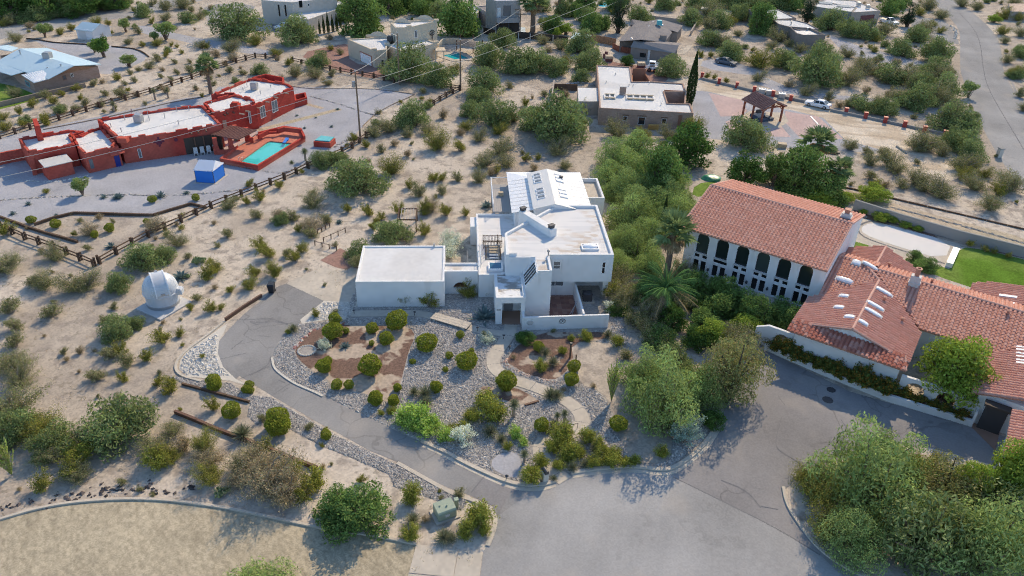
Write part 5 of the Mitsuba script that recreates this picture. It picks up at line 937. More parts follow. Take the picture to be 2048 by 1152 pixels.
ps = thing('storage_shed', 'small grey plastic shed standing alone in the far scrub', 'shed'); s0 = np.array(gp(qs('a', (1890, 115), (1990, 125), (2010, 95), (1910, 85)))); add('walls', prism(s0, 0, 2.1), 'metal_grey', ps); add('roof', hull([[*(s0.mean(0) + (p - s0.mean(0)) * 1.1), 2.1 + o * .1] for p in s0 for o in (0, 1)] + [[*((s0[0] + s0[3]) / 2), 2.5], [*((s0[1] + s0[2]) / 2), 2.5]]), 'metal_white', ps)
# ================================================================ observatory, fences, poles, vehicles and small things
ob = thing('observatory', 'small white domed observatory standing on a square concrete slab in the sand', 'observatory')
oc = G((328, 607)); OF = Fr(oc, 33)
sl4 = [G(p) for p in qs('U', (60, 930), (545, 1150), (1150, 790))]; sl4.append(sl4[0] + sl4[2] - sl4[1]); add('slab', prism(Polygon(sl4).buffer(.15, join_style=2), 0, .16), 'slab_grey', ob)
add('base_ring', lathe([(0, .12), (1.7, .12), (1.7, .5), (0, .5)], 48, (*oc, 0)), 'metal_grey', ob, smooth=40); add('wall', lathe([(0, .5), (1.68, .5), (1.68, 1.62), (0, 1.62)], 48, (*oc, 0)), 'dome_white', ob, smooth=40)
DR_ = 1.8; prof_ = [(1.6, 1.6), (DR_ + .03, 1.62), (DR_ + .05, 1.72), (DR_, 1.76)] + [(DR_ * math.cos(t), 1.95 + DR_ * math.sin(t)) for t in np.linspace(0, math.pi / 2, 14)]
dm = add('dome', lathe(prof_, 56, (*oc, 0)), 'dome_white', ob, smooth=40)
def sph(az, el, r): return [oc[0] + r * math.cos(el) * math.cos(az), oc[1] + r * math.cos(el) * math.sin(az), 1.95 + r * math.sin(el)]
saz = math.radians(-58)
def arcband(h, r0, r1, lo, hi, n=14):                                  # a band of width 2h over the dome in the vertical plane saz
    V, F_ = [], []; sd_ = np.array([-math.sin(saz), math.cos(saz), 0])
    for t in np.linspace(lo, hi, n):
        for r in (r0, r1):
            c_ = np.array([oc[0] + r * math.cos(t) * math.cos(saz), oc[1] + r * math.cos(t) * math.sin(saz), 1.95 + r * math.sin(t)]); V += [c_ - sd_ * h[0], c_ + sd_ * h[1]]
    for k in range(n - 1):
        a = 4 * k; b = a + 4
        for i, j in ((0, 1), (1, 3), (3, 2), (2, 0)): F_ += [[a + i, a + j, b + j], [a + i, b + j, b + i]]
    F_ += [[0, 2, 1], [1, 2, 3], [4 * n - 4, 4 * n - 3, 4 * n - 2], [4 * n - 3, 4 * n - 1, 4 * n - 2]]
    return tm(V, F_)
add('shutter', arcband((.62, .62), DR_ - .05, DR_ + .06, .05, 2.0), 'dome_white', ob, smooth=40)
for s in (-1, 1): add('shutter_rail', arcband((.7 if s < 0 else -.58, -.58 if s < 0 else .7), DR_ - .05, DR_ + .10, -.02, 2.2), 'metal_white', ob, smooth=40)
add('dome_rib', cat(*[tube([sph(az, t, DR_ + .005) for t in np.linspace(0, 1.5, 10)], .022, 5) for az in np.arange(0, 6.2, math.pi / 4)]), 'metal_white', ob)
p = sph(saz + math.pi, 1.25, DR_); add('shutter_motor', rbox((p[0], p[1], p[2] - .1), (.3, .3, .25), 33), 'metal_grey', ob)
p = sph(saz, .12, DR_); add('shutter_latch', rbox((p[0], p[1], p[2] - .15), (.35, .25, .25), 33), 'metal_grey', ob)
p = sph(math.radians(5), 0, DR_ + .12); add('side_housing', cat(rbox((p[0], p[1], 1.35), (.75, .8, .55), 5), rbox((p[0] - .02, p[1], 1.9), (.6, .65, .12), 5)), 'dome_white', ob)
# ---------------- split rail fences
def rail_fence(name, label, px, step=2.5, h=1.05, cat_='fence'):
    t = thing(name, label, cat_); ln = LineString(gp(px)); n = max(2, int(round(ln.length / step))); pr = None
    for k in range(n + 1):
        p = ln.interpolate(k / n, normalized=True); p = np.array([p.x, p.y]); nx = ln.interpolate(min(1, k / n + .01), normalized=True); nx = np.array([nx.x, nx.y]) if k < n else p + (p - pr)
        a = math.degrees(math.atan2(*(nx - p)[::-1]))
        for s in (-.16, .16):
            d = np.array([math.cos(math.radians(a + 90)), math.sin(math.radians(a + 90))]) * s; add('post', rbox((*(p + d), 0), (.24, .16, h + hr.uniform(-.06, .1)), a + hr.uniform(-4, 4)), 'wood_weathered', t)
        if pr is not None:
            for z in (.42, .86): add('rail', tube([[*(pr + hr.uniform(-.04, .04)), z + hr.uniform(-.05, .05)], [*p, z + hr.uniform(-.05, .05)]], .085, 5), 'wood_weathered', t)
        pr = p
    return t
rail_fence('split_rail_fence', 'brown split rail fence from the left edge to its corner above the observatory', qs('D', (-60, 195), (130, 280), (330, 350), (545, 440)))
rail_fence('split_rail_fence', 'long brown split rail fence running from its corner past the tent toward the poles', qs('D', (575, 425), (720, 345), (870, 265), (1050, 185), (1220, 105), (1420, 25)) + qs('A', (1640, 1035), (1830, 945), (2016, 865)) + qs('B', (160, 790), (260, 745)))
rail_fence('split_rail_fence', 'brown split rail fence behind the red adobe house up to the bend', qs('A', (0, 800), (250, 722), (600, 612), (860, 540), (1150, 440), (1260, 392), (1480, 330), (1590, 345)))
rail_fence('split_rail_fence', 'brown split rail fence between the red gravel drive and the grey yard', qs('N', (600, 550), (800, 600), (1000, 640), (1330, 695), (1500, 735)))
rail_fence('split_rail_fence', 'short brown split rail fence at the foot of the second pole', qs('B', (540, 605), (620, 555), (690, 522)))
rail_fence('split_rail_fence', 'short dark rail fence behind the scrub near the second pole', qs('B', (590, 505), (690, 520)), 1.6)
def timber(label, px, h=.28, w=.22, mat='wood_brown', name='timber_edging'):
    t = thing(name, label, 'edging'); l = smooth_line(gp(px), 0); ln = LineString(l); n = max(1, int(ln.length / 2.4))
    for k in range(n):
        a, b = ln.interpolate(k / n, normalized=True), ln.interpolate((k + .985) / n, normalized=True); add('timber', curb([(a.x, a.y), (b.x, b.y)], w, 0, h + hr.uniform(-.03, .03)), mat, t)
timber('low timber edging left of the sand wedge under the grey yard', qs('D', (0, 160), (200, 235), (450, 305)), .35, .25, 'wood_weathered')
timber('low timber edging on the upper side of the sand wedge below the grey yard', qs('D', (200, 205), (400, 137), (660, 145), (880, 152), (1100, 85), (1190, 108)), .35, .25, 'wood_weathered')
timber('rusty brown timber edging beside the asphalt drive under the trash bin', qs('D', (1300, 755), (1400, 685), (1510, 615)), .4, .2)
timber('brown timber edging stepping through the lower scrub beside the gravel strip', qs('G', (1010, 215), (1200, 290), (1330, 350), (1430, 380), (1560, 430), (1700, 490), (1830, 540)), .35, .25)
timber('short weathered timber edging at the upper side of the sand pocket by the drive', qs('G', (1050, 50), (1270, 110), (1440, 155)), .25, .2, 'wood_weathered')
timber('small timber in the mulch below the curved walk', qs('K', (345, 965), (450, 935)), .15, .2)
timber('low dark timber edging curving round the lot behind the metal roofed house', qs('d', (340, 500), (480, 510), (640, 545), (860, 560), (1130, 575)), .25, .2, 'wood_weathered'); timber('dark curved timber edging beside the small round tree', qs('d', (1430, 600), (1700, 625), (1830, 670), (1910, 735)), .25, .2, 'wood_weathered')
timber('dark timber edging along the dirt track above the villa', qs('F', (930, 95), (1020, 110), (1400, 200), (1700, 270), (2040, 350)), .2, .2, 'wood_weathered')
timber('low grey edging along the upper edge of the yard behind the poles', qs('N', (600, 768), (770, 790), (1200, 785), (1420, 800), (1690, 840), (1500, 920), (1340, 1005), (1220, 1120)), .12, .16, 'block_tan')
timber('low brown edging behind the red house against the sand', qs('A', (250, 748), (600, 680), (1000, 588), (1210, 552)), .14, .18, 'block_tan')
wl_ = thing('post_wall', 'low grey block wall with red capped square posts beside the bladed dirt yard', 'wall')
add('wall', curb(gp(qs('C', (160, 458), (460, 530), (760, 592))), .3, 0, .45), 'block_grey', wl_); add('wall', curb(gp(qs('C', (900, 640), (1215, 705), (1555, 778), (1650, 800))), .3, 0, .45), 'block_grey', wl_)
for x, y in ((160, 448), (258, 482), (360, 505), (460, 530), (568, 555), (670, 580), (988, 655), (1100, 682), (1213, 708), (1325, 732), (1440, 762), (1557, 788)):
    p = gp(qs('C', (x, y)))[0]; r = add('post', cat(rbox((*p, 0), (.6, .6, .75), -14)), 'red_paint', wl_); add('cap', cat(rbox((*p, .75), (.62, .62, .3), -14), rbox((*p, 1.05), (.74, .74, .12), -14)), 'red_paint', r)
# ---------------- poles and wires
def pole(label, px, h, extra=True):
    t = thing('utility_pole', label, 'utility pole', None); p = G(px); add('pole', tube([[*p, 0], [*p, h]], [.17, .11], 8), 'wood_pole', t)
    add('insulator', lathe([(0, .3), (.05, .3), (.09, .1), (.09, 0), (0, 0)], 8, (*p, h)), 'plaster_pale', t); return t, p
plain('wood_pole', (.22, .15, .10), .8)
t1, p1 = pole('tall wooden utility pole with a grey transformer, the one standing at the split rail fence', (721, 281), 11.3)
add('transformer', lathe([(0, .95), (.2, .93), (.27, .85), (.27, 0), (0, 0)], 14, (p1[0] - .36, p1[1] - .25, 8.9)), 'metal_grey', t1); add('bracket', box(p1[0] - .4, p1[0], p1[1] - .2, p1[1] - .05, 9.3, 9.45), 'metal_dark', t1)
t2, p2 = pole('wooden utility pole standing in front of the cream house', (799, 170), 9.9); add('light_arm', cat(tube([[*p2, 9.4], [p2[0] - .8, p2[1], 9.7]], .05, 5), box(p2[0] - 1.2, p2[0] - .75, p2[1] - .12, p2[1] + .12, 9.6, 9.8)), 'metal_grey', t2)
t3, p3 = pole('wooden utility pole standing left of the dirt trail above the scrub', (921, 181), 9.6)
t4, p4 = pole('short wooden pole with crossed arms by the covered pool at the top', q('Z', 795, 390), 6.0); 
for z in (4.6, 5.6): add('crossarm', curb([p4 + [-1.4, .3], p4 + [1.4, -.3]], .12, z, z + .14), 'wood_pole', t4)
def wire(label, a, b, sag=.6, r=.028):
    t = thing('wire', label, 'wire', None); n = 16; s = np.linspace(0, 1, n)[:, None]; a, b = np.array(a, float), np.array(b, float); pts = a * (1 - s) + b * s; pts[:, 2] -= sag * 4 * (s * (1 - s))[:, 0]; add('strand', tube(pts, r, 4), 'wire_grey', t)
plain('wire_grey', (.42, .42, .41), .6)
fe = G((1232, 62)); fl_ = G((-60, 505))
wire('thin wire from the transformer pole to the second pole, in front of the cream house', [*p1, 11.3], [*p2, 8.6], .5); wire('thin wire from the second pole to the third pole', [*p2, 8.6], [*p3, 8.6], .4); wire('thin wire from the third pole to the short crossed pole', [*p3, 8.6], [*p4, 6.0], .4)
wire('upper long wire from the transformer pole across the scrub to the tall pine', [*p1, 9.2], [*fe, 9.5], .9); wire('lower long wire from the transformer pole across the scrub to the tall pine', [*p1, 7.6], [*fe, 7.2], .9)
wire('upper wire from the transformer pole over the pool toward the left edge', [*p1, 11.3], [*fl_, 10.0], .8); wire('lower wire from the transformer pole over the tent toward the left edge', [*p1, 9.4], [*fl_, 8.3], .9)
# ---------------- tiled pergola over the seating
pv = thing('pergola', 'timber pavilion with a brown tiled gable roof over seating on pink paving', 'pergola')
PE = np.array([[40.4, 138.3], [43.3, 133.0], [45.6, 134.1], [47.9, 135.2], [44.9, 140.6], [42.6, 139.4]]); PFr = Fr(PE[1], math.degrees(math.atan2(*(PE[3] - PE[1])[::-1]))); Wd = np.linalg.norm(PE[3] - PE[1]); Ln = np.linalg.norm(PE[0] - PE[1])
tile_facet(pv, [(-.1, 0), (Wd / 2, 0), (Wd / 2, Ln), (-.1, Ln)], (2.95 + .0, .42, 0), PFr, .42, .42, base=(.20, .125, .115), pale=(.25, .17, .155)); tile_facet(pv, [(Wd / 2, 0), (Wd + .1, 0), (Wd + .1, Ln), (Wd / 2, Ln)], (2.95 + .42 * Wd, -.42, 0), PFr, .42, .42, base=(.20, .125, .115), pale=(.25, .17, .155))
for v in (.5, Ln / 2, Ln - .5):
    for u in (.35, Wd - .35): add('post', box(u - .14, u + .14, v - .14, v + .14, 0, 3.0), 'wood_red', pv, fr=PFr)
    add('tie_beam', box(.2, Wd - .2, v - .1, v + .1, 2.8, 3.0), 'wood_red', pv, fr=PFr); add('king_post', box(Wd / 2 - .1, Wd / 2 + .1, v - .1, v + .1, 3.0, 3.9), 'wood_red', pv, fr=PFr)
    for s in (-1, 1): add('strut', tube([[Wd / 2 + s * .1, v, 3.0], [Wd / 2 + s * Wd * .27, v, 3.4]], .08, 5), 'wood_red', pv, fr=PFr); add('brace', tube([[Wd / 2 + s * (Wd / 2 - .35), v, 2.2], [Wd / 2 + s * (Wd / 2 - 1.2), v, 2.85]], .08, 5), 'wood_red', pv, fr=PFr)
for u in (.35, Wd - .35): add('plate', box(u - .12, u + .12, 0, Ln, 2.82, 2.98), 'wood_red', pv, fr=PFr)
so = thing('outdoor_sofa', 'dark blue cushioned sofa set under the tiled pavilion', 'sofa')
for c, s, a in (((1.6, 1.7), (2.2, .9, .45), 0), ((.9, 2.7), (.9, 1.6, .45), 0), ((3.6, 2.3), (.9, 1.8, .45), 0)): add('seat', box(c[0] - s[0] / 2, c[0] + s[0] / 2, c[1] - s[1] / 2, c[1] + s[1] / 2, 0, s[2]), 'cushion_blue', so, fr=PFr)
plain('cushion_blue', (.06, .09, .13), .8); add('backrest', box(.3, .6, 1.9, 3.6, .45, 1.0), 'cushion_blue', so, fr=PFr)
gl = thing('grill_island', 'grey outdoor grill counter under the tiled pavilion', 'grill'); add('counter', box(1.5, 3.6, 3.2, 4.0, 0, .95), 'cover_grey', gl, fr=PFr); add('hood', hull([(1.7, 3.3, .95), (2.7, 3.3, .95), (1.7, 3.9, .95), (2.7, 3.9, .95), (1.8, 3.45, 1.5), (2.6, 3.45, 1.5), (1.8, 3.8, 1.5), (2.6, 3.8, 1.5)]), 'metal_dark', gl, fr=PFr)
for k, (x, y, lb) in enumerate(((585, 165, 'grey crate with white top frame by the low post wall, leftmost of three'), (725, 190, 'grey crate with a white top frame by the low post wall, middle one of three'), (955, 250, 'grey crate with a white top frame standing apart, nearest the white car'))):
    c = gp(qs('V', (x, y)))[0]; t = thing('crate', lb, 'crate', None); add('tank', rbox((*c, .1), (1.25, 1.05, .85), -14), 'metal_grey', t); add('frame', cat(*[rbox((c[0] + dx, c[1] + dy, .95), s, -14) for dx, dy, s in ((0, .5, (1.35, .1, .12)), (0, -.5, (1.35, .1, .12)), (.62, 0, (.1, 1.0, .12)), (-.62, 0, (.1, 1.0, .12)), (0, 0, (.1, 1.0, .12)))]), 'paint_white', t)
t = thing('board', 'long white board lying on the pink paving', 'board'); a_, b_ = gp(qs('V', (1500, 590), (1650, 750))); add('board', curb([a_, b_], .22, .03, .09), 'paint_white', t)
# ---------------- vehicles
def wheel(r, w, mat='rubber'):
    m = lathe([(0, -w / 2), (r * .9, -w / 2), (r, -w / 2 + .03), (r, w / 2 - .03), (r * .9, w / 2), (0, w / 2)], 18); m.apply_transform(trimesh.transformations.rotation_matrix(math.pi / 2, [1, 0, 0])); return m
def vehicle(label, cat_, px_front, px_rear, paint, kind='sedan', name='parked_car'):
    a, b = G(px_front), G(px_rear); fr = Fr((a + b) / 2, math.degrees(math.atan2(*(a - b)[::-1]))); t = thing(name, label, cat_)
    L, Wd_, H1, H2 = dict(sedan=(4.8, 1.82, .92, 1.45), suv=(4.8, 1.85, 1.0, 1.72), pickup=(5.6, 1.9, 1.05, 1.78))[kind]; h = L / 2; w = Wd_ / 2
    ring_ = lambda z, l0, l1, ww: [(l0, -ww * .86, z), (l0 + .25, -ww, z), (l1 - .25, -ww, z), (l1, -ww * .86, z), (l1, ww * .86, z), (l1 - .25, ww, z), (l0 + .25, ww, z), (l0, ww * .86, z)]
    add('body', cat(hull(ring_(.28, -h + .08, h - .08, w * .96) + ring_(.62, -h, h, w) + ring_(H1 - .14, -h + .03, h - .06, w * .98) + ring_(H1, -h + (.12 if kind == 'sedan' else .05), h - (1.0 if kind == 'sedan' else .8), w * .90))), paint, t, fr=fr, smooth=28)
    c0, c1 = dict(sedan=(-1.75, 1.05), suv=(-2.25, 1.1), pickup=(-.35, 1.3))[kind]; g0, g1 = dict(sedan=(.75, .85), suv=(.25, .75), pickup=(.2, .75))[kind]
    add('windows', hull(ring_(H1 - .02, c0, c1, w * .90) + ring_(H2 - .07, c0 + g0, c1 - g1, w * .70)), 'glass_dark', t, fr=fr)
    add('roof', hull(ring_(H2 - .09, c0 + g0 - .05, c1 - g1 + .05, w * .73) + ring_(H2, c0 + g0 + .15, c1 - g1 - .15, w * .62)), paint, t, fr=fr, smooth=28)
    for s in (-1, 1):
        for x0, x1 in ((c0 + .02, c0 + g0 + .05), (c1 - .02, c1 - g1 - .02), ((c0 + c1) / 2, (c0 + c1) / 2 + .03)): add('pillar', tube([[x0, s * w * .89, H1 - .03], [x1, s * w * .71, H2 - .06]], .055, 5), paint, t, fr=fr)
        add('mirror', rbox((c1 - .35, s * (w + .08), H1), (.16, .2, .14)), paint, t, fr=fr)
        add('headlight', hull([(h - .28, s * w * .55, .66), (h - .02, s * w * .55, .64), (h - .3, s * w * .96, .66), (h - .05, s * w * .9, .64), (h - .34, s * w * .94, .8), (h - .09, s * w * .55, .78)]), 'skylight_white', t, fr=fr); add('tail_light', box(-h - .012, -h + .15, min(s * w * .55, s * w * .93), max(s * w * .55, s * w * .93), .66, .82), 'red_paint', t, fr=fr)
        for x in (-h + .95, h - .9):
            m = wheel(.34, .24); m.apply_translation([x, s * (w - .1), .34]); wk = add('wheel', m, 'rubber', t, fr=fr); m = wheel(.21, .26); m.apply_translation([x, s * (w - .095), .34]); add('rim', m, 'metal_grey', wk, fr=fr)
    if kind == 'pickup': add('bed', cat(box(-h + .1, c0 - .05, -w * .85, w * .85, H1 + .002, H1 + .02)), 'metal_dark', t, fr=fr)
    if kind == 'suv': add('roof_rack', cat(*[box(-1.6, .2, s * .6 - .03, s * .6 + .03, H2, H2 + .07) for s in (-1, 1)]), 'metal_grey', t, fr=fr)
def wp(t, f, r):                                                       # wheel touch points to bumper points
    f, r = np.array(q(t, *f)), np.array(q(t, *r)); return tuple(f + (f - r) * .35), tuple(r + (r - f) * .35)
vehicle('white sedan parked on the dirt beside the low post wall', 'car', *wp('V', (1500, 380), (1760, 435)), 'car_white')
vehicle('dark grey sedan parked on the gravel drive beyond the cypress', 'car', *wp('C', (335, 378), (263, 362)), 'car_grey')
vehicle('white sport utility vehicle parked in front of the pale house at the top', 'car', *wp('N', (440, 195), (510, 180)), 'car_white', 'suv')
vehicle('white pickup truck parked beside the house with the maroon garage door', 'truck', *wp('b', (1975, 258), (1880, 232)), 'car_white', 'pickup', 'pickup_truck')
a_ = G(q('N', 520, 255)); vehicle('white car roof half hidden behind the big shrub near the pale house', 'car', q('N', 490, 262), q('N', 565, 250), 'car_white')
sk_ = thing('skid_steer', 'white compact loader with dark red wheels beside the brick house', 'loader'); ss = Fr(G(q('S', 1500, 128)), 168)
add('body', hull([(x, y, z) for x, y, z in [(-1.3, -.6, .5), (-1.3, .6, .5), (1.0, -.6, .45), (1.0, .6, .45), (-1.35, -.6, 1.3), (-1.35, .6, 1.3), (.9, -.55, 1.0), (.9, .55, 1.0)]]), 'car_white', sk_, fr=ss); add('cab', cat(*[box(x - .05, x + .05, y - .05, y + .05, 1.0, 2.1) for x in (-.5, .6) for y in (-.5, .5)], box(-.6, .7, -.6, .6, 2.0, 2.12)), 'car_white', sk_, fr=ss); add('windows', box(-.5, .6, -.52, .52, 1.0, 2.0), 'glass_dark', sk_, fr=ss)
for s in (-1, 1):
    add('lift_arm', tube([[-1.3, s * .75, 1.6], [.4, s * .75, 1.5], [1.5, s * .75, .5]], .12, 6), 'car_white', sk_, fr=ss)
    for x in (-.7, .55): m = wheel(.42, .32); m.apply_translation([x, s * .78, .42]); wk = add('wheel', m, 'rubber', sk_, fr=ss); m = wheel(.25, .34); m.apply_translation([x, s * .785, .42]); add('rim', m, 'maroon', wk, fr=ss)
add('bucket', hull([(1.4, -.9, .1), (1.4, .9, .1), (2.1, -.9, .08), (2.1, .9, .08), (1.45, -.9, .7), (1.45, .9, .7)]), 'metal_dark', sk_, fr=ss)
for x, y, lb in ((1375, 90, 'tan crate on a red brown base next to the loader bucket'), (1010, 12, 'tan wooden crate beyond the back corner of the brick house roof')):
    c = gp(qs('S', (x, y)))[0]; t = thing('wooden_crate', lb, 'crate'); add('base', rbox((*c, 0), (1.5, 1.2, .6), 5), 'maroon', t); add('box', rbox((*c, .6), (1.6, 1.3, .6), 5), 'wood_tan', t)
c = gp(qs('a', (400, 760)))[0]; t = thing('engine_stand', 'small red machine beyond the roof of the brick house', 'machine'); add('body', cat(rbox((*c, 0), (.9, .8, 1.0), 20), rbox((c[0] + .1, c[1], 1.0), (.5, .5, .5), 20)), 'maroon', t)
pal = thing('pallet_stack', 'stack of yellow orange timbers against the brick house wall', 'timber stack'); c = gp(qs('S', (1512, 790)))[0]
for k in range(4): add('timber', rbox((c[0], c[1] - .1 * k, .05 + .24 * k), (1.8, .5, .2), -1), 'wood_orange2', pal)
plain('wood_orange2', (.50, .30, .10), .8)
pal = thing('plank_pile', 'pile of dark weathered planks on the ground left of the bladed dirt', 'plank pile'); c = gp(qs('C', (910, 880)))[0]
for k in range(6): add('plank', rbox((c[0] + .25 * (k % 3) - .3, c[1] + .28 * k - .7, .05 + .12 * (k % 2)), (2.0, .24, .1), -18 + 4 * k), 'wood_weathered', pal)
c = gp(qs('C', (620, 848)))[0]; t = thing('wooden_crate', 'tan wooden box at the grey paving edge above the lush trees', 'crate'); add('box', rbox((*c, 0), (1.4, 1.0, .7), -8), 'wood_tan', t)
c = G(q('F', 215, 52)); t = thing('tarp', 'shiny green tarp heap on the lawn behind the villa', 'tarp'); sp = trimesh.creation.icosphere(3); v = np.array(sp.vertices); v = v * (1 + .25 * (meshkit.noise(v * 2.2, 3)[:, None] - .5)); v[:, 2] = np.maximum(v[:, 2], 0); add('sheet', tm(v * [1.5, 1.1, .6] + [*c, 0], sp.faces), 'tarp_green', t, smooth=True); plain('tarp_green', (.05, .24, .13), .35)
c = gp(qs('C', (1280, 845), (1340, 885))); t = thing('concrete_beam', 'grey concrete beam lying on the bladed dirt', 'beam'); add('beam', curb(c, .3, 0, .25), 'block_grey', t)
c = gp(qs('C', (1868, 905)))[0]; t = thing('stone_pillar', 'grey square stone pillar at the road edge on the right', 'pillar'); add('pillar', rbox((*c, 0), (.7, .7, 1.5), 10), 'stone_pale', t); add('cap', rbox((*c, 1.5), (.85, .85, .12), 10), 'block_grey', t)
c = gp(qs('C', (1755, 715)))[0]; t = thing('hydrant', 'yellow fire hydrant on the verge of the right hand road', 'hydrant'); add('barrel', lathe([(0, 0), (.16, 0), (.16, .6), (.2, .65), (.12, .8), (0, .85)], 12, (*c, 0)), 'yellow_paint', t); add('outlet', tube([[c[0] - .25, c[1], .5], [c[0] + .25, c[1], .5]], .08, 8), 'yellow_paint', t)
# ---------------- street side things
tb_ = thing('trash_bin', 'black wheeled trash bin at the top of the asphalt drive', 'bin'); c = np.array(gp(qs('D', (1567, 590)))[0])
add('bin', loft([(c[0] + x, c[1] + y, .05) for x, y in ((-.27, -.27), (.27, -.27), (.27, .27), (-.27, .27))], [(c[0] + x, c[1] + y, 1.05) for x, y in ((-.36, -.38), (.36, -.38), (.36, .4), (-.36, .4))]), 'plastic_black', tb_); add('lid', hull([(c[0] + x, c[1] + y, 1.05 + z) for x, y, z in ((-.39, -.42, 0), (.39, -.42, 0), (.39, .45, 0), (-.39, .45, 0), (-.33, -.3, .12), (.33, -.3, .12), (.33, .4, .15), (-.33, .4, .15))]), 'plastic_black', tb_)
for s in (-.28, .28): m = wheel(.12, .08); m.apply_transform(trimesh.transformations.rotation_matrix(math.pi / 2, [0, 0, 1])); m.apply_translation([c[0] + s, c[1] + .35, .12]); add('wheel', m, 'rubber', tb_)
ub = thing('utility_box', 'pale green padmount transformer box beside the street corner shrubs', 'utility box'); c = np.array(gp(qs('H', (605, 800)))[0]); uf = Fr(c, 28)
add('pad', box(-1.0, 1.0, -.75, .85, 0, .1), 'concrete', ub, fr=uf); add('case', hull([(x, y, z) for x in (-.75, .75) for y, z in ((-.55, .1), (-.55, .85), (-.45, .95), (.6, 1.05), (.6, .1))]), 'utility_green', ub, fr=uf); add('door', box(-.7, .7, -.58, -.545, .15, .8), 'utility_green', ub, fr=uf); add('notice', box(-.2, .15, -.592, -.578, .4, .62), 'plaster_pale', ub, fr=uf); add('lock', cat(box(.1, .18, -.1, .0, 1.0, 1.12), box(-.4, -.32, .1, .2, 1.0, 1.1)), 'utility_green', ub, fr=uf)
ud = thing('utility_pedestal', 'small pale green utility pedestal just behind the padmount box', 'utility pedestal'); c = gp(qs('H', (670, 755)))[0]; add('post', cat(rbox((*c, 0), (.3, .3, .85), 20), rbox((*c, .85), (.34, .34, .08), 20)), 'utility_green', ud)
mb = thing('mailbox', 'dark mailbox on a stone base at the street end of the garden walk', 'mailbox'); c = np.array(gp(qs('H', (1180, 605)))[0])
add('base', rbox((*c, 0), (.45, .45, 1.0), 20), 'stone_pale', mb); m = trimesh.creation.extrude_polygon(Polygon(arch(-.16, .16, 0, .36)), .6, engine='earcut'); v = np.array(m.vertices); mf = Fr(c, 25); add('box', mf.xf(tm(np.c_[v[:, 0], v[:, 2] - .3, v[:, 1] + 1.0], m.faces)), 'metal_dark', mb)
for lb, p in (('first small path light beside the garage front walk', q('J', 800, 262)), ('small path light between the garage and the footbridge', q('J', 1265, 275)), ('small path light beyond the footbridge', q('J', 1747, 395)), ('small path light beside the entry walk', q('K', 225, 540)), ('small path light left of the entry walk', q('K', 182, 455)), ('small path light on the bend of the walk', q('H', 960, 600))):
    c = G(p); t = thing('path_light', lb, 'garden light'); add('stem', tube([[*c, 0], [*c, .5]], .035, 6), 'metal_dark', t); add('shade', lathe([(0, .62), (.16, .5), (.03, .5), (0, .5)], 12, (*c, 0)), 'metal_dark', t)
t = thing('garden_post', 'dark wooden post with a small lamp in the mulch bed before the courtyard wall', 'post'); c = G(q('K', 690, 600)); add('post', rbox((*c, 0), (.16, .16, 1.7)), 'wood_weathered', t); add('lamp', rbox((c[0], c[1], 1.7), (.24, .24, .2)), 'metal_dark', t); c2 = G(q('K', 735, 630)); add('stake', rbox((*c2, 0), (.12, .12, .9)), 'wood_weathered', t)
hr_ = thing('garden_rail', 'low black handrail across the curved walk', 'rail'); a_, b_ = np.array(G(q('H', 1240, 325))), np.array(G(q('H', 1368, 300)))
for p in (a_, (a_ + b_) / 2, b_): add('post', tube([[*p, 0], [*p, .55]], .03, 5), 'metal_dark', hr_)
add('bar', tube([[*a_, .55], [*b_, .55]], .03, 5), 'metal_dark', hr_)
tl_ = thing('garden_trellis', 'weathered timber arbour frame in the scrub behind the garage', 'trellis'); c4 = gp(qs('E', (335, 415), (440, 415), (445, 350), (345, 350)))
for p in c4: add('post', rbox((*p, 0), (.14, .14, 1.7), 5), 'wood_weathered', tl_)
for a_, b_ in ((0, 1), (1, 2), (2, 3), (3, 0)): add('beam', curb([c4[a_], c4[b_]], .12, 1.7, 1.85), 'wood_weathered', tl_)
for k in range(1, 6): add('slat', curb([lerp(c4[0], c4[1], k / 6), lerp(c4[3], c4[2], k / 6)], .08, 1.85, 1.92), 'wood_grey', tl_)
ws_ = thing('wire_trellis', 'two rows of dark posts with rails on the sand left of the garage', 'trellis')
for r0, r1 in (((1830, 255), (1900, 215)), ((1815, 320), (1940, 350)), ((1865, 300), (1990, 245))):
    a_, b_ = np.array(G(q('D', *r0))), np.array(G(q('D', *r1)))
    for k in range(4): p = a_ + (b_ - a_) * k / 3; add('post', rbox((*p, 0), (.1, .1, .7)), 'wood_weathered', ws_)
    add('rail', tube([[*a_, .6], [*b_, .6]], .04, 5), 'wood_weathered', ws_)
struct('mulch_bed', sheet_mesh(gpoly(qs('D', (1845, 405), (1960, 335), (2080, 400), (2000, 460), (1930, 445)), 0), ZL * 2), 'red_gravel')
t = thing('stone_ring', 'round ring of grey stones in the mulch bed near the drive', 'stone ring'); c = G(q('J', 437, 545))
for k in range(22): a = k * 2 * math.pi / 22; sp = trimesh.creation.icosphere(1); add('stone', tm(np.array(sp.vertices) * [.14, .11, .09] + [c[0] + .85 * math.cos(a), c[1] + .85 * math.sin(a), .06], sp.faces), 'stone_pale', t)
add('gravel_fill', lathe([(0, .035), (.8, .03), (.8, 0), (0, 0)], 24, (*c, ZL * 3)), 'gravel_bed', t)
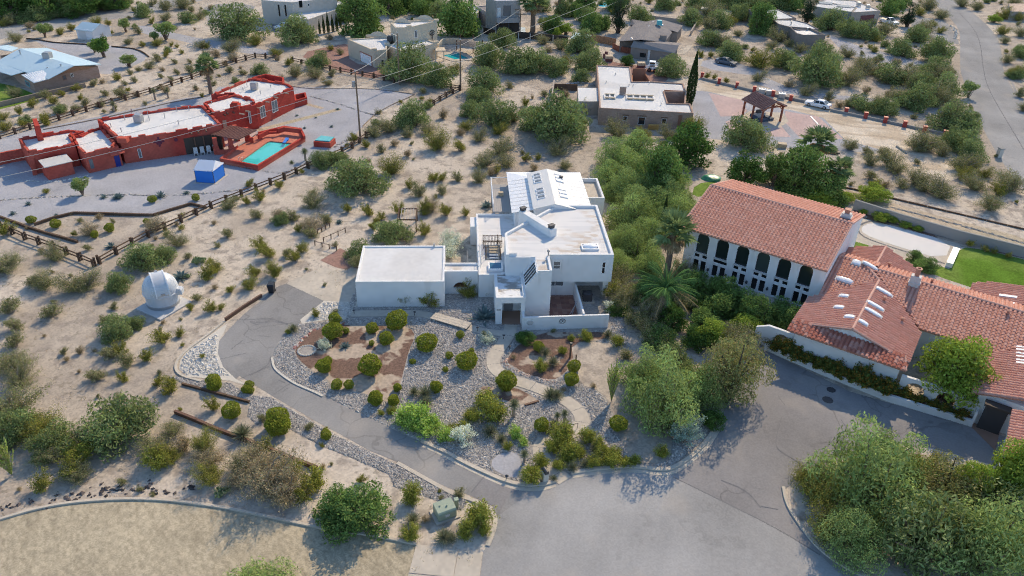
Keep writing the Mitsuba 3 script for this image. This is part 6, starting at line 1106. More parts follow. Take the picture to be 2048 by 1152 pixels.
# ---------------- stones
def stones(key, spots, size, cols, seed, kind='stuff', label=None, z=0.0):
    g = np.random.default_rng(seed); bv = np.array([(1, 0, 0), (.1, 1, 0), (-1, .15, 0), (-.1, -1, 0), (.2, .15, 1), (0, 0, -1)], float); bf = np.array([(0, 1, 4), (1, 2, 4), (2, 3, 4), (3, 0, 4), (1, 0, 5), (2, 1, 5), (3, 2, 5), (0, 3, 5)]); n = len(spots)
    s = g.uniform(*size, (n, 1)) * g.uniform(.6, 1.25, (n, 3)) * [1, 1, .55]; ang = g.uniform(0, 6.28, n); c, sn = np.cos(ang), np.sin(ang)
    v = bv[None] * s[:, None] * (1 + .25 * g.normal(size=(n, 6, 1))); v = np.stack([v[..., 0] * c[:, None] - v[..., 1] * sn[:, None], v[..., 0] * sn[:, None] + v[..., 1] * c[:, None], v[..., 2]], -1)
    v += np.c_[spots, z + s[:, 2] * .35][:, None]; col = np.array(cols)[g.integers(0, len(cols), n)] * g.uniform(.8, 1.2, (n, 1))
    return add(key, tm(v.reshape(-1, 3), (bf[None] + 6 * np.arange(n)[:, None, None]).reshape(-1, 3)), 'tinted', color=np.repeat(col, 6, 0), kind=kind, label=label)
def fill(poly, n, seed):
    g = np.random.default_rng(seed); x0, y0, x1, y1 = poly.bounds; out = np.zeros((0, 2)); shapely.prepare(poly)
    while len(out) < n:
        p = np.c_[g.uniform(x0, x1, n * 2), g.uniform(y0, y1, n * 2)]; out = np.vstack([out, p[shapely.contains_xy(poly, p[:, 0], p[:, 1])]])
    return out[:n]
ROCK = [(.46, .435, .40), (.40, .38, .355), (.33, .315, .295), (.54, .515, .475), (.42, .375, .335), (.28, .27, .258)]
house_fp = Polygon([WHF.w(*p)[:2] for p in ((-.1, -.1), (9.6, -.1), (9.6, 2.5), (13.2, 2.5), (13.2, 1.6), (14.8, 1.6), (14.8, -3.7), (17.6, -3.7), (17.6, -5.1), (27.2, -4.7), (28.5, 14), (-.2, 8.2))])
holes_ = [gpoly(qs('J', (440, 400), (560, 370), (700, 345), (900, 350), (1050, 350), (1230, 365), (1270, 430), (1220, 540), (1180, 700), (1150, 820), (1120, 950), (1000, 920), (850, 860), (640, 830), (580, 750), (480, 700), (370, 610), (340, 530)), 1),
          gpoly(qs('K', (270, 520), (300, 500), (480, 400), (680, 400), (1000, 400), (960, 460), (700, 480), (720, 640), (620, 740), (560, 770), (400, 740), (240, 660), (200, 620)), 1),
          gpoly(qs('K', (700, 480), (1000, 480), (1180, 540), (1400, 800), (1480, 1000), (1480, 1300), (1400, 1420), (1180, 1400), (1060, 1200), (1020, 1000), (940, 860), (760, 800), (720, 640)), 1),
          gpoly(qs('K', (120, 830), (260, 820), (420, 900), (440, 940), (340, 970), (120, 900), (20, 880), (0, 810)), 1), house_fp, strip(W1, 1.3), strip(W1b, 1.2), strip(W2, 1.5), gpoly(qs('H', (880, 470), (960, 435), (1040, 450), (1040, 590), (960, 580), (870, 530)), 1)]
bed = gpoly(GARDEN, 0)
for h_ in holes_: bed = bed.difference(h_.buffer(.05))
bed = max(bed.geoms, key=lambda g: g.area) if False else bed.buffer(-.1)
stones('river_rock', fill(bed, 52000, 31), (.06, .14), ROCK, 32, label='grey and white river rock covering the garden beds')
strip2 = gpoly(qs('G', (930, -20), (960, 0), (1060, 10), (1330, 40), (1440, 110), (1560, 120), (1800, 262)) + qs('H', (0, 350), (330, 510), (660, 690), (740, 720), (700, 780), (560, 720), (310, 640), (280, 570)) + qs('G', (2016, 470), (1850, 405), (1690, 320), (1560, 250), (1480, 285), (1420, 230), (1440, 160), (1270, 110), (1060, 50)), 0).buffer(-.1)
stones('river_rock', fill(strip2, 15000, 33), (.06, .14), ROCK, 34, label='grey and white river rock in the strip below the drive')
pale1 = gpoly([(650, 604), (692, 606), (712, 603), (700, 630), (660, 638), (610, 645)], 0); pale2 = gpoly(qs('D', (1255, 830), (1250, 870), (1240, 940), (1270, 1020), (1330, 1070), (1080, 1065), (1040, 1030), (1050, 985), (1085, 930)), 0)
stones('flagstone', np.vstack([fill(pale1, 700, 35), fill(pale2, 1300, 36)]), (.10, .24), [(.56, .54, .49), (.48, .46, .42), (.64, .62, .58)], 37, label='pale flagstones laid beside the drive', z=-.04)
lv = np.array(gp(qs('G', (0, 765), (40, 750), (110, 740), (180, 725), (250, 755), (300, 715), (380, 705), (400, 720), (460, 700), (470, 680), (510, 690), (545, 690), (590, 660), (610, 650), (630, 670), (650, 655), (680, 660), (700, 655), (630, 640), (585, 625), (760, 650), (770, 660), (800, 655), (830, 650), (860, 640), (880, 650), (900, 660), (960, 675), (1060, 650), (860, 620), (1110, 640))))
g_ = np.random.default_rng(8); lv = np.vstack([lv, lv + g_.normal(0, .3, lv.shape), lv + g_.normal(0, .25, lv.shape)]); stones('rubble', lv, (.10, .24), [(.10, .09, .09), (.14, .12, .115), (.07, .065, .065)], 38, label='row of dark rough stones along the tan gravel lot kerb')
def stone_line(px, n, seed, label, cols=((.40, .37, .33), (.30, .28, .26), (.5, .46, .41)), size=(.10, .22)):
    ln = LineString(smooth_line(gp(px), 1)); g = np.random.default_rng(seed); s = np.sort(g.uniform(0, ln.length, n)); stones('stone_edging', np.array([[ln.interpolate(x).x, ln.interpolate(x).y] for x in s]) + g.normal(0, .1, (n, 2)), size, cols, seed + 1, label=label)
stone_line(qs('N', (740, 850), (870, 885), (1000, 920), (1150, 970), (1280, 1010), (1370, 1040)), 130, 41, 'line of small stones across the grey yard at its right end')
stone_line(qs('D', (0, 62), (200, 45), (350, 40), (700, 25), (900, 35), (1200, 20), (1380, 0)), 230, 43, 'line of small stones along the lower grey yard'); stone_line(qs('A', (150, 1040), (300, 1050), (380, 1040), (510, 1010)), 70, 45, 'line of pale stones before the red garden shed', ((.62, .6, .56),))
stone_line(qs('A', (1500, 985), (1660, 1000), (1850, 885), (2016, 800)), 120, 47, 'line of stones round the pool side of the grey yard'); stone_line(qs('K', (200, 610), (180, 650), (300, 720), (450, 760), (560, 780)), 70, 49, 'pinkish stones edging the mulch bed before the courtyard wall', ((.52, .36, .28), (.58, .46, .38)))
stone_line(qs('J', (340, 530), (440, 400), (600, 345), (720, 335)), 60, 51, 'small stones edging the mulch bed beside the drive', ((.42, .2, .17), (.5, .45, .4)))
stone_line(qs('S', (480, 290), (600, 270), (700, 250), (860, 290)), 90, 53, 'heap of pale rocks beside the brick house annex', ((.5, .48, .46), (.3, .29, .28)), (.2, .4)); stone_line(qs('c', (700, 300), (770, 380), (740, 450)), 80, 55, 'pale rocks on the road verge at the upper right', ((.6, .55, .47),), (.2, .5))
stone_line(qs('F', (1250, 215), (1600, 305), (2040, 430)), 400, 57, 'band of small rocks along the foot of the grey block wall', ((.4, .38, .35), (.3, .29, .27)), (.08, .2)); stone_line(qs('S', (1560, 930), (1750, 920), (1900, 905)), 80, 59, 'row of rocks below the brick house', ((.42, .4, .37),), (.15, .3))
plain('slab_grey', (.47, .47, .47), .85)
# ================================================================ plants: a few models of each kind, placed one by one
plain('bark', (.17, .125, .095), .9); plain('bark_dark', (.09, .07, .055), .9); plain('bark_pale', (.30, .25, .20), .9)
pr = np.random.default_rng(101)
def unit(n, g): v = g.normal(size=(n, 3)); return v / np.linalg.norm(v, axis=1, keepdims=True)
def leaf_mesh(c, size, asp, col, g, up=.25, direction=None):
    """Diamond leaves at c; size (n,), long axis random or along direction; colours (n,3)."""
    n = len(c); d = unit(n, g) if direction is None else direction + .55 * unit(n, g); d[:, 2] += up * (direction is None); d /= np.linalg.norm(d, axis=1, keepdims=True) + 1e-9
    s = np.cross(d, unit(n, g)); s /= np.linalg.norm(s, axis=1, keepdims=True) + 1e-9; L = size[:, None]
    v = np.stack([c - d * L * .5, c + s * L * asp * .5 - d * L * .05, c + d * L * .5, c - s * L * asp * .5 - d * L * .05], 1).reshape(-1, 3)
    k = 4 * np.arange(n)[:, None]; f = np.concatenate([k + [0, 1, 2], k + [0, 2, 3]]); return tm(v, f), np.repeat(col, 4, 0)
LEAF_K = np.array([2.12, 2.0, 1.9])
def tint(n, base, g, var=.22, alt=None, p=.3):
    c = np.array(base) * LEAF_K * np.clip(g.normal(1, var, (n, 1)), .45, 1.7) * g.uniform(.92, 1.08, (n, 3))
    if alt is not None: m = g.random(n) < p; c[m] = np.array(alt) * LEAF_K * np.clip(g.normal(1, var, (m.sum(), 1)), .5, 1.6)
    return c
def branchy(tips, g, r0=.03, base_spread=.04, lift=.5, sides=4):
    out = []
    for t in tips:
        b = np.array([*g.normal(0, base_spread, 2), -.02]); m = b * .45 + np.array(t) * .55; m[:2] *= lift + .35; m += g.normal(0, .03, 3)
        out.append(tube([b, m, t], [r0, r0 * .65, r0 * .25], sides, False))
    return cat(*out)
MODELS = {}
def model(kind, crown, col, stem=None, bark='bark'):
    e = {'crown': mikit.ply(crown, 'bsdf_leaf', color=col)}
    if stem is not None: e['stem'] = mikit.ply(stem, 'bsdf_' + bark)
    MODELS.setdefault(kind, []).append(e)
def loose_bush(kind, base, n, h, leaf, seeds, alt=None, bare=.35, stems=34, bark='bark_pale', asp=.5, clump=.05, flat=1.0):
    for sd in seeds:
        g = np.random.default_rng(sd); az = g.uniform(0, 6.28, stems); el = np.arcsin(np.sqrt(g.uniform(.03, 1, stems)) * .98); lop = 1 + .22 * np.cos(az - g.uniform(0, 6.28))
        ln = g.uniform(.68, 1.05, stems) * lop; tip = np.stack([.5 * np.cos(az) * np.cos(el) * ln, .5 * np.sin(az) * np.cos(el) * ln, h * (.12 + .88 * np.sin(el)) * ln * flat], 1)
        k = g.integers(0, stems, n); t = bare + (1.04 - bare) * g.random(n) ** .75; c = tip[k] * t[:, None]; c[:, :2] *= (.8 + .2 * t[:, None]); c += g.normal(0, clump, (n, 3)) * [1, 1, .8]; c[:, 2] = np.maximum(c[:, 2], .03)
        shade = g.uniform(.82, 1.18, stems)[k][:, None]; cr, co = leaf_mesh(c, g.uniform(.7, 1.3, n) * leaf, asp, tint(n, base, g, .2, alt) * shade, g)
        model(kind, cr, co, branchy(tip[:min(stems, 22)] * .93, g, .012), bark)
def clump_tree(kind, base, n, nc, size, leaf, seeds, alt=None, trunk=.35, rc=.22, bark='bark', asp=.45, droop=0.0, r0=.03, flat=.75, hollow=.55, lean=.0):
    """Crown of leaf clumps in a dome of the given width 1 and total height size, on limbs."""
    for sd in seeds:
        g = np.random.default_rng(sd); C = []; tries = 0
        while len(C) < nc and tries < 4000:
            tries += 1; u = unit(1, g)[0] * g.uniform(hollow, 1) ; u[2] = abs(u[2]) if g.random() < .8 else u[2] * .5; c = np.array([u[0] * (.5 - rc * .75), u[1] * (.5 - rc * .75), trunk * size + (size - trunk * size - rc * flat * .7) * (.12 + .88 * max(u[2], -.1))]) 
            if all(np.linalg.norm((c - o) * [1, 1, 1.2]) > rc * .72 for o in C): C.append(c)
        C = np.array(C); R = rc * g.uniform(.7, 1.25, len(C)); k = g.choice(len(C), n, p=R ** 2 / (R ** 2).sum()); u = unit(n, g); rad = g.uniform(.35, 1, n) ** .5
        u[:, 2] = u[:, 2] * flat; lump = 1 + .35 * (meshkit.noise((C[k] + u * R[k][:, None]) * 9 / rc * .25, sd) - .5); c = C[k] + u * (R[k] * rad * lump)[:, None]; c += g.normal(0, .012, c.shape)
        c[:, 2] -= droop * (np.hypot(c[:, 0], c[:, 1]) / .5) ** 2 * size; c[:, 2] = np.maximum(c[:, 2], .04)
        shade = g.uniform(.78, 1.22, len(C))[k][:, None]; d = None if not droop else (np.cross(u, unit(n, g)) * .9 - [0, 0, .25])
        cr, co = leaf_mesh(c, g.uniform(.65, 1.35, n) * leaf, asp, tint(n, base, g, .2, alt) * shade, g, direction=d); tips = C + g.normal(0, .02, C.shape)
        st = branchy(tips, g, r0, .035, .35, 5); model(kind, cr, co, st, bark)
S = lambda a, n: range(a, a + n)
loose_bush('creosote', (.108, .118, .024), 2200, .70, .055, S(1, 4), alt=(.16, .155, .045))
loose_bush('garden_creosote', (.128, .148, .028), 3600, .66, .058, S(6, 3), alt=(.16, .17, .045), bare=.2, stems=46, clump=.06)
loose_bush('scrub', (.108, .122, .052), 2200, .60, .052, S(11, 4), alt=(.19, .175, .12), bare=.3)
loose_bush('dry', (.135, .120, .072), 2400, .62, .060, S(21, 3), alt=(.23, .19, .13), bare=.2, stems=50, asp=.3)
for k_, b_, a_, sd_ in (('scrub', (.108, .122, .052), (.19, .175, .12), 15), ('creosote', (.112, .122, .030), (.16, .155, .045), 5), ('dry', (.155, .145, .090), (.23, .19, .13), 25)):
    loose_bush(k_ + '_big', b_, 9000, .5, .026, S(sd_ + 300, 3), alt=a_, bare=.12, stems=70, asp=.4, clump=.035)
loose_bush('bright', (.175, .26, .055), 3200, .6, .060, S(31, 2), alt=(.22, .30, .09), bare=.15, stems=44)
loose_bush('sage', (.30, .34, .29), 2800, .62, .055, S(41, 2), alt=(.36, .40, .34), bare=.25, stems=40)
loose_bush('juniper', (.125, .185, .165), 4200, .85, .055, S(46, 2), alt=(.17, .23, .21), bare=.4, stems=46, clump=.035, asp=.35)
loose_bush('vine', (.055, .080, .022), 2600, .75, .075, S(51, 3), alt=(.17, .10, .02), bare=.2, stems=36, asp=.7)
def globe(kind, base, n, leaf, h, seeds, alt=None):
    for sd in seeds:
        g = np.random.default_rng(sd); u = unit(n, g); r = g.uniform(.80, 1.0, n) ** .6; lump = 1 + .42 * (meshkit.noise(u * 1.7 + 7, sd) - .5) + .2 * (meshkit.noise(u * 7, sd + 3) - .5); c = u * (r * lump)[:, None] * [.48, .48, h * .48]; c[:, 2] += h * .47 + .05; c[:, 2] = np.maximum(c[:, 2], .03)
        c2 = unit(500, g) * (g.random((500, 1)) ** .5) * [.36, .36, h * .36]; c2[:, 2] += h * .46; c = np.vstack([c, c2]); m = len(c)
        cr, co = leaf_mesh(c, g.uniform(.7, 1.3, m) * leaf, .6, tint(m, base, g, .22, alt, .35) * (.82 + .4 * meshkit.noise(c * 5, sd))[:, None], g, up=.1); model(kind, cr, co, branchy([[.15 * math.cos(a), .15 * math.sin(a), h * .35] for a in range(6)], g, .025))
globe('clipped', (.118, .145, .022), 3400, .066, .86, S(61, 6), alt=(.155, .17, .03))
clump_tree('mesquite', (.100, .136, .052), 6500, 26, .58, .042, S(71, 5), alt=(.14, .17, .078), trunk=.06, rc=.15, droop=.04, r0=.018, asp=.35, hollow=.3)
clump_tree('mesquite_light', (.138, .188, .068), 11000, 20, .66, .034, S(81, 4), alt=(.175, .235, .085), trunk=.08, rc=.165, droop=.06, r0=.016, asp=.32, hollow=.3)
clump_tree('olive_tree', (.135, .15, .058), 8000, 16, .72, .036, S(86, 2), alt=(.18, .165, .08), trunk=.2, rc=.17, droop=.1, r0=.022, asp=.3, hollow=.35, bark='bark_dark')
clump_tree('lush', (.072, .122, .036), 7000, 30, .78, .046, S(91, 4), alt=(.105, .16, .05), trunk=.04, rc=.155, r0=.02, hollow=.5)
clump_tree('lush_dark', (.040, .078, .020), 6000, 30, .88, .048, S(96, 2), alt=(.06, .11, .03), trunk=.08, rc=.15, r0=.02, hollow=.62)
clump_tree('acid', (.130, .185, .030), 8500, 34, .90, .042, S(106, 2), alt=(.165, .215, .045), trunk=.28, rc=.145, r0=.018, hollow=.45, droop=.03)
clump_tree('small_tree', (.115, .16, .055), 2600, 12, 1.0, .075, S(111, 3), alt=(.15, .19, .08), trunk=.45, rc=.21, r0=.022, hollow=.4)
clump_tree('round_tree', (.055, .10, .024), 3200, 14, 1.1, .080, S(116, 2), alt=(.075, .135, .03), trunk=.35, rc=.22, r0=.025, hollow=.35)
clump_tree('pine', (.028, .046, .026), 6000, 34, 1.9, .07, S(121, 2), trunk=.15, rc=.17, r0=.035, hollow=.3, bark='bark_dark', asp=.25)
def spire(kind, base, n, ratio, seeds):
    for sd in seeds:
        g = np.random.default_rng(sd); z = g.random(n) ** .8; a = g.uniform(0, 6.28, n); r = .5 * np.minimum(1, (1 - z) * 1.9 + .04) * (.72 + .28 * np.minimum(1, z * 8)) * g.uniform(.35, 1.0, n) ** .6 * (1 + .12 * (meshkit.noise(np.c_[np.cos(a) * 2, np.sin(a) * 2, z * 14], sd) - .5)); c = np.c_[r * np.cos(a), r * np.sin(a), z * ratio + .05]
        cr, co = leaf_mesh(c, g.uniform(.8, 1.3, n) * .16, .4, tint(n, base, g, .25), g, direction=np.c_[np.cos(a) * .4, np.sin(a) * .4, np.ones(n)]); model(kind, cr, co, tube([[0, 0, 0], [0, 0, ratio * .9]], [.12, .03], 6), 'bark_dark')
spire('cypress', (.030, .050, .020), 7000, 6.0, S(131, 2))
def rosette(kind, base, n, L, wd, seeds, lo=.15, hi=1.35, curve=.15, trunk=0.0, alt=None, jitter=.2):
    """Stiff pointed leaves from one heart: agave, yucca, sotol."""
    for sd in seeds:
        g = np.random.default_rng(sd); V, F_, C = [], [], []
        for i in range(n):
            az = i * 2.39996 + g.normal(0, .1); el = lo + (hi - lo) * ((i + .5) / n) + g.normal(0, .06); l = L * g.uniform(1 - jitter, 1 + jitter); d = np.array([math.cos(az) * math.cos(el), math.sin(az) * math.cos(el), math.sin(el)]); s = np.array([-math.sin(az), math.cos(az), 0]); upv = np.cross(s, d) * -1; o = np.array([0, 0, trunk])
            pts = []
            for t, w_ in ((0, .55), (.35, 1), (.72, .75), (1, .02)):
                c = o + d * l * t + np.array([0, 0, -curve * l * t * t]); pts += [c - s * wd * w_ / 2, c + upv * -wd * .22 * w_, c + s * wd * w_ / 2]
            k = len(V) * 12; V.append(pts)
            for r in range(3):
                for x in range(2): a = k + 3 * r + x; F_ += [[a, a + 1, a + 4], [a, a + 4, a + 3]]
            C.append(np.tile(np.array(base if alt is None or g.random() > .35 else alt) * g.uniform(.8, 1.2), (12, 1)))
        st = tube([[0, 0, -.02], [0, 0, max(trunk, .05)]], [.10, .09], 8) if trunk else None; model(kind, tm(np.array(V).reshape(-1, 3), F_), np.vstack(C), st, 'bark_pale')
rosette('agave', (.17, .235, .23), 30, .56, .13, S(141, 2), lo=.12)
rosette('yucca', (.20, .235, .13), 170, .40, .028, S(146, 2), lo=-.6, hi=1.5, trunk=.85, curve=.05, alt=(.30, .29, .19)); rosette('sotol', (.20, .225, .13), 190, .52, .026, S(149, 2), lo=-.05, hi=1.5, trunk=.14, curve=.06, alt=(.27, .26, .17))
def ocotillo(kind, seeds, n=70):
    for sd in seeds:
        g = np.random.default_rng(sd); W, cs, ds = [], [], []
        for i in range(n):
            az = g.uniform(0, 6.28); sp_ = g.uniform(.05, .5); h = g.uniform(1.1, 1.75); p = [np.array([sp_ * t ** 1.3 * math.cos(az), sp_ * t ** 1.3 * math.sin(az), h * t]) for t in np.linspace(0, 1, 5)]; W.append(tube(p, [.012, .011, .010, .008, .005], 4, False))
            t = g.uniform(.12, 1, 60); c = np.stack([np.interp(t, np.linspace(0, 1, 5), [q_[j] for q_ in p]) for j in range(3)], 1); cs.append(c + g.normal(0, .012, c.shape)); ds.append(np.tile(p[-1] / np.linalg.norm(p[-1]), (60, 1)))
        c = np.vstack(cs); cr, co = leaf_mesh(c, g.uniform(.7, 1.3, len(c)) * .085, .5, tint(len(c), (.19, .25, .06), g, .2, (.2, .2, .09)), g, direction=np.vstack(ds)); model(kind, cr, co, cat(*W), 'bark_pale')
ocotillo('ocotillo', S(151, 2))
def fan_palm(seeds, nf=34):
    for sd in seeds:
        g = np.random.default_rng(sd); V, F_, C = [], [], []; H_ = 1.15
        def frond(az, el, col, L):
            d = np.array([math.cos(az) * math.cos(el), math.sin(az) * math.cos(el), math.sin(el)]); s = np.array([-math.sin(az), math.cos(az), 0]); o = np.array([0, 0, H_]); e = o + d * L * .5
            for k in range(11):
                a = (k - 5) * .26; dd = d * math.cos(a) + s * math.sin(a); ln = L * .62 * (1 - .25 * abs(k - 5) / 5); t_ = e + dd * ln + np.array([0, 0, g.uniform(-.22, .10) * ln - .04 * abs(k - 5) / 5]); w_ = np.cross(dd, [0, 0, 1]) * .036; b = len(V); V.extend([e, e + dd * ln * .55 + w_, t_, e + dd * ln * .55 - w_]); F_.extend([[b, b + 1, b + 2], [b, b + 2, b + 3]]); C.extend([np.array(col) * g.uniform(.8, 1.2)] * 4)
            b = len(V); w_ = s * .012; V.extend([o - w_, o + w_, e + w_, e - w_]); F_.extend([[b, b + 1, b + 2], [b, b + 2, b + 3]]); C.extend([np.array(col) * .8] * 4)
        for i in range(nf): frond(i * 2.4, g.uniform(-.35, 1.35), (.22, .29, .12), g.uniform(.40, .60))
        for i in range(34): frond(i * 2.4 + .5, g.uniform(-1.35, -.55), (.42, .31, .18), g.uniform(.32, .45))
        model('fan_palm', tm(np.array(V), F_), np.array(C), tube([[0, 0, -.02], [.01, 0, H_ * .6], [0, 0, H_]], [.085, .07, .065], 10), 'bark')
fan_palm(S(161, 2))
def date_palm(sd=171):
    g = np.random.default_rng(sd); V, F_, C = [], [], []
    for i in range(46):
        az = i * 2.39996; el = g.uniform(-.1, 1.35); L = g.uniform(.46, .58); col = np.array((.10, .19, .06)) if el > .1 else np.array((.30, .23, .13)); prev = None
        for t in np.linspace(.08, 1, 22):
            r = L * t * math.cos(el * (1 - .35 * t)); z = .55 + L * t * math.sin(el) - .30 * L * t * t; p = np.array([r * math.cos(az), r * math.sin(az), z]); s = np.array([-math.sin(az), math.cos(az), 0]); rad = np.array([math.cos(az), math.sin(az), -.3])
            for sg in (-1, 1):
                ll = .12 * (1 - .55 * t) * g.uniform(.85, 1.1); e = p + (s * sg * .85 + rad * .5) * ll - np.array([0, 0, .03]); b = len(V); V.extend([p, p + rad * .014, e]); F_.append([b, b + 1, b + 2]); C.extend([col * g.uniform(.75, 1.3)] * 3)
            if prev is not None: b = len(V); V.extend([prev - s * .006, prev + s * .006, p + s * .005, p - s * .005]); F_.extend([[b, b + 1, b + 2], [b, b + 2, b + 3]]); C.extend([col * 1.3] * 4)
            prev = p
    model('date_palm', tm(np.array(V), F_), np.array(C), tube([[0, 0, -.02], [0, 0, .5]], [.09, .075], 10), 'bark')
date_palm()
def prickly(sd):
    g = np.random.default_rng(sd); ms = []; P_ = [(np.array([g.normal(0, .15), g.normal(0, .15), .08]), 0) for _ in range(9)]
    for p, l in list(P_):
        for _ in range(4): P_.append((p + np.array([g.normal(0, .16), g.normal(0, .16), .16 + g.uniform(0, .1)]), 1))
    for p, l in P_:
        s = trimesh.creation.icosphere(1); s.apply_scale([.11, .03, .13]); s.apply_transform(trimesh.transformations.rotation_matrix(g.uniform(0, 3.1), [0, 0, 1])); s.apply_translation(p); ms.append(s)
    m = cat(*ms); model('prickly', m, tint(len(m.vertices), (.12, .16, .085), g, .05))
for s_ in S(181, 2): prickly(s_)
# ---------------- names, and the landmarks that labels refer to
KIND = {'olive_tree': ('olive_tree', 'tall olive tan weeping tree', 'tree', None), 'garden_creosote': ('olive_shrub', 'loose olive garden shrub', 'bush', 'loose olive garden shrubs'), 'creosote': ('creosote_bush', 'olive creosote bush', 'bush', 'wild creosote bushes'), 'scrub': ('scrub_bush', 'grey green scrub bush', 'bush', 'wild scrub bushes'), 'dry': ('dry_bush', 'dry tan twiggy bush', 'bush', 'dry twiggy bushes'),
        'bright': ('feathery_shrub', 'bright green feathery shrub', 'bush', 'feathery garden shrubs'), 'sage': ('sage_shrub', 'silvery sage shrub', 'bush', 'silvery shrubs'), 'juniper': ('blue_shrub', 'blue green dense shrub', 'bush', None), 'vine': ('flowering_shrub', 'dark shrub with orange flecks', 'bush', 'shrubs in the long planter'),
        'clipped': ('clipped_shrub', 'round clipped olive shrub', 'bush', 'clipped garden shrubs'), 'mesquite': ('mesquite', 'grey green mesquite', 'tree', 'mesquites'), 'mesquite_light': ('pale_mesquite', 'light green feathery mesquite', 'tree', 'light mesquites'), 'lush': ('leafy_tree', 'leafy green tree', 'tree', 'leafy trees'),
        'lush_dark': ('dense_tree', 'dense dark green round tree', 'tree', 'dense dark trees'), 'acid': ('yellow_green_tree', 'vivid yellow green tree', 'tree', 'vivid green trees'), 'small_tree': ('small_tree', 'small open tree', 'tree', 'small trees'), 'round_tree': ('round_tree', 'dark round headed tree', 'tree', None), 'pine': ('pine_tree', 'tall dark pine', 'tree', 'pines'),
        'cypress': ('cypress', 'narrow dark cypress', 'tree', 'cypresses'), 'agave': ('agave', 'blue grey agave', 'plant', 'agaves'), 'yucca': ('yucca', 'spiky yucca on a stem', 'plant', 'yuccas'), 'sotol': ('spiky_plant', 'spiky ball shaped plant', 'plant', 'spiky plants'), 'ocotillo': ('ocotillo', 'tall green ocotillo', 'plant', 'ocotillos'),
        'fan_palm': ('fan_palm', 'fan palm with dead brown skirt', 'tree', 'fan palms'), 'date_palm': ('date_palm', 'feather leaved date palm', 'tree', None), 'prickly': ('prickly_pear', 'low prickly pear', 'plant', 'prickly pears')}
for k_ in ('scrub', 'creosote', 'dry'): KIND[k_ + '_big'] = (KIND[k_][0], 'large ' + KIND[k_][1], *KIND[k_][2:])
MARK = [('the observatory', 328, 607), ('the trash bin', 545, 575), ('the garage', 800, 600), ('the white house porch', 1020, 640), ('the courtyard wall', 1140, 655), ('the footbridge', 902, 645), ('the rear wing deck', 985, 420), ('the grey wall plaques', 1250, 560), ('the villa arches', 1500, 570), ('the long planter', 1760, 790), ('the manhole covers', 1660, 790), ('the padmount box', 888, 1018), ('the mailbox', 1090, 960), ('the fence corner', 190, 530), ('the blue tent', 420, 365), ('the hot tub', 650, 285),
        ('the red garden shed', 115, 355), ('the turquoise pool', 540, 310), ('the red chimney', 70, 270), ('the metal roofed house', 100, 160), ('the storage shed', 190, 75), ('the transformer pole', 721, 281), ('the second pole', 799, 170), ('the third pole', 921, 181), ('the cream house', 780, 120), ('the ruined palapa', 940, 105), ('the pale house', 600, 60), ('the modern house', 1000, 45), ('the covered pool', 1040, 68), ('the grey metal shed', 1155, 95), ('the ranch house', 1300, 85), ('the brick house', 1290, 250), ('the yard wall', 1105, 200),
        ('the tall pavilion', 1530, 240), ('the white sedan', 1635, 215), ('the dark sedan', 1452, 130), ('the nearer flat house', 1600, 90), ('the maroon garage door', 1735, 40), ('the white pickup', 1780, 48), ('the yellow hydrant', 1957, 248), ('the stone pillar', 1997, 318), ('the plank pile', 1662, 305), ('the green tarp', 1420, 355), ('the pool end wall', 1905, 515), ('the stone ring', 614, 702), ('the garden post', 1140, 715), ('the garden handrail', 1130, 860), ('the drive bend', 450, 700), ('the dark rubble row', 210, 985), ('the sand pocket', 520, 830),
        ('the street corner slab', 890, 1110), ('the forecourt corner', 1346, 950), ('the villa gate', 1990, 840), ('the garden trellis', 815, 455), ('the upper road bend', 1900, 60), ('the concrete beam', 1803, 300), ('the block garden wall', 1780, 430), ('the wire trellis', 670, 490)]
PLANTS = []
WIDEN = dict(scrub=1.3, creosote=1.22, garden_creosote=1.15, dry=1.3, mesquite=1.15, bright=1.1, mesquite_light=1.12, sage=1.1, lush=1.08, agave=1.25, sotol=1.15, yucca=1.15, fan_palm=1.15, ocotillo=1.1)
def px_scale(x, y): return 1 / np.linalg.norm(G((x + 1, y)) - G((x, y)))
def put(kind, tile, s, hs=1.0):
    for tok in s.split():
        x, y, w = (float(a) for a in tok.split(',')); px = q(tile, x, y); wm = w * WIDEN.get(kind, 1.0) / TILE[tile][2] / px_scale(*px); PLANTS.append([kind + '_big' if wm > 3.0 and kind in ('scrub', 'creosote', 'dry') else kind, px, w * WIDEN.get(kind, 1.0) / TILE[tile][2] / px_scale(*px), hs, None])
put('mesquite', 'A', '1370,215,340 1710,250,270 400,95,190 830,95,120 1080,130,120 150,130,130 60,60,210 200,55,200 560,55,190 700,42,150 480,35,120 230,120,150 350,650,110 1830,385,140 1500,425,110 1860,960,150 1950,945,120 310,30,200 130,30,200')
put('scrub', 'A', '100,240,90 60,140,120 950,60,90 1050,50,120 1150,110,80 950,120,80 800,195,55 740,255,60 1160,275,90 1330,300,110 860,395,70 755,430,40 800,410,40 610,550,50 1010,365,40 1100,420,60 930,450,40 1025,430,40 490,610,60 440,640,60 85,560,100 260,570,70 1700,440,110 1820,450,110 1890,490,70 1910,440,60 1400,430,50 660,640,45 600,650,30 840,605,30 910,355,60 540,495,50 990,465,40')
put('creosote', 'A', '350,200,70 415,175,60 560,140,90 625,145,45 825,270,45 905,265,80 960,330,50 990,268,30 1020,275,30 1195,280,50 1475,260,90 1590,325,90 1665,375,60 680,462,60 740,530,40 1050,310,35 465,575,45 310,600,60 260,690,60 140,735,60 115,660,60 190,620,70 20,690,100 30,755,110 440,525,60 360,555,50 1440,1075,60 1740,1000,40 1610,1085,70 20,150,80 1165,560,30')
put('dry', 'A', '590,480,40 1130,520,40 1190,330,50 1250,330,60 1340,350,70 700,520,40 940,410,40 1300,380,40')
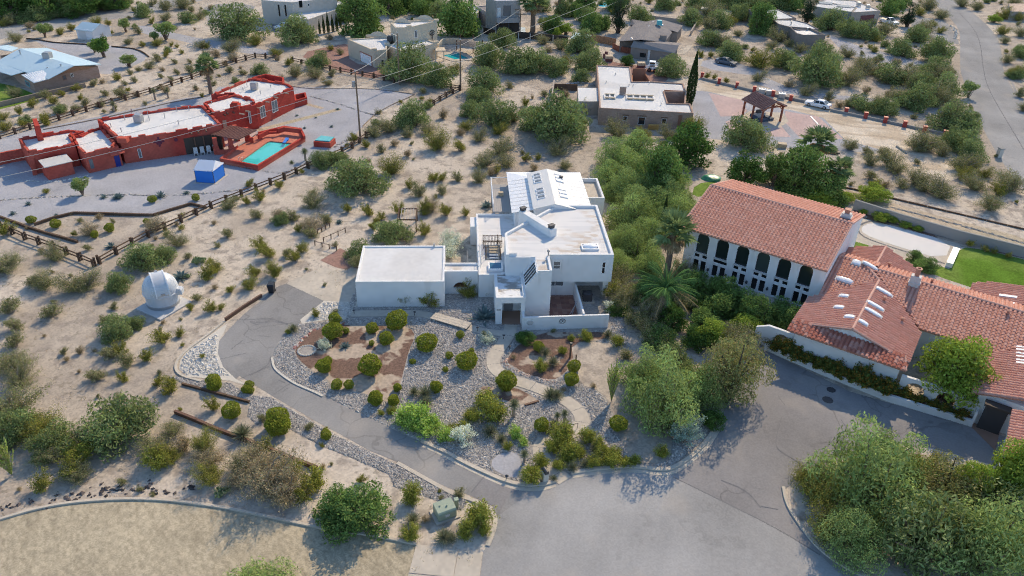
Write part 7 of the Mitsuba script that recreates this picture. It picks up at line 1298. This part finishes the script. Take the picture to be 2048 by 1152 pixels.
put('small_tree', 'A', '265,215,100 725,185,90 960,230,130 890,240,70 480,1125,115 '); put('round_tree', 'A', '600,330,135'); put('small_tree', 'A', '745,385,112', .8); put('fan_palm', 'A', '1215,540,125', 1.1)
put('yucca', 'A', '1760,925,60 1685,975,42 895,575,55 970,565,50 660,645,50 1130,530,30'); put('agave', 'A', '680,1140,60 925,1135,58 600,1140,40 1075,1115,34 1615,660,18 1755,740,20 1820,680,18 1910,732,22 1945,632,24 1710,668,18')
put('lush', 'B', '120,190,290 700,205,310 480,90,160 380,60,160 1230,190,130 1330,90,120 1440,190,160 1510,170,110 250,60,160 900,60,110 1400,120,120 30,120,120'); put('acid', 'B', '1300,200,95 1250,215,60'); put('pine', 'B', '1600,190,125', 1.0); put('fan_palm', 'B', '1110,185,150 1260,75,110', .75)
put('cypress', 'N', '842,300,22 880,298,24 918,292,26 958,283,26 994,272,26 1025,240,24 1062,205,22 1325,100,18 1358,105,18 1387,95,22 1415,100,18 1448,118,20'); put('cypress', 'p', '1379,205,17 1324,462,12', 1.0); put('cypress', 'C', '135,740,14 98,605,12', .8)
put('mesquite', 'B', '380,450,300 560,490,220 940,270,170 850,380,200 1030,420,260 1110,400,220 1240,430,200 830,530,220 790,590,160 1390,300,200 1430,400,190 1390,470,120 750,670,140 1250,790,420 1160,740,260 420,720,240 100,1095,340 900,715,240 1370,740,170 1900,440,200')
put('scrub', 'B', '1170,255,90 1270,285,100 1000,700,100 510,770,90 800,810,120 920,890,140 1250,890,160 200,790,120 290,760,120 20,930,90 820,960,130 960,960,120 1600,790,150 1890,800,110 800,1050,110 680,1040,70 460,1130,90 590,1120,70 1290,970,90 1500,640,90 240,880,60 390,790,70 1060,660,80')
put('creosote', 'B', '660,425,95 560,860,180 690,870,80 725,750,100 910,770,110 1070,930,60 1140,920,50 900,1000,70 1740,800,120 300,1000,170 540,1050,90 590,1040,60 400,1085,60 550,1145,30 520,590,30 470,575,30 1290,390,120 860,350,130 80,820,70 150,850,60'); put('lush_dark', 'B', '1655,375,95', .8)
put('dry', 'B', '390,900,60 690,780,60 870,1010,60 1120,980,60 310,840,60 1200,300,60 1300,560,60')
put('mesquite', 'C', '210,260,160 320,340,180 640,390,180 850,360,190 810,480,310 250,160,160 900,170,180 1000,210,150 1110,220,160 1390,240,150 1300,320,170 1500,350,210 1250,470,200 1480,440,190 1550,560,220 1420,540,180 1370,620,210 1080,630,150 1210,660,160 1600,740,240 1680,760,150 1620,850,220 1700,910,180 420,835,290 1960,450,100 2000,330,110 330,50,130 430,45,200')
put('scrub', 'C', '600,240,120 670,270,80 370,210,70 1090,400,130 1000,330,90 1310,480,150 1460,600,140 1000,610,80 1630,640,90 1540,900,110 1400,870,120 760,550,100 890,580,60 960,480,100 1030,450,100 1150,430,90 1990,210,80 1900,250,60 1920,360,80 1990,560,60 1660,40,80 1740,60,80 150,30,120 200,110,130 90,90,90 1010,860,110 1110,885,60 990,980,70 1130,1030,80 1250,960,140 1310,1080,80 1430,1100,100 1510,1105,110 1920,1100,180 1210,900,90 2010,440,80 1210,200,120 560,280,70 1540,110,90 1460,60,100 2010,640,80 1960,40,80 720,300,90 480,470,90')
put('creosote', 'C', '1160,240,60 1150,300,60 1410,90,70 1530,190,60 1490,150,60 1720,980,100 1660,1030,120 1790,1020,100 100,770,160 1150,1090,90 1980,120,80 1890,200,80 1900,110,90 1860,1130,90 150,330,50 210,330,40 190,450,40 230,455,40 300,480,40 490,390,210 1940,440,90 330,140,70'); put('dry', 'C', '1280,370,60 660,500,70 1230,560,60 1100,540,50 950,620,50 1215,1080,60')
put('lush', 'C', '480,190,200 1240,90,140 1290,40,150 600,30,160 690,60,120'); put('pine', 'C', '760,140,125 1340,155,100', .75); put('acid', 'C', '1840,130,80', .7)
put('lush_dark', 'p', '1368,325,105 1484,372,92'); put('lush', 'p', '1315,385,118 1592,385,120 1548,372,80 1650,402,70'); put('mesquite_light', 'p', '1232,340,95 1275,315,80 1262,455,105 1312,430,95 1240,505,85 1335,412,80 1290,485,90 1350,380,70 1228,400,70 1300,545,70'); put('fan_palm', 'p', '1623,350,62 1664,392,52', .8); put('acid', 'p', '1640,410,75 1745,398,80 1690,402,50', .45)
put('fan_palm', 'p', '1331,562,78', .95); put('date_palm', 'p', '1323,640,125', 1.0)
put('scrub', 'D', '30,470,180 320,400,150 1030,320,130 500,570,170 430,580,150 250,560,180 290,730,120 60,710,130 90,800,110 90,900,130 90,1030,220 120,1130,200 640,960,110 1310,110,120 1800,100,150 1690,170,80 1790,270,90 1880,190,80 740,1010,110 555,1090,110 190,550,80 1650,380,60 1310,270,80 1480,160,80')
put('mesquite', 'D', '830,440,250 940,400,160 690,575,170 680,845,220 790,790,110 1620,190,110'); put('creosote', 'D', '40,260,100 1240,470,125 1200,510,110 1500,340,100 1540,390,115 1720,240,60 1740,360,80 1700,410,90 1470,500,90 1440,570,130 1580,500,110 1420,80,60 1500,60,80 1330,590,60 1220,700,90 940,880,120 850,980,90 1040,840,60 700,950,100 710,1100,80 990,1130,80 1100,690,60 1275,690,50 430,265,40 1045,165,45 1045,230,45 960,265,50 920,1110,60 270,20,50')
put('clipped', 'D', '185,190,60 325,215,65 635,240,55 850,195,45 550,275,45 1235,1125,92 1440,1140,55 1130,60,50 880,70,50'); put('agave', 'D', '640,330,60 1040,510,85 165,85,40 75,140,40 325,150,30 680,50,55 1955,190,40'); put('prickly', 'D', '1145,420,80 1080,500,45'); put('sotol', 'D', '1690,815,72 920,1060,40')
put('mesquite', 'E', '110,560,165 300,455,230'); put('sage', 'E', '640,500,150 620,560,140'); put('creosote', 'E', '190,400,60 240,340,60 340,310,85 160,320,85 490,310,92 610,320,88 725,320,62 45,300,60 490,430,90 210,370,50 1560,790,120'); put('agave', 'E', '845,270,65 830,915,125'); put('scrub', 'E', '90,620,110 370,830,90 1600,860,150 1700,760,120 860,770,60'); put('creosote', 'E', '510,840,120 740,790,110 1690,640,120'); put('lush_dark', 'E', '1690,560,110 1580,880,120 1650,900,110', .7)
put('clipped', 'J', '1130,370,190 940,400,102 655,335,115 640,445,168 1050,490,112 1360,532,175 1665,672,158 925,725,190 572,705,118 598,650,80 670,835,98 760,830,82 965,955,118 1105,930,72 1135,845,66 1430,855,92 1615,445,62 1500,702,50 935,500,50 740,410,52 222,1130,182 10,865,52'); put('sage', 'J', '580,525,120 1830,475,130'); put('agave', 'J', '730,515,72'); put('yucca', 'J', '1795,470,60'); put('garden_creosote', 'J', '1080,1025,85 1010,1035,60 300,410,55'); put('bright', 'J', '1180,1110,200 1300,1125,270 1420,1120,120'); put('sotol', 'J', '1345,900,130 1350,970,110 1260,880,90')
put('garden_creosote', 'H', '830,165,135 890,250,180 760,245,112 950,70,125 1270,390,175 1310,480,145 1430,375,115 1450,510,92 1530,470,112 1560,510,120 1640,510,85 1160,515,112 1110,600,132 410,725,132 400,935,112 790,845,180 720,925,130 830,905,90 1850,460,92 1310,360,80'); put('clipped', 'H', '205,155,88 310,165,62 330,85,52 1160,315,92 1600,305,102 555,85,66'); put('yucca', 'H', '1000,235,85 1250,265,60 1290,270,60 1060,500,72 1880,345,62'); put('sotol', 'H', '865,340,105 1230,295,65 1340,540,75 420,840,88 600,945,112 640,950,70 1200,330,50 1470,430,70 1210,130,100'); put('bright', 'H', '1010,355,110 1060,395,75 430,300,200 600,365,120 500,330,150'); put('sage', 'H', '700,380,170'); put('dry', 'H', '490,835,65 1495,440,60 1330,430,50'); put('juniper', 'p', '1366,884,78'); put('ocotillo', 'H', '1562,150,85 1780,325,95', 1.6)
put('lush', 'H', '130,850,400 0,800,300', .72); put('lush_dark', 'K', '350,475,180', .75); put('clipped', 'K', '450,545,92 200,830,172 720,700,102 700,805,122'); put('sotol', 'K', '500,580,95 560,650,102 590,905,112 980,440,92'); put('garden_creosote', 'K', '470,695,120 820,465,110 1060,500,120 640,560,80 700,465,60'); put('sage', 'K', '990,235,120'); put('scrub', 'K', '1180,340,160 560,400,45 1120,600,120'); put('dry', 'K', '870,825,52 640,850,48 260,600,50')
put('mesquite_light', 'p', '1325,838,175 1288,775,105 1400,800,110', 1.25); put('olive_tree', 'p', '1455,795,165', 1.4); put('lush_dark', 'p', '1425,850,62 1395,690,70 1340,650,70 1400,620,60', .8); put('lush', 'p', '1430,625,95 1550,640,90', .7); put('acid', 'p', '1425,690,90 1490,665,85', .6); put('scrub', 'p', '1480,700,90 1290,640,60')
for k in range(11): 
    x = 14.6 + 1.12 * k; w_ = VG.w(x, -10.65 - .55 * min(1, k / 6) + .1 * (k % 2)); PLANTS.append(['vine', PX((w_[0], w_[1], .5)), 2.0 + .3 * (k % 3), 1.0, (*w_[:2], .35)])
for k in range(5): w_ = VG.w(27.2 + 1.2 * k, -10.7); PLANTS.append(['vine', PX((w_[0], w_[1], .5)), 1.7, .8, (*w_[:2], .35)])
put('acid', 'p', '1893,800,185', .95); put('mesquite_light', 'p', '1715,1005,225 1950,1130,210 1770,960,150 1700,1100,140', 1.1); put('mesquite', 'p', '1830,1105,190', 1.2); put('olive_tree', 'p', '1885,1005,165', 1.05); put('creosote', 'p', '1630,1000,110 1660,1075,110 1615,965,80 1840,950,90'); put('mesquite', 'p', '1960,1050,150 2040,1100,150'); put('acid', 'p', '1930,1008,105 2005,1000,130', 1.3)
put('mesquite_light', 'p', '515,1205,185', .75); put('scrub', 'G', '100,240,330 300,490,180 1400,530,200 540,390,150'); put('creosote', 'G', '230,340,280 420,570,170 250,650,130 1180,430,200 1210,610,230 1520,440,112 980,490,190 1230,195,92 1750,710,180 985,95,100 910,55,60'); put('mesquite', 'G', '700,350,500'); put('dry', 'G', '1540,650,360 1390,620,180 1060,420,120'); put('ocotillo', 'G', '70,575,110', 1.2); put('clipped', 'G', '1340,235,112 1605,325,142 1880,360,62 1240,75,96 1425,95,62'); put('sotol', 'G', '1400,355,130'); put('prickly', 'G', '1280,680,95')
put('small_tree', 'p', '190,105,30 1935,195,30'); put('dry', 'p', '180,470,40 310,460,50 560,440,30 620,460,50 700,380,40 860,420,40')
put('mesquite_light', 'p', '1222,370,80 1250,400,90 1270,425,85 1295,395,80 1318,465,80 1262,500,80 1285,520,80 1240,545,70 1345,440,75 1365,410,60 1270,360,70 1305,350,70'); put('lush', 'p', '1352,470,60 1300,590,70 1275,600,60 1345,600,70', .7); put('scrub', 'p', '1255,600,70 1285,660,60 1235,570,60 1310,690,60 1370,560,60 1365,620,60')
put('mesquite', 'p', '1350,740,90 1385,800,70'); put('lush', 'p', '1320,690,80 1400,660,80', .6)
put('lush_dark', 'p', '30,38,110 95,32,110 160,30,100 225,18,80 -10,30,90', .8); put('lush', 'p', '60,20,90 190,10,90', .7)
put('mesquite', 'p', '880,38,60 700,8,70 830,12,60 1080,22,50 1130,32,50 1180,48,50 1280,42,50 1330,18,50 1400,18,60 1450,8,60 1100,62,50 1520,60,40 760,10,60 640,12,60 1560,18,60 1480,40,50 1380,50,50'); put('lush', 'p', '860,20,60 780,30,60 1230,20,50 1170,20,50 930,70,60'); put('scrub', 'p', '1420,60,40 1440,95,40 1470,110,40 1850,70,40 1870,105,40 1880,160,50 1830,180,50 1800,210,50 1770,165,50 1720,150,40 1690,170,50 1870,210,60 1890,250,50 1850,300,60 1760,215,40 1740,330,40 1790,345,40 1830,370,50 1880,395,60 1950,380,50 1980,420,50 1920,340,50')
put('garden_creosote', 'H', '1490,425,85 1585,475,90 1690,505,75 1220,430,100 1375,465,95 1255,530,85 1120,560,70 640,320,80 720,300,70 960,420,60'); put('sotol', 'H', '1505,500,75 1410,520,70 930,380,70 1230,600,50'); put('clipped', 'J', '1530,600,60 1250,640,50 1700,560,50'); put('lush', 'p', '1385,592,70 1505,648,85 1465,618,75 1580,660,75 1350,612,70 1425,605,70', 1.05)
# hedge plants by the pool terrace
put('mesquite', 'G', '330,420,300 130,330,320 -20,430,260'); put('dry', 'G', '1480,560,260 1640,700,260 1200,500,200'); put('garden_creosote', 'G', '1800,640,170 1690,560,140 930,520,150 450,480,170'); put('scrub', 'G', '450,600,170 880,440,200 1000,330,160')
put('acid', 'F', '1190,290,110 1260,300,90 1330,330,80 1400,350,70 1090,250,70', .5); put('lush', 'F', '1440,580,150 1380,520,120', .6); put('creosote', 'F', '1700,440,50 1790,470,50 1840,480,40 1920,505,40')
# more wild scrub between the listed ones, kept clear of houses, roads and yards
clear = [gpoly(YARD, 0), gpoly(RL + RR, 0), gpoly(GARDEN, 0), gpoly(LOT + [(815, 1155), (800, 1290), (-120, 1290)], 0), gpoly([(957, 1175), (966, 1105), (994, 1034), (1112, 964), (1346, 954), (1500, 690), (2160, 900), (2160, 1290), (940, 1290)], 0), gpoly(DL + DR, 0), gpoly([(1180, 120), (1400, 120), (1960, 280), (1960, 330), (1400, 300), (1180, 270)], 0), gpoly([(690, 60), (1000, 60), (1000, 150), (690, 180)], 0), gpoly([(1240, 30), (1410, 30), (1410, 140), (1150, 140), (1150, 70)], 0), gpoly([(-60, 80), (330, 80), (330, 130), (190, 190), (-60, 230)], 0), gpoly([(1360, 340), (2048, 420), (2048, 900), (1360, 700)], 0), gpoly([(700, 330), (1240, 330), (1240, 660), (700, 660)], 0), gpoly([(430, -10), (720, -10), (720, 70), (430, 90)], 0), gpoly([(880, -10), (1080, -10), (1080, 80), (880, 80)], 0)]
clear = shapely.union_all([c.buffer(.3) for c in clear]); shapely.prepare(clear)
have = np.array([G(p[1]) for p in PLANTS]); rad = np.array([p[2] * .5 for p in PLANTS]); cnt = 0
for _ in range(9000):
    px = (pr.uniform(-20, 2070), 1152 * pr.random() ** 1.7 + 2); w = pr.uniform(.5, 1.5) if px[1] > 300 else pr.uniform(1.0, 3.2); g_ = G(px)
    if cnt >= 300 or clear.contains(Point(g_)) or (np.linalg.norm(have - g_, axis=1) < rad + w * .6).any(): continue
    dens = .45 if px[1] > 250 else .9
    if pr.random() > dens: continue
    PLANTS.append([['scrub', 'creosote', 'dry', 'scrub'][pr.integers(0, 4)] if w < 2 or pr.random() < .6 else 'mesquite', px, w, 1.0, None]); have = np.vstack([have, g_]); rad = np.append(rad, w * .5); cnt += 1
# ---------------- placing and labelling
ORD = ['nearest', 'second nearest', 'third nearest', 'fourth nearest', 'fifth nearest', 'sixth nearest', 'seventh nearest', 'eighth nearest', 'ninth nearest', 'tenth nearest', 'eleventh nearest', 'twelfth nearest', 'thirteenth nearest', 'fourteenth nearest', 'fifteenth nearest'] + [w_ + ' nearest' for w_ in 'sixteenth seventeenth eighteenth nineteenth twentieth twenty-first twenty-second twenty-third twenty-fourth twenty-fifth twenty-sixth twenty-seventh twenty-eighth twenty-ninth thirtieth'.split()]
byrank = {}
for i, (kind, px, w, hs, at) in enumerate(PLANTS):
    d = [math.hypot(px[0] - m[1], 1.3 * (px[1] - m[2])) for m in MARK]; m = MARK[int(np.argmin(d))]; dx, dy = px[0] - m[1], 1.3 * (px[1] - m[2])
    where = ('left of', 'right of')[int(dx > 0)] if abs(dx) > abs(dy) else ('behind', 'in front of')[int(dy > 0)]; byrank.setdefault((kind, m[0], where), []).append((min(d), i))
names_ = {}
for (kind, m, where), l in byrank.items():
    for k, (d, i) in enumerate(sorted(l)):
        near = ORD[k] if k < len(ORD) else 'far off'; names_[i] = f'{KIND[kind][1]} {where} {m}' + (f', {near}' if len(l) > 1 else '')
prnd = np.random.default_rng(77)
for i, (kind, px, w, hs, at) in enumerate(PLANTS):
    ms = MODELS[kind]; e = ms[int(prnd.integers(0, len(ms)))]; x, y = G(px) if at is None else at[:2]; z = 0 if at is None else at[2]; key, _, cat_, grp = KIND[kind]
    t = thing(key, names_[i], cat_, grp); sz = w * prnd.uniform(.95, 1.08); zz = sz * hs * prnd.uniform(.88, 1.12)
    xf = T4().translate([float(x), float(y), float(z)]).rotate([0, 0, 1], float(prnd.uniform(0, 360))).scale([float(sz), float(sz * prnd.uniform(.88, 1.1)), float(zz)])
    small = w / (.11 if px[1] > 500 else .17) < 9 or 'stem' not in e
    for part, d in e.items():
        if small and part == 'stem': continue
        scene[t if small else f'{t}__{part}'] = {**d, 'to_world': xf}
# ---------------- dry grass and litter scattered over the sand
gq = np.random.default_rng(203); pts = np.stack([gq.uniform(-140, 160, 60000), 34 + 215 * gq.random(60000) ** 1.3], 1); msk = ~shapely.contains_xy(clear, pts[:, 0], pts[:, 1]); pts = pts[msk]
dn = meshkit.fbm(np.c_[pts * .12, np.zeros(len(pts))], 3, 5) + .25 * gq.random(len(pts)); pts = pts[dn > .58]; pts = pts[gq.permutation(len(pts))[:16000]]
n = len(pts); k = gq.integers(4, 9, n); c = np.repeat(np.c_[pts, np.full(n, .05)], k, 0); c += gq.normal(0, 1, c.shape) * [.16, .16, .03]; c[:, 2] = np.abs(c[:, 2]) + .02
m_, col_ = leaf_mesh(c, gq.uniform(.10, .26, len(c)), .16, tint(len(c), (.20, .165, .11), gq, .3, (.11, .105, .05), .4), gq, up=.8); add('dry_grass', m_, 'leaf', color=col_, kind='stuff', label='sparse dry grass and litter scattered over the sand')
print('plants', len(PLANTS), {k_: sum(p[0] == k_ for p in PLANTS) for k_ in MODELS})
